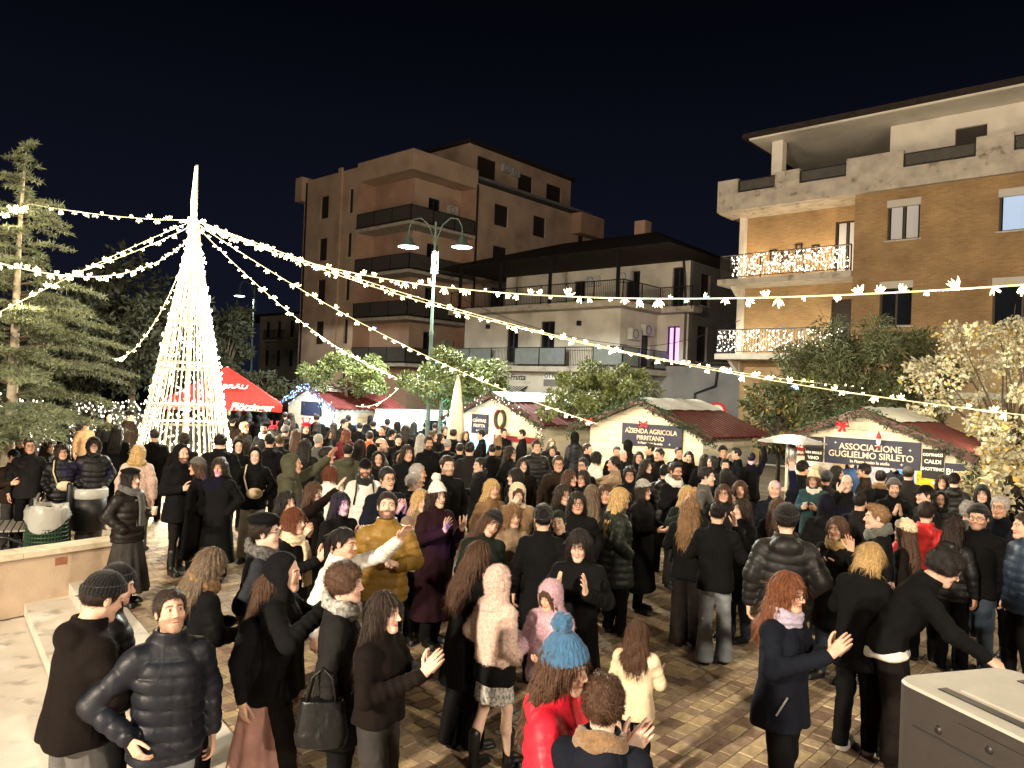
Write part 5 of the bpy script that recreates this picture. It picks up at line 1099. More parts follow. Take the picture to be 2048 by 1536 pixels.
def legs_mesh(kind, st, l, seed):
    k = ('legs', kind, st, l, seed % 2)
    if k in CACHE: return CACHE[k]
    sd = seed % 2
    if kind in ('skirt', 'mini'):
        hem = .16 if kind == 'skirt' else .60
        def f(P):
            t = np.arctan2(P[:, 1], P[:, 0])
            d = s_loft(P, np.array([hem, .8, .95, 1.06]), np.array([.30 if kind == 'skirt' else .21, .19, .17, .15]), np.array([.26 if kind == 'skirt' else .18, .15, .14, .12]), None, 2.1, .015)
            return d - (.012 if kind == 'skirt' else .005)*np.sin(11*t+sd)*np.clip((.95-P[:, 2])/.5, 0, 1)
        V, F = sdf_mesh(f, (-.36, -.34, hem-.03), (.36, .34, 1.1), LODH[l][0]); mt = 'fabric'
    else:
        fl = {'wide': (.098, .105), 'slim': (.058, .045), 'flare': (.07, .10)}.get(kind, (.074, .066))
        def f(P):
            d = s_ell(P, (0, .01, .93), (.165, .125, .13))
            for s in (-1, 1):
                h, kn, an = leg_pts(st, s)
                w = lambda t: .0018*np.sin(t*19+sd+s)+.0012*np.sin(t*31)
                g = s_min(s_cone(P, h, kn, .095, fl[0]+.004, w), s_cone(P, kn, an-np.array([0, -.012, .035]), fl[0], fl[1], w), .03)
                d = s_min(d, g, .03)
            d = d - .007*s_noise(P*np.array([1,1,.5],f32), 30, sd+7, 2)
            return s_max(d, .045-P[:, 2], .01)
        V, F = sdf_mesh(f, (-.36, -.34, .0), (.36, .36, 1.08), LODH[l][0]); mt = 'denim'
    CACHE[k] = mesh_np('legs', V, [F], [M[mt]]); return CACHE[k]
def shoe_mesh(kind, l):
    k = ('shoe', kind, l)
    if k in CACHE: return CACHE[k]
    def f(P):
        d = s_cone(P, (0, .05, .045), (0, -.13, .036), .046, .036)
        d = s_min(d, s_cone(P, (0, .055, .05), (0, .045, .30 if kind == 'boot' else .11), .046, .058 if kind == 'boot' else .044), .03)
        d = np.maximum(d, .022-P[:, 2])
        so = np.maximum(np.maximum(s_cone(P*np.array([1, 1, .3], f32), (0, .05, .005), (0, -.14, .005), .05, .043), np.abs(P[:, 2]-.014)-.014), -1)
        return np.minimum(d, so)
    V, F = sdf_mesh(f, (-.07, -.2, -.02), (.07, .13, .38), max(LODH[l][0]*.7, .008))
    CACHE[k] = mesh_np('shoe', V, [F], [M['shoe']]); return CACHE[k]
def body_mesh(aR, aL, st, yaw, pit, rol, lean, tilt, l, beard, bare, hv=0):
    k = ('body', aR, aL, st, yaw, pit, rol, lean, tilt, l, beard, bare, hv)
    if k in CACHE: return CACHE[k]
    Vs, Fs, Cs, n = [], [], [], 0
    def put(V, F, c):
        nonlocal n
        Vs.append(V); Fs.append(F+n); Cs.append(c); n += len(V)
    V, F, c = head_tpl(l, beard, hv); put(xf(V, head_m(yaw, pit, rol)), F, c)
    def core(P):
        d = s_loft(P, np.array([.82, .95, 1.1, 1.27, 1.38, 1.5]), np.array([.12, .13, .11, .12, .07, .05]), np.array([.08, .08, .07, .08, .05, .045]), None, 2.1, .02)
        d = s_min(d, s_cone(P, (-.13, .012, 1.36), (.13, .012, 1.36), .04, .04), .03)
        d = s_min(d, s_cone(P, (0, .03, 1.4), (0, .03, 1.5), .052, .052), .02)
        for s, an in ((-1, aR), (1, aL)):
            el, wr = [mirx(p, s) for p in ARM[an][:2]]; sh = mirx(SH, s)
            d = s_min(d, s_min(s_cone(P, sh, el, .046, .038), s_cone(P, el, wr, .038, .027), .02), .02)
            h, kn, an_ = leg_pts(st, s)
            if not bare: d = s_min(d, s_min(s_cone(P, h, kn, .05, .035), s_cone(P, kn, an_, .035, .03), .02), .02); continue
            d = s_min(d, s_min(s_cone(P, h, kn, .082, .052), s_min(s_cone(P, kn, kn*.6+an_*.4+np.array([0, .022, 0]), .05, .054), s_cone(P, kn*.6+an_*.4+np.array([0, .022, 0]), an_, .05, .036), .02), .02), .03)
        return d
    V, F = sdf_mesh(core, (-.68, -.56, .05), (.68, .28, 1.95 if 'up' in (aR+aL) else 1.53), LODH[l][0]*(1.0 if bare else 1.9))
    put(V, F, np.ones((len(V), 3)))
    if l < 3:
        for s, an in ((-1, aR), (1, aL)):
            el, wr, D, Pn, hp = ARM[an]
            if hp is None: continue
            D = mirx(D, s); Pn = mirx(Pn, s); D /= np.linalg.norm(D); z = -(Pn-D*(Pn@D)); z /= np.linalg.norm(z); y = np.cross(z, D)
            V, F, c = hand_tpl(l, hp)
            V = V.copy()*1.04
            if s > 0: V[:, 1] *= -1; F = F[:, ::-1]
            V = V @ np.stack([D, y, z]) + mirx(wr, s) + D*.03
            put(V, F, c)
    V = bend(np.concatenate(Vs), lean, tilt)
    CACHE[k] = mesh_np('person', V, [np.concatenate(Fs)], [M['skin']], col=np.concatenate(Cs)); return CACHE[k]
def head_m(yaw, pit, rol):
    return Matrix.Translation((0, .0, 1.508)) @ Matrix.Rotation(R(yaw), 4, 'Z') @ Matrix.Rotation(R(pit), 4, 'X') @ Matrix.Rotation(R(rol), 4, 'Y') @ Matrix.Translation((0, -.015, .105))
CR = ((0, .018, .032), (.076, .096, .088))
def hair_mesh(st, l):
    k = ('hair', st, l)
    if k in CACHE: return CACHE[k]
    h = LODH[l][1]*1.15
    def cap(P, t): return s_ell(P, CR[0], np.array(CR[1])+t)
    def facecut(P, w=.062, top=.062, back=-.012):
        q = P.copy(); q[:, 0] = np.abs(q[:, 0])
        return np.maximum(np.maximum(q[:, 0]-w + .25*np.clip(P[:, 2], -.02, .1), P[:, 1]-back - .25*np.clip(P[:, 2]-.0, 0, .1)), P[:, 2]-top + 4*q[:, 0]**2)
    def strands(P, a, f):
        t = np.arctan2(P[:, 1]-.02, P[:, 0]); z = P[:, 2]
        return a*(np.sin(f*t+6*np.sin(z*9))+.6*np.sin(f*1.7*t+2+z*20)+.5*np.sin(f*.6*t-z*13))
    lo, hi = (-.16, -.17, -.14), (.16, .17, .19); mt = 'hair'
    if st == 'short':
        def f(P):
            d = cap(P, .011) - .0035*s_noise(P, 90, 2, 2); d = s_max(d, -facecut(P, .07, .066, -.02), .008)
            return s_max(d, -.055 - P[:, 2] + .5*np.clip(-P[:, 1]+.045, 0, .2), .01)
    elif st == 'quiff':
        def f(P):
            d = cap(P, .009) ; d = s_min(d, s_ell(P, (0, -.045, .105), (.058, .05, .032)), .03) - .005*s_noise(P, 80, 4, 2); d = s_max(d, -facecut(P, .07, .068, -.022), .008)
            return s_max(d, -.045 - P[:, 2] + .55*np.clip(-P[:, 1]+.045, 0, .2), .01)
    elif st == 'bald':
        def f(P):
            d = cap(P, .004); d = np.maximum(d, P[:, 2]-.04); d = s_max(d, -.055 - P[:, 2] + .6*np.clip(-P[:, 1]+.05, 0, .2), .01); return np.maximum(d, -P[:, 1]-.01)
    elif st == 'curlyshort':
        def f(P):
            d = cap(P, .026) - .012*s_noise(P, 75, 4, 2); d = s_max(d, -facecut(P, .066, .055, -.03), .01)
            return s_max(d, -.06 - P[:, 2] + .4*np.clip(-P[:, 1]+.03, 0, .2), .01)
    elif st in ('bun', 'pony'):
        lo, hi = (-.16, -.17, -.30), (.16, .24, .22)
        def f(P):
            d = cap(P, .008) - strands(P, .0012, 30); d = s_max(d, -facecut(P, .072, .066, -.02), .008)
            d = s_max(d, -.05 - P[:, 2] + .5*np.clip(-P[:, 1]+.045, 0, .2), .01)
            if st == 'bun': return s_min(d, s_ell(P, (0, .105, .075), (.045, .04, .042)) - .004*s_noise(P, 80, 1, 2), .008)
            return s_min(d, np.minimum(s_cone(P, (0, .11, .06), (0, .165, .0), .026, .034), s_cone(P, (0, .165, .0), (0, .15, -.2), .034, .012)) - strands(P, .003, 20), .01)
    else:   # long, wavy, curly, bob, side
        zb = {'bob': -.125, 'long': -.40, 'wavy': -.36, 'curly': -.20, 'bigcurly': -.28, 'vlong': -.47}[st]
        th = {'curly': .034, 'wavy': .022, 'bigcurly': .042}.get(st, .014)
        lo, hi = (-.22, -.2, zb-.06), (.22, .24, .2)
        def f(P):
            x, y, z = P.T
            d = cap(P, th)
            zz = np.array([zb, zb*.6-.03, -.1, 0, .06]); W0 = {'bob': (.07, .09, .097, .095, .09)}.get(st, (.085, .125, .112, .097, .09))
            a = np.array(W0)+th*.6; b = np.array((.04, .062, .088, .1, .1))+th*.5; c = np.array((.135, .122, .055, .022, .02)) if st != 'bob' else np.array((.02,)*5)
            d = s_min(d, s_loft(P, zz, a, b, c, 2.1, .03), .03)
            if st in ('long', 'wavy', 'vlong', 'bob'): d = d - strands(P, .0042 if st != 'bob' else .003, 17)
            if st == 'wavy': d = d - .009*np.sin(z*42+np.sin(x*30)*2)*np.clip(-z/.1, 0, 1)
            if 'curly' in st: d = d - .014*s_noise(P, 70, 4, 2)
            q = np.abs(x)
            cut = np.maximum(np.maximum(q-.06+.2*np.clip(z, -.02, .1), y+.015-.9*np.clip(-z-.06, 0, .08)), z-.06+4*q**2)
            return s_max(d, -cut, .008)
    V, F = sdf_mesh(f, lo, hi, h)
    CACHE[k] = mesh_np('hair', V, [F], [M[mt]]); return CACHE[k]
def strands_mesh(st, l):
    k = ('strands', st, l)
    if k in CACHE: return CACHE[k]
    me = hair_mesh(st, l); rg = np.random.default_rng(len(st)); n = 2600 if l == 0 else 900; w = .0013 if l == 0 else .0022
    V = np.empty(len(me.vertices)*3, f32); me.vertices.foreach_get('co', V); V = V.reshape(-1, 3); N = np.empty(len(me.vertices)*3, f32); me.vertices.foreach_get('normal', N); N = N.reshape(-1, 3)
    i = rg.integers(0, len(V), n); p = V[i] + N[i]*.001; dn = np.array([0, .05, -1.]) if st not in ('short', 'quiff', 'curlyshort', 'bun') else np.array([0, .8, -.35])
    d = dn + rg.normal(0, .22 if 'curly' not in st else .9, (n, 3)); d -= N[i]*(d*N[i]).sum(1)[:, None]*.9; d /= np.linalg.norm(d, axis=1)[:, None]+1e-6
    L_ = rg.uniform(.4, 1.2, (n, 1))*(.11 if st in ('long', 'vlong', 'wavy', 'bob') else .04); s = np.cross(d, N[i]); s /= np.linalg.norm(s, axis=1)[:, None]+1e-6
    q = p + d*L_*.5 + N[i]*rg.uniform(.001, .006, (n, 1)); e = p + d*L_ + N[i]*rg.uniform(-.002, .010, (n, 1)) + s*rg.normal(0, .006, (n, 1))
    VV = np.stack([p-s*w, p+s*w, q+s*w, q-s*w, e], 1).reshape(-1, 3); b = np.arange(n)[:, None]*5
    CACHE[k] = mesh_np('strands', VV, [b+np.array([[0, 1, 2, 3]]), b+np.array([[3, 2, 4]])], [M['hair']]); return CACHE[k]
def hat_mesh(st, l):
    k = ('hat', st, l)
    if k in CACHE: return CACHE[k]
    h = LODH[l][1]*1.15; lo, hi = (-.16, -.2, -.14), (.16, .18, .3); mt = 'knit'
    def dome(P, t, tz=0): return s_ell(P, (0, .018, .04+tz), (.078+t, .098+t, .09+t))
    def line(P): return P[:, 2] + .28*(P[:, 1]) - .038          # tilted lower edge: high at the brow, low at the nape
    if st == 'beanie':
        def f(P):
            t = np.arctan2(P[:, 1]-.018, P[:, 0]); d = dome(P, .014, .012) - .0018*np.sin(34*t); d = s_max(d, -line(P), .006)
            band = np.maximum(np.abs(dome(P, .018))-.009, np.abs(line(P)-.022)-.024) - .0018*np.sin(34*t)
            return s_min(d, band, .005)
    elif st == 'pompom':
        def f(P):
            t = np.arctan2(P[:, 1]-.018, P[:, 0]); d = s_min(dome(P, .018, .012), s_ell(P, (0, .03, .13), (.06, .06, .04)), .03) - .0028*np.sin(24*t)*np.cos(P[:, 2]*90); d = s_max(d, -line(P), .006)
            band = np.maximum(np.abs(dome(P, .018))-.010, np.abs(line(P)-.024)-.027) - .002*np.sin(28*t); d = s_min(d, band, .005)
            return s_min(d, s_ell(P, (0, .05, .205), (.054, .054, .05)) - .010*s_noise(P, 130, 3, 2), .006)
    elif st == 'cap':
        mt = 'fabric'
        def f(P):
            d = s_max(dome(P, .012), -(P[:, 2]-.035+.05*P[:, 1]), .004)
            br = np.maximum(s_ell(P*np.array([1, 1, 0], f32), (0, -.1, 0), (.075, .085, .05)), np.abs(P[:, 2]-.04-.25*(P[:, 1]+.1)-2*P[:, 0]**2*-1)-.004); br = np.maximum(br, P[:, 1]+.05)
            return s_min(d, br, .006)
    elif st == 'beret':
        mt = 'fabric'
        def f(P):
            return s_min(s_max(dome(P, .010), -line(P), .006), s_ell(P, (.01, .03, .095), (.115, .125, .04)), .03)
    elif st == 'furhat':
        mt = 'fur'
        def f(P): return s_max(dome(P, .03), -line(P), .012) - .009*s_noise(P, 120, 3, 2)
    else:    # hoods
        mt = {'hood': 'fabric', 'hoodfur': 'fabric', 'furhood': 'fur', 'trim': 'fur'}[st]
        lo, hi = (-.21, -.2, -.26), (.21, .24, .22)
        def shell(P, t):
            x, y, z = P.T
            d = s_ell(P, (0, .03, .035), (.10+t, .118+t, .115+t))
            d = s_min(d, s_ell(P, (0, .08, .02), (.075+t, .08+t, .1+t)), .03)
            d = s_min(d, s_loft(P, np.array([-.23, -.12, 0]), np.array([.145, .10, .1])+t, np.array([.125, .095, .1])+t, np.array([.06, .035, .03]), 2.2, .03), .04)
            return d - .006*s_noise(P, 38, 6, 2)
        def op(P, w=.076):
            x, y, z = P.T
            return np.maximum(s_ell(P*np.array([1, 0, 1], f32), (0, 0, -.018), (w, 1, .108)), y+.01)
        if st == 'trim':
            def f(P):
                e = np.sqrt(np.maximum(0, s_ell(P*np.array([1, 0, 1], f32), (0, 0, -.015), (.092, 1, .125))**2) + (P[:, 1]+.055-.25*P[:, 2])**2) - .031
                return e - .014*s_noise(P, 95, 3, 2)
        else:
            tt = .012 if st == 'furhood' else 0
            def f(P):
                d = s_max(shell(P, tt), -op(P), .012)
                if st == 'furhood': d = d - .006*s_noise(P, 130, 3, 2)
                return d
    V, F = sdf_mesh(f, lo, hi, h)
    CACHE[k] = mesh_np('hat', V, [F], [M[mt]]); return CACHE[k]
def scarf_mesh(l, tail=True):
    k = ('scarf', l, tail)
    if k in CACHE: return CACHE[k]
    def f(P):
        x, y, z = P.T
        r = np.sqrt((x/1.0)**2 + ((y-.012)/1.0)**2)
        t = np.arctan2(y, x)
        d = np.sqrt((r-.098)**2 + ((z-1.475+.035*np.clip(-y/.1, -1, 1))*.62)**2) - .034 - .005*np.sin(5*t+z*60) - .004*np.sin(z*150)
        if tail: d = s_min(d, s_loft(P-np.array([.045, 0, 0], f32), np.array([1.0, 1.15, 1.3, 1.43]), np.array([.075, .065, .055, .05]), np.array([.014, .014, .016, .024]), np.array([-.168, -.162, -.155, -.12]), 2.6, .008) - .004*np.sin(x*130), .02)
        return d
    V, F = sdf_mesh(f, (-.2, -.24, 1.0), (.2, .2, 1.6), LODH[l][0])
    CACHE[k] = mesh_np('scarf', V, [F], [M['knit']]); return CACHE[k]
def waist_mesh(lean, tilt, l, zr=(.76, .84, .93)):
    k = ('waist', lean, tilt, l, zr)
    if k in CACHE: return CACHE[k]
    def f(P):
        z, a, b, c = cloth_prof('', .05)
        d = s_loft(P, np.array(zr), np.array([.222, .225, .205]), np.array([.18, .182, .165]), np.array([.01, .01, .01]), 2.3, .03)
        return d - .010*s_noise(P, 34, 5, 2)
    V, F = sdf_mesh(f, (-.3, -.26, .7), (.3, .28, .99), LODH[l][0]); CACHE[k] = mesh_np('waist', bend(V, lean, tilt), [F], [M['fabric']]); return CACHE[k]
def glasses_mesh():
    if 'gl' in CACHE: return CACHE['gl']
    m = MB(); th = np.linspace(0, 2*np.pi, 15)
    for s in (-1, 1):
        m.tube(np.stack([s*.033+.0235*np.cos(th), -.107+.006*np.cos(th)*s*0, .001+.02*np.sin(th)], 1), .0026, 5, False)
        m.tube([(s*.057, -.106, .006), (s*.078, -.06, .008), (s*.082, .0, .004)], .0022, 5)
    m.tube([(-.011, -.108, .006), (0, -.110, .009), (.011, -.108, .006)], .0022, 5)
    CACHE['gl'] = m.mesh('glasses', M['frame_black'], True); return CACHE['gl']
def bag_mesh(kind):
    k = ('bag', kind)
    if k in CACHE: return CACHE[k]
    if kind == 'cross':    # small pouch at the front hip, strap over the shoulder
        V, F = sdf_mesh(lambda P: s_ell(P*np.array([1, 1, 1], f32), (.03, -.215, 1.06), (.125, .05, .085)) - .003*s_noise(P, 40, 1, 1), (-.15, -.32, .93), (.2, -.12, 1.18), .011)
        m = MB(); m.add(V, F); m.tube([(-.08, -.205, 1.10), (-.14, -.16, 1.30), (-.12, -.05, 1.475), (-.08, .09, 1.46), (.1, .17, 1.25), (.2, .1, 1.1), (.14, -.17, 1.08)], .012, 5)
    elif kind == 'hand':   # structured leather handbag carried on the arm, at the figure's back right hip
        m = MB(); m.add(*sdf_mesh(lambda P: s_max(s_loft(P-np.array([-.30, .06, 0], f32), np.array([.70, .78, .99]), np.array([.06, .085, .055]), np.array([.15, .165, .13]), None, 3, .01), -1+0*P[:, 0], .01) - .003*s_noise(P, 30, 2, 1), (-.45, -.16, .66), (-.15, .28, 1.04), .012))
        for dx in (-.04, .04): m.tube([(-.30+dx, -.03, .98), (-.30+dx, .0, 1.13), (-.29+dx*.6, .06, 1.18), (-.30+dx, .12, 1.13), (-.30+dx, .15, .98)], .009, 6)
    elif kind == 'shoulder':
        m = MB(); m.add(*sdf_mesh(lambda P: s_ell(P, (.24, -.06, 1.0), (.06, .13, .09)), (.12, -.25, .85), (.36, .12, 1.15), .014)); m.tube([(.23, -.15, 1.05), (.2, -.1, 1.3), (.16, 0, 1.475), (.2, .06, 1.3), (.24, .06, 1.06)], .011, 5)
    else:                  # backpack
        m = MB(); m.add(*sdf_mesh(lambda P: s_ell(P, (0, .21, 1.24), (.145, .09, .2)) - .004*s_noise(P, 30, 1, 1), (-.2, .08, 1.0), (.2, .34, 1.48), .014))
        for s in (-1, 1): m.tube([(s*.1, .14, 1.4), (s*.11, .02, 1.49), (s*.12, -.15, 1.36), (s*.15, -.14, 1.15), (s*.14, .12, 1.1)], .014, 5)
    CACHE[k] = m.mesh('bag', M['leather'], True); return CACHE[k]
def cup_mesh():
    if 'cup' not in CACHE: CACHE['cup'] = MB().lathe([(.0, 0), (.028, 0), (.036, .09), (.039, .092), (.034, .088), (.027, .006), (0, .006)], 12).mesh('cup', M['cup'], True)
    return CACHE['cup']
def fuzz(me, n, ln, seed, w=.0016):
    """short fibres standing on a mesh: loose triangles, for furs seen close"""
    rg = np.random.default_rng(seed)
    V = np.empty(len(me.vertices)*3, f32); me.vertices.foreach_get('co', V); V = V.reshape(-1, 3)
    N = np.empty(len(me.vertices)*3, f32); me.vertices.foreach_get('normal', N); N = N.reshape(-1, 3)
    i = rg.integers(0, len(V), n); p = V[i] + rg.normal(0, .003, (n, 3)); d = N[i] + rg.normal(0, .5, (n, 3)) + np.array([0, 0, -.35]); d /= np.linalg.norm(d, axis=1)[:, None]
    s = np.cross(d, rg.normal(size=(n, 3))); s /= np.linalg.norm(s, axis=1)[:, None]+1e-9
    L = ln*rg.uniform(.6, 1.2, (n, 1))
    VV = np.stack([p-s*w, p+s*w, p+d*L], 1).reshape(-1, 3)
    return mesh_np('fibres', VV, [np.arange(3*n).reshape(-1, 3)], [me.materials[0]])
# ------------------------------------------------------------------ people: assembly
SK = [(.62, .40, .30), (.58, .36, .26), (.66, .45, .35), (.52, .31, .21)]
HC = {'black': (.012, .009, .008), 'dark': (.022, .013, .009), 'brown': (.06, .03, .017), 'light': (.17, .095, .045), 'blond': (.42, .28, .12), 'grey': (.30, .28, .26), 'auburn': (.13, .045, .018), 'ash': (.12, .085, .055), 'red': (.10, .03, .012)}
CC = {'black': (.0042, .0042, .0048), 'navy': (.006, .0075, .013), 'char': (.012, .0115, .0115), 'grey': (.09, .088, .085), 'brown': (.02, .013, .009), 'dbrown': (.0065, .0042, .0035), 'olive': (.06, .06, .038), 'dgreen': (.009, .013, .010), 'mustard': (.22, .125, .02), 'burg': (.016, .005, .008),
      'pink': (.62, .45, .38), 'lilac': (.50, .32, .38), 'red': (.50, .012, .03), 'redor': (.55, .03, .03), 'orange': (.55, .10, .02), 'cream': (.62, .50, .34), 'white': (.68, .65, .60), 'blue': (.04, .11, .21), 'teal': (.02, .05, .055), 'jeans': (.035, .05, .075), 'ljeans': (.20, .22, .24), 'dgrey': (.035, .033, .032),
      'lgrey': (.30, .29, .27), 'beige': (.24, .17, .11), 'camel': (.2, .12, .06), 'lilacs': (.36, .32, .42), 'bluep': (.03, .12, .30), 'wine': (.09, .012, .018), 'steel': (.028, .031, .038), 'gold': (.3, .2, .08), 'pinkskirt': (.5, .28, .24), 'greygreen': (.09, .095, .08), 'dblue': (.014, .028, .055)}
PEOPLE = []
def place(o, m): o.matrix_local = m
def person(u, v, hd, label, gar='jacket', gc='black', legs='trousers', lc='black', hair='short', hc='dark', hat=None, hatc=None, arms='down down', yaw=0, pit=0, rol=0, lean=0, tilt=0, st='shift', h=1.70, z0=0.0,
           scarf=None, gl=0, bag=None, bagc='black', beard=0, cup=0, shoe='shoe', sc='black', bare=0, Y=None, w=1.0, group=None, hoodc=None, sk=None, extra=None, hem=None):
    i = len(PEOPLE); rg = random.Random(i*17+3)
    top = h*1.0
    if Y is None:
        p = at_z(u, v, z0+top*math.cos(R(lean*.6))); 
    else: p = at_y(u, v, Y)
    x, y = float(p[0]), float(p[1]); d = math.hypot(x, y)
    l = 0 if d < 7.9 else (1 if d < 15 else 2)
    aR, aL = arms.split()
    s = h/1.735
    if l == 2: yaw = round(yaw/30)*30; pit = round(pit/15)*15; rol = 0
    b = obj('person', body_mesh(aR, aL, st, yaw, pit, rol, lean, tilt, l, beard, bare, (i*7+i//5) % 6 if l < 2 else i % 2))
    ws = s*w*rg.uniform(.93, 1.0)
    b.location = (x, y, z0); b.rotation_euler = (0, 0, R(hd)-math.atan2(x, y)); b.scale = (ws, ws, s)
    tone = SK[sk if sk is not None else rg.randrange(4)]; b.color = (*tone, 1)
    # keep the head above the aimed point when leaning
    if lean or tilt:
        off = (b.rotation_euler.to_matrix() @ Vector(((.77*math.sin(R(tilt)))*s, -.77*math.sin(R(lean))*s, 0))); b.location.x -= off.x; b.location.y -= off.y
    tag(b, label, 'person', group or 'people in the crowd')
    def cvar(c, k=.12):
        q = 1+rg.uniform(-k, k); return tuple(min(1, e*q) for e in c)
    def part(nm, me, c, m4=None, mt=None):
        o = obj(nm, me, b, color=c)
        if m4 is not None: o.matrix_local = m4
        if mt is not None and o.data.materials[0] != mt:
            o.material_slots[0].link = 'OBJECT'; o.material_slots[0].material = mt
        return o
    BM = bend_m(lean, tilt); HM = BM @ head_m(yaw, pit, rol)
    nm = {'jacket': 'jacket', 'sweater': 'sweater', 'puffer': 'puffer_jacket', 'coat': 'coat', 'parka': 'parka', 'longcoat': 'long_coat', 'fur': 'fur_jacket', 'furcoat': 'fur_coat', 'leather': 'leather_jacket', 'pufcoat': 'puffer_coat', 'crop': 'jacket'}[gar]
    g = part(nm, coat_mesh(gar, aR, aL, lean, tilt, l, i, hem), cvar(CC[gc]))
    if l == 0 and GAR[gar][2] == 'fur': part('fur_fibres', fuzz(g.data, 9000, .018 if gc != 'dbrown' else .007, i), CC[gc])['kind'] = 'stuff'
    if legs != 'bare':
        part('skirt' if legs in ('skirt', 'mini') else 'trousers', legs_mesh(legs, st, l, i), cvar(CC[lc]), mt=M['plaid'] if legs == 'mini' else (M['glitter'] if extra == 'glitter' else (M['fabric'] if lc in ('black', 'dgrey', 'char') else None)))
    if l < 2 or y < 20:
        for sd in (-1, 1):
            hip, kn, an = leg_pts(st, sd)
            o = part(shoe if shoe == 'boot' else 'shoe', shoe_mesh(shoe, l), cvar(CC[sc]), Matrix.Translation((an[0], an[1]-.05, 0)) @ Matrix.Rotation(R(12*sd), 4, 'Z'))
    hs = Matrix.Scale(1.0, 4)
    if hair and hat not in ('hood', 'hoodfur', 'furhood'):
        hh = part('hair', hair_mesh(hair, l), HC[hc], HM)
        if l < 2 and hair != 'bald':
            so = obj('strands', strands_mesh(hair, l), hh, color=tuple(min(1, q*(1.05 if hc in ('black', 'dark') else 1.4)) for q in HC[hc])); so['kind'] = 'stuff'
    elif hair and hair not in ('short', 'quiff', 'bald'):
        part('hair', hair_mesh(hair, l), HC[hc], HM @ Matrix.Translation((0, -.035, -.02)) @ Matrix.Diagonal((.86, .80, .92, 1)))
    if hat:
        hcol = CC[hatc or gc]
        ht = part({'hood': 'hood', 'hoodfur': 'hood', 'furhood': 'fur_hood', 'beanie': 'beanie', 'pompom': 'pompom_beanie', 'cap': 'cap', 'beret': 'beret', 'furhat': 'fur_hat'}[hat], hat_mesh(hat, l), hcol, HM)
        if hat == 'hoodfur': part('fur_trim', hat_mesh('trim', l), CC[hoodc or 'brown'], HM)
        if l == 0 and hat == 'furhood': part('fur_fibres', fuzz(ht.data, 5000, .016, i), hcol, HM)['kind'] = 'stuff'
    if scarf: part('scarf', scarf_mesh(l, legs == 'skirt' or hair == 'bob'), CC[scarf] if scarf in CC else CC['grey'], BM, M['plaid'] if ('print' in label or 'leopard' in label or 'checked' in label) else None)
    if gl and l < 2: part('glasses', glasses_mesh(), None, HM)
    if bag: part({'cross': 'crossbody_bag', 'hand': 'handbag', 'shoulder': 'shoulder_bag', 'pack': 'backpack'}[bag], bag_mesh(bag), CC[bagc], BM)
    if cup:
        an = aR if cup == 1 else aL; wr = mirx(ARM[an][1], -1 if cup == 1 else 1)
        c = obj('cup', cup_mesh()); c.matrix_world = b.matrix_basis @ BM @ Matrix.Translation((wr[0]*.45, wr[1]-.09, wr[2]+.0))
        tag(c, 'drink cup held by the ' + label.split(' by ')[0].split(' at ')[0][:70], 'cup')
        if len(c['label'].split()) > 16: c['label'] = ' '.join(c['label'].split()[:16])
    if extra == 'waist': part('tied_jacket', waist_mesh(lean, tilt, l), CC['black'])
    if extra == 'shirt': part('shirt_hem', waist_mesh(lean, tilt, l, (.81, .84, .90)), CC['white'], Matrix.Diagonal((.9, .9, 1, 1)))
    if extra == 'glitter':
        tr = [c for c in b.children if c.name.startswith('trousers')][0]; sq = part('sequins', fuzz(tr.data, 420, .006, 3, .003), (.9, .9, .9), mt=M['sequin']); sq['kind'] = 'stuff'
    if extra == 'furcollar':
        part('fur_collar', scarf_mesh(l, False), CC[hoodc or 'beige'], BM @ Matrix.Translation((0, .02, -.02)), M['fur'])
    PEOPLE.append((x, y, b)); return b
# ------------------------------------------------------------------ the crowd, from the photograph: pixel of the head top, facing (0 = to the camera, 90 = to the right), looks
Pn = person
FAR = 'far crowd by the huts'
# nearest figures
Pn(345, 1180, 12, 'man with cropped dark hair in black puffer jacket looking up at the camera', 'puffer', 'navy', lc='ljeans', hair='short', arms='hip hang', yaw=6, pit=-16, beard=2, z0=-.145, h=1.71, sc='white')
Pn(199, 1150, 112, 'person in black beanie and dark brown fleece jacket by the marble steps', 'parka', 'dbrown', lc='grey', hat='beanie', hatc='black', arms='give give', lean=6, pit=14, z0=-.145, h=1.77, w=1.0, legs='wide', hem=.86)
Pn(226, 1134, 98, 'figure in black beanie behind the brown fleece jacket', 'puffer', 'black', hat='beanie', hatc='black', arms='pocket pocket', z0=-.145, h=1.66, pit=12)
Pn(418, 1096, 112, 'woman with long ash brown hair and leopard scarf holding a cup', 'coat', 'black', hem=.66, hair='vlong', hc='ash', arms='give give', lean=6, pit=14, scarf='camel', h=1.59, cup=1)
Pn(570, 1110, 72, 'person in black hooded parka with raised clapping hands', 'parka', 'black', hat='hood', arms='claphi claphi', hem=.80, h=1.63, lc='dbrown', st='step')
Pn(540, 1150, 40, 'girl in pale pink skirt half hidden behind the black parka', 'jacket', 'black', legs='skirt', lc='pinkskirt', hair='long', hc='brown', h=1.50, sc='white')
Pn(690, 1130, 82, 'woman with dark curly updo, animal print scarf and black leather handbag', 'coat', 'char', hem=.62, hair='curlyshort', hc='brown', scarf='lgrey', bag='hand', arms='hang pocket', h=1.64, st='stand')
Pn(769, 1186, 58, 'woman with long dark hair and brown coat clapping beside the handbag', 'jacket', 'dbrown', hem=.92, legs='wide', lc='dgrey', hair='vlong', hc='dark', arms='clap clap', h=1.55)
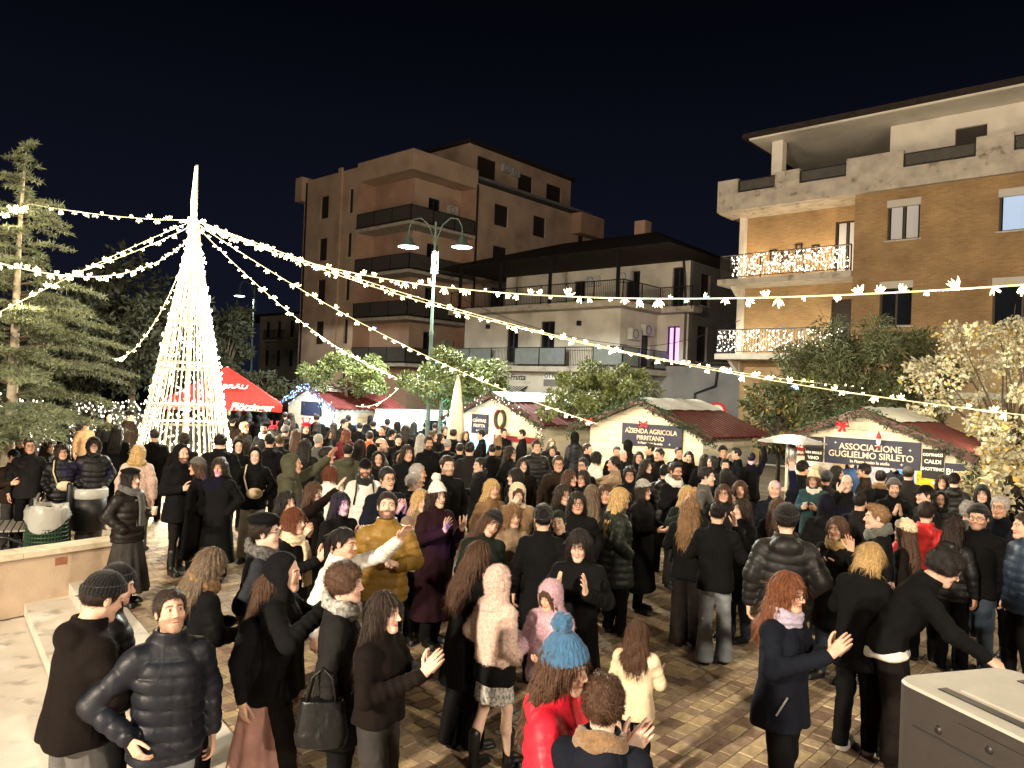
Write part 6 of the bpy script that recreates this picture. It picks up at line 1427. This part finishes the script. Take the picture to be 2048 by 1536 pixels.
Pn(999, 1137, 128, 'girl in pale pink fur hood, tweed mini skirt and black boots', 'fur', 'pink', legs='mini', lc='lgrey', hem=.93, hair=None, extra='waist', hat='furhood', hatc='pink', arms='pocket pocket', bare=1, shoe='boot', h=1.45, st='step', w=.98)
Pn(1103, 1166, -32, 'girl in lilac fluffy hood with long brown hair', 'fur', 'lilac', hair='vlong', hc='brown', hat='furhood', hatc='lilac', arms='give give', h=1.34, pit=10, lc='jeans')
Pn(1126, 1275, 70, 'woman in blue pompom beanie and bright red puffer clapping', 'puffer', 'red', hair='long', hc='brown', hat='pompom', hatc='blue', arms='clap clap', h=1.66, pit=8, rol=-8)
Pn(1207, 1402, 172, 'brown haired person with fluffy tan fur collar seen from behind', 'parka', 'navy', hair='curlyshort', hc='brown', arms='clap clap', h=1.58, extra='furcollar', hoodc='camel', Y=3.15)
Pn(1276, 1242, 168, 'small girl with long curly brown hair and cream coat', 'jacket', 'cream', hair='wavy', hc='brown', arms='give give', h=1.20, lc='black', legs='slim')
wz = Pn(1574, 1148, 62, 'woman with glasses, auburn hair and lilac scarf clapping in navy coat', 'coat', 'navy', hem=.72, hair='wavy', hc='auburn', scarf='lilacs', gl=1, arms='clap clap', h=1.64, pit=4, w=1.05)
MB().bar((-.165, -.125, .97), (-.198, -.065, .84), .008, .012).build('pocket_zip', M['greymetal'], wz)
Pn(1893, 1100, 98, 'man with glasses and dark hair leaning forward in black sweater', 'jacket', 'black', hair='curlyshort', hc='black', gl=1, arms='reach side', lean=30, h=1.76, lc='dbrown', w=1.1, hem=.86, extra='shirt')
Pn(1742, 1084, 150, 'woman with short blond bob in black coat seen from behind', 'coat', 'black', hem=.72, hair='bob', hc='blond', arms='clap clap', lean=12, pit=16, h=1.66, sc='white')
Pn(1436, 1004, 176, 'woman in black sweater and sparkling grey jeans seen from behind', 'jacket', 'black', legs='flare', lc='ljeans', hair='bun', hc='black', arms='clap clap', h=1.68, extra='glitter')
Pn(1574, 1012, 182, 'man in black beanie and ribbed black puffer seen from behind', 'puffer', 'char', hat='beanie', hatc='black', arms='pocket hang', h=1.82, w=1.06)
Pn(958, 1082, 128, 'woman with long brown hair bending towards the girl in pink fur', 'coat', 'black', hair='vlong', hc='brown', legs='wide', arms='down give', lean=8, pit=10, h=1.58)
Pn(1160, 1058, -8, 'black haired woman in long black dress clapping before the lilac girl', 'longcoat', 'black', hair='long', hc='black', arms='clapo clapo', h=1.66, pit=14)
Pn(978, 1018, 20, 'laughing girl in black beanie tilting her head, dark green jacket', 'jacket', 'dgreen', hair='vlong', hc='brown', hat='beanie', hatc='black', arms='give hang', rol=22, pit=8, h=1.64, tilt=6)
Pn(776, 986, 0, 'bearded man in mustard puffer jacket looking up', 'puffer', 'mustard', lc='jeans', hair='short', hc='dark', beard=1, arms='pocket fist', pit=-14, h=1.78)
Pn(875, 970, 34, 'woman in white pompom beanie and long burgundy coat clapping', 'longcoat', 'burg', hair='long', hc='dark', hat='pompom', hatc='white', arms='clapo clapo', h=1.70)
Pn(690, 1056, 62, 'girl with dark ponytail in black vest stretching up a white sleeve', 'jacket', 'white', hair='pony', hc='black', arms='hang upf', h=1.62, lean=6)
Pn(530, 1030, 80, 'man in flat dark hat and slate overcoat with checked scarf', 'coat', 'steel', hair='short', hc='dark', hat='beret', hatc='black', scarf='grey', gl=1, arms='pocket pocket', h=1.76, lc='jeans')
Pn(587, 1017, 56, 'smiling woman with short brown hair and thick cream scarf', 'coat', 'black', hair='bob', hc='red', scarf='cream', arms='clap clap', h=1.62, rol=6)
Pn(1087, 1014, 180, 'person with black fur hat and dark coat seen from behind', 'coat', 'black', hair='bun', hc='black', hat='furhat', hatc='black', arms='hang hang', h=1.66)
Pn(1123, 1022, -12, 'woman with tilted smiling face and green laser dot on her cheek', 'jacket', 'black', hair='bun', hc='black', arms='hang hang', h=1.58, rol=-14)
Pn(1155, 984, 8, 'woman in thick black glasses and black hood over dark hair', 'parka', 'black', hair='long', hc='black', gl=1, arms='pocket pocket', h=1.66)
Pn(1240, 976, 104, 'blond woman with straight long hair in dark green puffer coat', 'pufcoat', 'dgreen', hair='vlong', hc='blond', arms='pocket pocket', h=1.68)
Pn(1287, 962, 60, 'woman with light grey knitted beanie and glasses in black coat', 'longcoat', 'black', hair='bob', hc='dark', hat='beanie', hatc='lgrey', gl=1, arms='give give', h=1.66)
Pn(1382, 996, 168, 'woman with very long ginger blond hair in black seen from behind', 'jacket', 'black', hair='vlong', hc='light', arms='clap clap', h=1.64, lc='dbrown', legs='wide')
Pn(1486, 998, -58, 'dark haired woman raising an open hand beside the sparkling jeans', 'coat', 'black', hair='long', hc='dark', arms='hang wave', h=1.62, lc='jeans')
Pn(1676, 1034, -28, 'woman in gold trimmed black coat bringing her hands together', 'coat', 'black', hair='long', hc='brown', arms='clap wave', scarf='gold', h=1.62, lc='jeans')
Pn(1653, 990, 182, 'person in black hood with blue light on the back', 'parka', 'black', hat='hood', arms='hang hang', h=1.66)
Pn(1756, 1010, -82, 'blond young man in profile with grey hood over black jacket', 'jacket', 'black', hair='quiff', hc='light', arms='give give', h=1.76, scarf='greygreen')
Pn(1811, 1042, -108, 'girl in cream fluffy hat with long brown hair', 'jacket', 'dbrown', hair='vlong', hc='brown', hat='furhat', hatc='cream', arms='hang hang', h=1.58)
Pn(1853, 1004, 172, 'dark haired person in bright red jacket seen from behind', 'puffer', 'redor', hair='short', hc='dark', arms='pocket pocket', h=1.72)
Pn(1958, 1012, -12, 'stocky man in black beanie and black jacket with jeans', 'jacket', 'black', lc='jeans', hair='short', hat='beanie', hatc='black', gl=1, arms='down down', h=1.74, w=1.12, beard=2)
Pn(2001, 992, -20, 'smiling grey haired man with glasses in dark navy jacket', 'jacket', 'navy', hair='short', hc='grey', gl=1, arms='pocket pocket', h=1.78)
Pn(2052, 1010, -60, 'person in blue padded jacket cut by the right edge', 'puffer', 'dblue', hair='short', arms='hang hang', h=1.76, Y=7.4)
# left group by the cone
Pn(126, 890, 6, 'woman with glasses and curly dark hair wearing a cream crossbody bag', 'puffer', 'black', lc='jeans', hair='curly', hc='dark', gl=1, bag='cross', bagc='cream', arms='pocket pocket', h=1.61, w=1.08)
Pn(97, 880, 40, 'woman with glasses leaning behind the cream bag', 'puffer', 'black', hair='long', hc='dark', gl=1, arms='pocket pocket', h=1.62, lc='jeans')
Pn(188, 876, 2, 'woman in black fur hood and wide grey trousers beside the bin', 'puffer', 'black', legs='wide', lc='grey', hair='bob', hat='hoodfur', hatc='black', hoodc='dbrown', gl=1, arms='pocket pocket', h=1.72)
Pn(28, 900, 20, 'man in cap sitting low at the left edge', 'jacket', 'brown', hat='cap', hatc='black', arms='hold pocket', h=1.52, lc='dgrey')
Pn(60, 876, 10, 'man with glasses behind the bench', 'jacket', 'char', hair='short', gl=1, arms='hang hang', h=1.72)
Pn(40, 868, 15, 'woman with dark hair far behind the bench', 'jacket', 'brown', hair='long', arms='hang hang', h=1.66)
Pn(262, 938, 48, 'woman with grey scarf, long grey skirt and a plastic cup', 'puffer', 'dbrown', legs='skirt', lc='dgrey', hair='bob', hc='black', hat='beret', hatc='black', scarf='grey', arms='pocket hold', cup=2, h=1.62, w=1.04)
Pn(277, 892, 168, 'blond curly woman in pale pink fur coat with shoulder strap', 'furcoat', 'pink', hair='curly', hc='blond', bag='cross', bagc='black', arms='hang hang', h=1.66, lc='grey')
Pn(364, 890, 30, 'man in black hooded parka holding a glass, dark boots', 'parka', 'black', hat='hood', beard=1, arms='hold hold', cup=2, h=1.80, lc='dbrown', shoe='boot', legs='slim')
Pn(369, 868, 180, 'person in dark brown beanie in front of the light cone', 'jacket', 'dbrown', hat='beanie', hatc='brown', arms='hang hang', h=1.78)
Pn(396, 917, -84, 'woman in grey brown beanie facing left, long black coat', 'longcoat', 'black', hair='long', hc='brown', hat='beanie', hatc='grey', arms='pocket pocket', h=1.64)
Pn(440, 918, -18, 'woman with brown hair in ankle length black coat', 'longcoat', 'black', hair='curly', hc='dark', arms='pocket pocket', h=1.66)
Pn(441, 868, 182, 'broad man in black hooded jacket seen from behind by the cone', 'parka', 'black', hair='short', hc='black', arms='hang hang', h=1.84, w=1.12)
Pn(477, 880, 8, 'woman in black hood with grey beanie behind', 'jacket', 'black', hat='hood', arms='hang hang', h=1.66)
Pn(511, 896, -4, 'person in black hoodie and cap with white belt bag and pale trousers', 'jacket', 'black', legs='wide', lc='lgrey', hair='short', hat='hood', arms='pocket pocket', bag='cross', bagc='cream', h=1.72)
Pn(489, 845, 44, 'man with curly fair hair in profile under the parasol', 'jacket', 'brown', hair='curlyshort', hc='light', arms='hang hang', h=1.76)
Pn(530, 846, -20, 'bearded man in black beret and suit with white shirt', 'jacket', 'black', hat='beret', hatc='black', beard=1, arms='hold hang', h=1.80, scarf='white')
Pn(571, 852, 160, 'person in grey beanie with dark hood', 'parka', 'dgreen', hat='beanie', hatc='grey', arms='hang hang', h=1.72)
Pn(560, 868, 172, 'man with fair hair in dark blue grey jacket seen from behind', 'jacket', 'steel', hair='short', hc='ash', arms='hang hang', h=1.78)
# middle rows
Pn(585, 910, 82, 'person in olive green hooded parka reaching out an arm', 'parka', 'olive', hat='hood', arms='hang upf', h=1.76, w=1.1)
Pn(637, 868, 150, 'grey haired man in grey wool coat seen from behind', 'coat', 'grey', hair='short', hc='grey', arms='hang hang', h=1.78)
Pn(653, 894, 84, 'man with dark hair and thick glasses in profile', 'jacket', 'char', hair='quiff', hc='black', gl=1, arms='hang hang', h=1.78)
Pn(661, 931, 155, 'woman with short red brown hair and white fleece collar', 'jacket', 'white', hair='bob', hc='red', arms='clap clap', h=1.62)
Pn(573, 983, 40, 'dark haired woman with blue light on her forehead', 'coat', 'black', hair='long', hc='black', arms='clap clap', h=1.62)
Pn(682, 985, 36, 'woman with long straight black hair and violet light on her face', 'coat', 'black', hair='vlong', hc='black', arms='clap clap', h=1.64)
Pn(628, 965, 60, 'woman behind raising a bare hand above the cream scarf', 'jacket', 'dbrown', hair='long', hc='brown', arms='upf hang', h=1.60)
Pn(775, 935, 26, 'man with glasses in dark navy jacket behind the mustard puffer', 'jacket', 'navy', hair='short', hc='black', gl=1, arms='clap clap', h=1.80, w=1.08)
Pn(731, 919, 4, 'man in black cap and white jacket with patterned scarf', 'puffer', 'white', hat='cap', hatc='black', beard=1, scarf='char', arms='hang hang', h=1.74, bag='pack')
Pn(756, 904, 10, 'woman in dark fur hood behind the white jacket', 'parka', 'black', hat='hoodfur', hoodc='dbrown', arms='hang hang', h=1.66)
Pn(800, 903, 0, 'woman in glasses inside a big black fur hood', 'parka', 'black', hat='hoodfur', hoodc='black', gl=1, arms='pocket pocket', h=1.66)
Pn(836, 928, 86, 'grey haired man in profile in dark coat', 'coat', 'navy', hair='short', hc='grey', arms='hang hang', h=1.74)
Pn(829, 946, 82, 'older man with thinning grey hair and glasses before the grey haired man', 'jacket', 'navy', hair='short', hc='grey', gl=1, arms='hang hang', h=1.68)
Pn(895, 912, 24, 'tall smiling man with short dark hair in black overcoat', 'coat', 'black', hair='short', hc='dark', arms='pocket pocket', h=1.84, beard=2, w=1.06)
Pn(842, 981, 24, 'blond woman with wavy hair left of the white pompom beanie', 'jacket', 'beige', hair='wavy', hc='blond', arms='hang hang', h=1.62)
Pn(960, 916, -62, 'woman with dark bun in profile and black scarf', 'coat', 'black', hair='bun', hc='black', scarf='black', arms='hold hang', h=1.66)
Pn(984, 960, 30, 'smiling woman with blond hair under a cream hood', 'jacket', 'camel', hair='wavy', hc='blond', arms='hang hang', h=1.62)
Pn(1036, 970, 10, 'girl wrapped in a cream furry hood and brown fur coat', 'furcoat', 'camel', hair='long', hc='brown', hat='furhood', hatc='cream', arms='face hang', h=1.60)
Pn(1025, 1012, 30, 'woman in tan fur collar behind the laughing girl', 'jacket', 'beige', hair='wavy', hc='light', arms='hang hang', h=1.56)
Pn(1126, 970, 38, 'woman with glasses and dark hair turned right', 'coat', 'black', hair='long', hc='dark', gl=1, arms='pocket pocket', h=1.64)
Pn(1184, 970, 178, 'woman with straight light brown hair seen from behind', 'coat', 'char', hair='vlong', hc='ash', arms='hang hang', h=1.62)
Pn(1211, 970, 2, 'smiling woman between two long haired women', 'coat', 'black', hair='long', hc='brown', arms='pocket pocket', h=1.62)
Pn(1375, 973, 12, 'blond woman with fur collar and hands before her face', 'parka', 'dgreen', hair='wavy', hc='blond', arms='claphi claphi', h=1.62, extra='furcollar')
Pn(1448, 969, 0, 'long haired woman with round glasses above the black sweater', 'coat', 'char', hair='long', hc='brown', gl=1, arms='hang hang', h=1.62)
Pn(1413, 935, 82, 'young man with wavy dark hair in grey wool sweater', 'sweater', 'grey', hair='quiff', hc='black', arms='clap clap', h=1.78)
Pn(1351, 925, 42, 'bearded man with glasses, black coat and white shirt clapping', 'coat', 'black', hair='quiff', hc='black', beard=1, gl=1, arms='clap clap', h=1.80, scarf='white', lc='grey')
Pn(1260, 934, 0, 'boy with glasses pushed up into dark hair', 'jacket', 'black', hair='curlyshort', hc='black', gl=1, arms='pocket pocket', h=1.66)
Pn(1229, 913, -80, 'dark haired person in taupe suede coat hugging a friend', 'coat', 'beige', hair='short', hc='black', arms='reach reach', h=1.72)
Pn(1193, 903, 118, 'dark haired woman with white collar beside the taupe coat', 'jacket', 'white', hair='bob', hc='black', arms='hang hang', h=1.66)
Pn(1167, 916, -28, 'dark haired man with glasses behind the brown coat', 'jacket', 'black', hair='short', hc='black', gl=1, arms='hang hang', h=1.70)
Pn(1117, 912, 8, 'man with glasses and receding hair in brown corduroy coat', 'coat', 'brown', hair='short', hc='brown', gl=1, arms='hang hang', h=1.76)
Pn(1140, 940, 62, 'woman with brown hair in profile before the corduroy coat', 'coat', 'brown', hair='long', hc='brown', arms='hang hang', h=1.64)
Pn(1167, 941, -28, 'woman with glasses and long dark hair facing the profile', 'coat', 'black', hair='long', hc='dark', gl=1, arms='hang hang', h=1.64)
Pn(1032, 937, -70, 'woman with dark shoulder hair looking left above the furry hood', 'coat', 'black', hair='bob', hc='black', arms='hang hang', h=1.66)
Pn(1047, 915, 4, 'round faced woman half hidden by dark hair', 'coat', 'dbrown', hair='long', hc='dark', arms='hang hang', h=1.66)
Pn(1073, 881, 18, 'man with cropped hair in ribbed black puffer before the huts', 'puffer', 'black', hair='short', hc='dark', arms='pocket pocket', h=1.80)
Pn(1103, 878, 10, 'fair haired woman behind the black puffer', 'coat', 'black', hair='long', hc='ash', arms='hang hang', h=1.66)
Pn(1106, 891, -10, 'boy with dark curls beside the ribbed puffer', 'jacket', 'black', hair='curlyshort', hc='black', arms='hang hang', h=1.60)
Pn(1020, 893, 70, 'woman with glasses in long black coat turned right', 'longcoat', 'black', hair='long', hc='dark', gl=1, arms='pocket pocket', h=1.68)
Pn(1044, 859, -82, 'short haired man in black facing left at the cyan hut', 'jacket', 'black', hair='short', hc='black', arms='hang hang', h=1.78)
Pn(1008, 857, 30, 'dark haired man at the red band of the left hut', 'jacket', 'black', hair='short', hc='black', arms='hang hang', h=1.76)
Pn(963, 860, -88, 'man in black beanie and uniform jacket facing left', 'jacket', 'black', hat='beanie', hatc='black', arms='hang hang', h=1.76)
Pn(932, 862, 8, 'long haired woman in black coat under the folded parasol', 'longcoat', 'black', hair='long', hc='brown', arms='hold hang', h=1.68)
Pn(996, 870, 175, 'fair haired figure with black hood seen from behind', 'parka', 'black', hair='long', hc='light', arms='hang hang', h=1.68)
Pn(1149, 865, -140, 'person in black hood and navy padded jacket before the middle hut', 'puffer', 'navy', hat='hood', hatc='black', arms='hang hang', h=1.80)
Pn(1175, 887, 70, 'man in profile right of the navy padded jacket', 'jacket', 'black', hair='short', hc='dark', arms='hang hang', h=1.70)
Pn(1234, 893, -5, 'short haired man in front of the middle hut wall', 'jacket', 'black', hair='short', hc='dark', arms='hang hang', h=1.70)
Pn(1257, 881, 150, 'figure in pointed black hood before the middle hut', 'parka', 'black', hat='hood', arms='hang hang', h=1.74)
Pn(1246, 899, 40, 'balding man with blue light on his face', 'jacket', 'char', hair='bald', hc='dark', arms='hang hang', h=1.68)
Pn(1300, 887, -80, 'dark haired man in profile facing left under the farm sign', 'jacket', 'black', hair='quiff', hc='black', arms='hang hang', h=1.76)
Pn(1278, 903, 0, 'woman with centre parted dark hair under the farm sign', 'coat', 'black', hair='long', hc='dark', arms='hang hang', h=1.66)
Pn(1319, 897, -40, 'man with buzz cut looking left below the farm sign', 'jacket', 'black', hair='short', hc='dark', arms='hang hang', h=1.76)
Pn(1358, 894, 20, 'man with dark rimmed glasses at the hut corner', 'jacket', 'black', hair='short', hc='black', gl=1, arms='hang hang', h=1.76)
Pn(1378, 903, -10, 'woman with dark shoulder hair touching her face', 'coat', 'black', hair='long', hc='dark', arms='face hang', h=1.66)
Pn(1292, 919, 60, 'long haired woman in profile behind the grey beanie', 'coat', 'dbrown', hair='long', hc='dark', arms='hang hang', h=1.64)
Pn(1330, 930, 170, 'person in black padded jacket seen from behind under the farm sign', 'puffer', 'black', hair='short', hc='black', arms='hang hang', h=1.68)
Pn(1410, 909, 176, 'dark haired woman seen from behind at the hut corner', 'coat', 'black', hair='long', hc='black', arms='hang hang', h=1.66)
Pn(1426, 912, -60, 'woman with dark hair in profile at the silver sheet', 'coat', 'black', hair='bob', hc='black', arms='hang hang', h=1.66)
Pn(1446, 893, 20, 'young man in black beanie beside the silver sheet', 'jacket', 'black', hat='beanie', hatc='black', arms='hang hang', h=1.76)
Pn(1474, 896, -84, 'dark haired man in profile drinking beside the silver sheet', 'jacket', 'navy', hair='quiff', hc='black', arms='face hang', h=1.76)
Pn(1451, 918, 0, 'boy with dark fringe below the beanie man', 'jacket', 'char', hair='quiff', hc='black', arms='hang hang', h=1.66)
Pn(1453, 937, 178, 'dark bob haired person seen from behind above the round glasses', 'coat', 'black', hair='bob', hc='black', arms='hang hang', h=1.62)
Pn(1481, 963, 0, 'woman with wavy brown hair left of the raised hand', 'coat', 'black', hair='wavy', hc='brown', arms='hang hang', h=1.62)
Pn(1503, 905, 175, 'figure raising a violet lit hand before the patio heater', 'jacket', 'black', hair='short', hc='black', arms='up hang', h=1.72)
Pn(1606, 922, 130, 'dark skinned man in black cap at the counter', 'jacket', 'black', hair='short', hc='black', hat='cap', hatc='black', arms='hang hang', h=1.78, sk=3)
Pn(1628, 945, -12, 'woman in cream pompom beanie with white fur collar and teal coat', 'parka', 'teal', hair='long', hc='brown', hat='pompom', hatc='cream', arms='hold hold', cup=1, h=1.66, extra='furcollar', hoodc='white')
Pn(1550, 960, 0, 'bald man in dark jacket raising an arm', 'jacket', 'navy', hair='bald', hc='dark', arms='hang up', h=1.70)
Pn(1653, 943, 175, 'person in grey blue beanie seen from behind at the counter', 'jacket', 'char', hat='beanie', hatc='steel', arms='hang hang', h=1.66)
Pn(1674, 932, 82, 'woman with black hair in profile below the long name board', 'coat', 'black', hair='long', hc='black', arms='hang hang', h=1.66)
Pn(1694, 950, -8, 'bald man holding a hand to his cheek', 'jacket', 'black', hair='bald', hc='dark', arms='face hang', h=1.74)
Pn(1729, 928, -92, 'man in dark cap with cyan light on his chin', 'jacket', 'brown', hair='short', hat='cap', hatc='black', arms='hang hang', h=1.74)
Pn(1762, 941, 172, 'dark haired person with tan hood collar seen from behind', 'jacket', 'black', hair='short', hc='black', arms='hang hang', h=1.70, extra='furcollar', hoodc='camel')
Pn(1788, 959, 10, 'smiling man in grey beanie and black jacket', 'jacket', 'black', hat='beanie', hatc='grey', beard=2, arms='clap clap', h=1.72)
Pn(1817, 934, 170, 'person in grey cap facing the counter', 'jacket', 'char', hair='short', hat='cap', hatc='grey', arms='hang hang', h=1.72)
Pn(1885, 950, 0, 'pale faced woman with dark hair under the beer board', 'coat', 'black', hair='long', hc='dark', arms='hang hang', h=1.64)
Pn(1909, 947, 172, 'person in black cap and shiny black puffer near the hut corner', 'puffer', 'black', hair='short', hat='cap', hatc='black', arms='hang hang', h=1.70)
Pn(1852, 972, -62, 'man in cap and grey jacket in profile facing left', 'jacket', 'char', hair='short', hat='cap', hatc='black', arms='hang hang', h=1.72)
Pn(1882, 984, 0, 'child in black fur hood and shiny jacket', 'puffer', 'black', hat='hoodfur', hoodc='black', arms='pocket pocket', h=1.56)
Pn(1965, 972, 0, 'woman in black beanie with long black hair at the right', 'coat', 'black', hair='long', hc='black', hat='beanie', hatc='black', arms='hang hang', h=1.66)
Pn(1937, 1004, 165, 'grey curly haired woman in speckled coat seen from behind', 'coat', 'grey', hair='curlyshort', hc='grey', arms='hang hang', h=1.62)
Pn(2024, 954, 175, 'dark haired figure seen from behind at the right edge', 'coat', 'black', hair='curly', hc='black', arms='hang hang', h=1.70)
Pn(1720, 985, 160, 'person in dark coat between the bald man and the grey beanie', 'coat', 'char', hair='short', hc='black', arms='hang hang', h=1.66)
Pn(1556, 996, 172, 'woman with long brown hair seen from behind beside the bald man', 'coat', 'black', hair='long', hc='brown', arms='hang hang', h=1.58)
Pn(1910, 1035, 150, 'person in black quilted jacket between the red jacket and the stocky man', 'puffer', 'black', hair='long', hc='dark', arms='hang hang', h=1.60)
# vendors inside the right hut
for u, v, lab, hr in ((1789, 914, 'young man with fair hair serving inside the right hut', 'quiff'), (1703, 912, 'woman with dark hair serving inside the right hut', 'long')):
    Pn(u, v, 0, lab, 'jacket', 'black' if hr == 'quiff' else 'dblue', hair=hr, hc='light' if hr == 'quiff' else 'black', arms='hold hang', h=1.70, Y=float(g2w(u2a(u, 16.3), 16.3)[1]))
# far rows between the parasol and the huts
ROW = [(457, 818, 'short', 'dark', 'char', 40, 'man with a lit face at the parasol pole'), (505, 811, 'short', 'black', 'black', 180, None), (478, 815, 'long', 'dark', 'black', 150, None), (526, 818, 'long', 'black', 'char', 180, None), (549, 813, 'short', 'dark', 'black', 170, None), (497, 826, 'curly', 'black', 'brown', 160, None),
       (570, 824, 'short', 'dark', 'black', 190, None), (582, 826, 'long', 'dark', 'black', 200, None), (593, 818, 'short', 'black', 'black', 90, 'dark man in profile under the parasol lettering'), (607, 816, 'long', 'black', 'char', 170, None), (624, 818, 'short', 'grey', 'dgreen', 180, 'grey haired person before the blue lit hut'), (634, 828, 'short', 'dark', 'black', 180, None),
       (655, 825, 'short', 'red', 'wine', 90, 'person with red brown hair before the blue lit hut'), (671, 824, 'long', 'brown', 'black', 120, None), (689, 839, 'short', 'dark', 'char', 60, None), (697, 830, 'short', 'black', 'black', 180, None), (709, 833, 'short', 'black', 'bluep', 176, 'person in bright blue padded jacket before the white hut wall'), (741, 832, 'short', 'black', 'black', 180, None), (747, 841, 'short', 'dark', 'black', 180, 'man photographing with both hands by the tree trunk'), (766, 850, 'short', 'dark', 'char', -40, None),
       (634, 844, 'long', 'black', 'black', 175, None), (655, 856, 'long', 'black', 'black', 60, 'woman in black hood looking right in the far crowd'), (592, 858, 'vlong', 'brown', 'black', 178, 'woman with long brown hair seen from behind'), (612, 846, 'long', 'dark', 'black', 10, 'woman with red antler headband looking at the camera'), (548, 852, 'long', 'dark', 'dbrown', 150, 'woman with red antler headband seen from behind'), (693, 859, 'curly', 'red', 'wine', 170, 'person with curly dark red hair'), (740, 862, 'short', 'dark', 'orange', 165, 'man in bright orange jacket seen from behind'),
       (763, 876, 'bald', 'dark', 'steel', 84, 'bald man in profile with grey puffer'), (797, 870, 'short', 'dark', 'black', 10, 'smiling man in black beanie before the van'), (784, 860, 'short', 'dark', 'black', 100, 'man in dark cap behind the black beanie'), (842, 868, 'long', 'grey', 'char', 180, 'grey haired woman seen from behind before the van'), (858, 873, 'short', 'black', 'black', 15, 'bearded man in dark winter coat facing the camera'), (895, 879, 'short', 'grey', 'black', 160, 'person in pale grey cap seen from behind'), (880, 866, 'long', 'black', 'black', 80, None), (866, 862, 'long', 'brown', 'char', 60, None), (907, 857, 'short', 'dark', 'black', 180, None), (851, 844, 'short', 'black', 'black', 180, None), (828, 844, 'long', 'dark', 'black', 170, None), (795, 844, 'short', 'black', 'char', 180, None), (812, 850, 'long', 'black', 'black', 150, None), (870, 846, 'short', 'dark', 'black', 190, None),
       (696, 888, 'short', 'dark', 'olive', 175, 'person in olive coat behind the glasses man'), (720, 880, 'long', 'black', 'black', 170, None), (815, 890, 'long', 'dark', 'black', 20, None), (920, 886, 'short', 'black', 'black', 180, None), (745, 890, 'short', 'black', 'black', 160, None), (610, 878, 'long', 'black', 'char', 170, None), (540, 868, 'short', 'black', 'black', 180, None), (668, 845, 'long', 'dark', 'char', 190, None), (720, 845, 'short', 'black', 'black', 180, None), (775, 838, 'short', 'black', 'black', 180, None), (575, 838, 'short', 'black', 'char', 175, None), (515, 832, 'short', 'dark', 'black', 180, None), (465, 835, 'short', 'black', 'brown', 170, None), (890, 852, 'long', 'dark', 'black', 20, None), (940, 884, 'short', 'dark', 'char', 170, None), (985, 888, 'short', 'black', 'black', 175, None),
       (155, 820, 'long', 'dark', 'char', 10, 'woman among the fairy light shrubs'), (218, 826, 'short', 'dark', 'black', 20, 'man in hood left of the light cone'), (260, 823, 'short', 'dark', 'brown', 60, 'man in cap left of the light cone'), (172, 838, 'short', 'ash', 'camel', 30, 'person with pale face behind the cedar'), (130, 826, 'short', 'black', 'black', 100, 'dark figure under the cedar branches'), (310, 858, 'short', 'black', 'black', 178, 'dark figure directly behind the light cone base'), (235, 850, 'long', 'black', 'black', 160, 'dark haired figure right of the cedar')]
for k, (u, v, hr, hc, c, hd, lab) in enumerate(ROW):
    e = {}
    if lab and 'antler' in lab: e = dict(hat='beret', hatc='red')
    elif lab and 'beanie' in lab: e = dict(hat='beanie', hatc='black')
    elif lab and 'cap' in lab.split(): e = dict(hat='cap', hatc='lgrey' if 'grey' in lab else 'black')
    elif lab and 'hood' in lab: e = dict(hat='hood')
    elif k % 7 == 3 and lab is None: e = dict(hat='hood')
    elif k % 9 == 5 and lab is None: e = dict(hat='beanie', hatc='char')
    b_ = Pn(u, v, hd, lab or ({'hood': 'hooded', 'beanie': 'beanie wearing'}.get(e.get('hat'), {'long': 'long haired', 'vlong': 'long haired', 'curly': 'curly haired'}.get(hr, 'short haired')) + {'black': ' black clad', 'char': ' charcoal clad', 'brown': ' brown clad'}.get(c, ' dark clad') + (' figure facing away' if abs(hd) > 120 else ' figure turned to us' if abs(hd) < 45 else ' figure in profile') + ' in the far crowd ') + ('under the red parasol' if u < 560 else 'before the blue lit hut' if u < 725 else 'before the white van' if u < 900 else 'before the cyan display hut'), 'puffer' if c in ('bluep', 'orange', 'steel') else ('jacket', 'coat', 'parka')[k % 3], c, hair=hr, hc=hc, arms='hang hang' if not (lab and 'photograph' in lab) else 'claphi claphi', h=1.66+.05*(k % 4), beard=1 if lab and 'bearded' in lab else 0, group=FAR, st='stand', **e)
    if lab and 'antler' in lab: 
        an = MB(); HMx = head_m(0, 0, 0)
        for s_ in (-1, 1): an.tube([(s_*.05, 0, .12), (s_*.08, 0, .2), (s_*.11, 0, .25)], .014, 5); an.tube([(s_*.08, 0, .2), (s_*.05, 0, .25)], .011, 5)
        o_ = an.build('antler_headband', M['red'], b_); o_.matrix_local = HMx

# coloured show lights from the stage falling on the crowd
for u, v, Y in ((142, 935, 11.9), (226, 942, 12.2), (424, 962, 10.4), (570, 990, 8.9), (683, 1012, 8.0), (795, 1018, 8.2), (868, 1062, 7.6), (1503, 915, 14), (1578, 968, 10.5), (1668, 1000, 9.2), (1030, 590, 15)): disco(u, v, Y)
disco(758, 745, 25.5, 2600, (.02, 1, .35), 2.6)
disco(1128, 1035, 7.4, 900, (.05, 1, .3), .25)
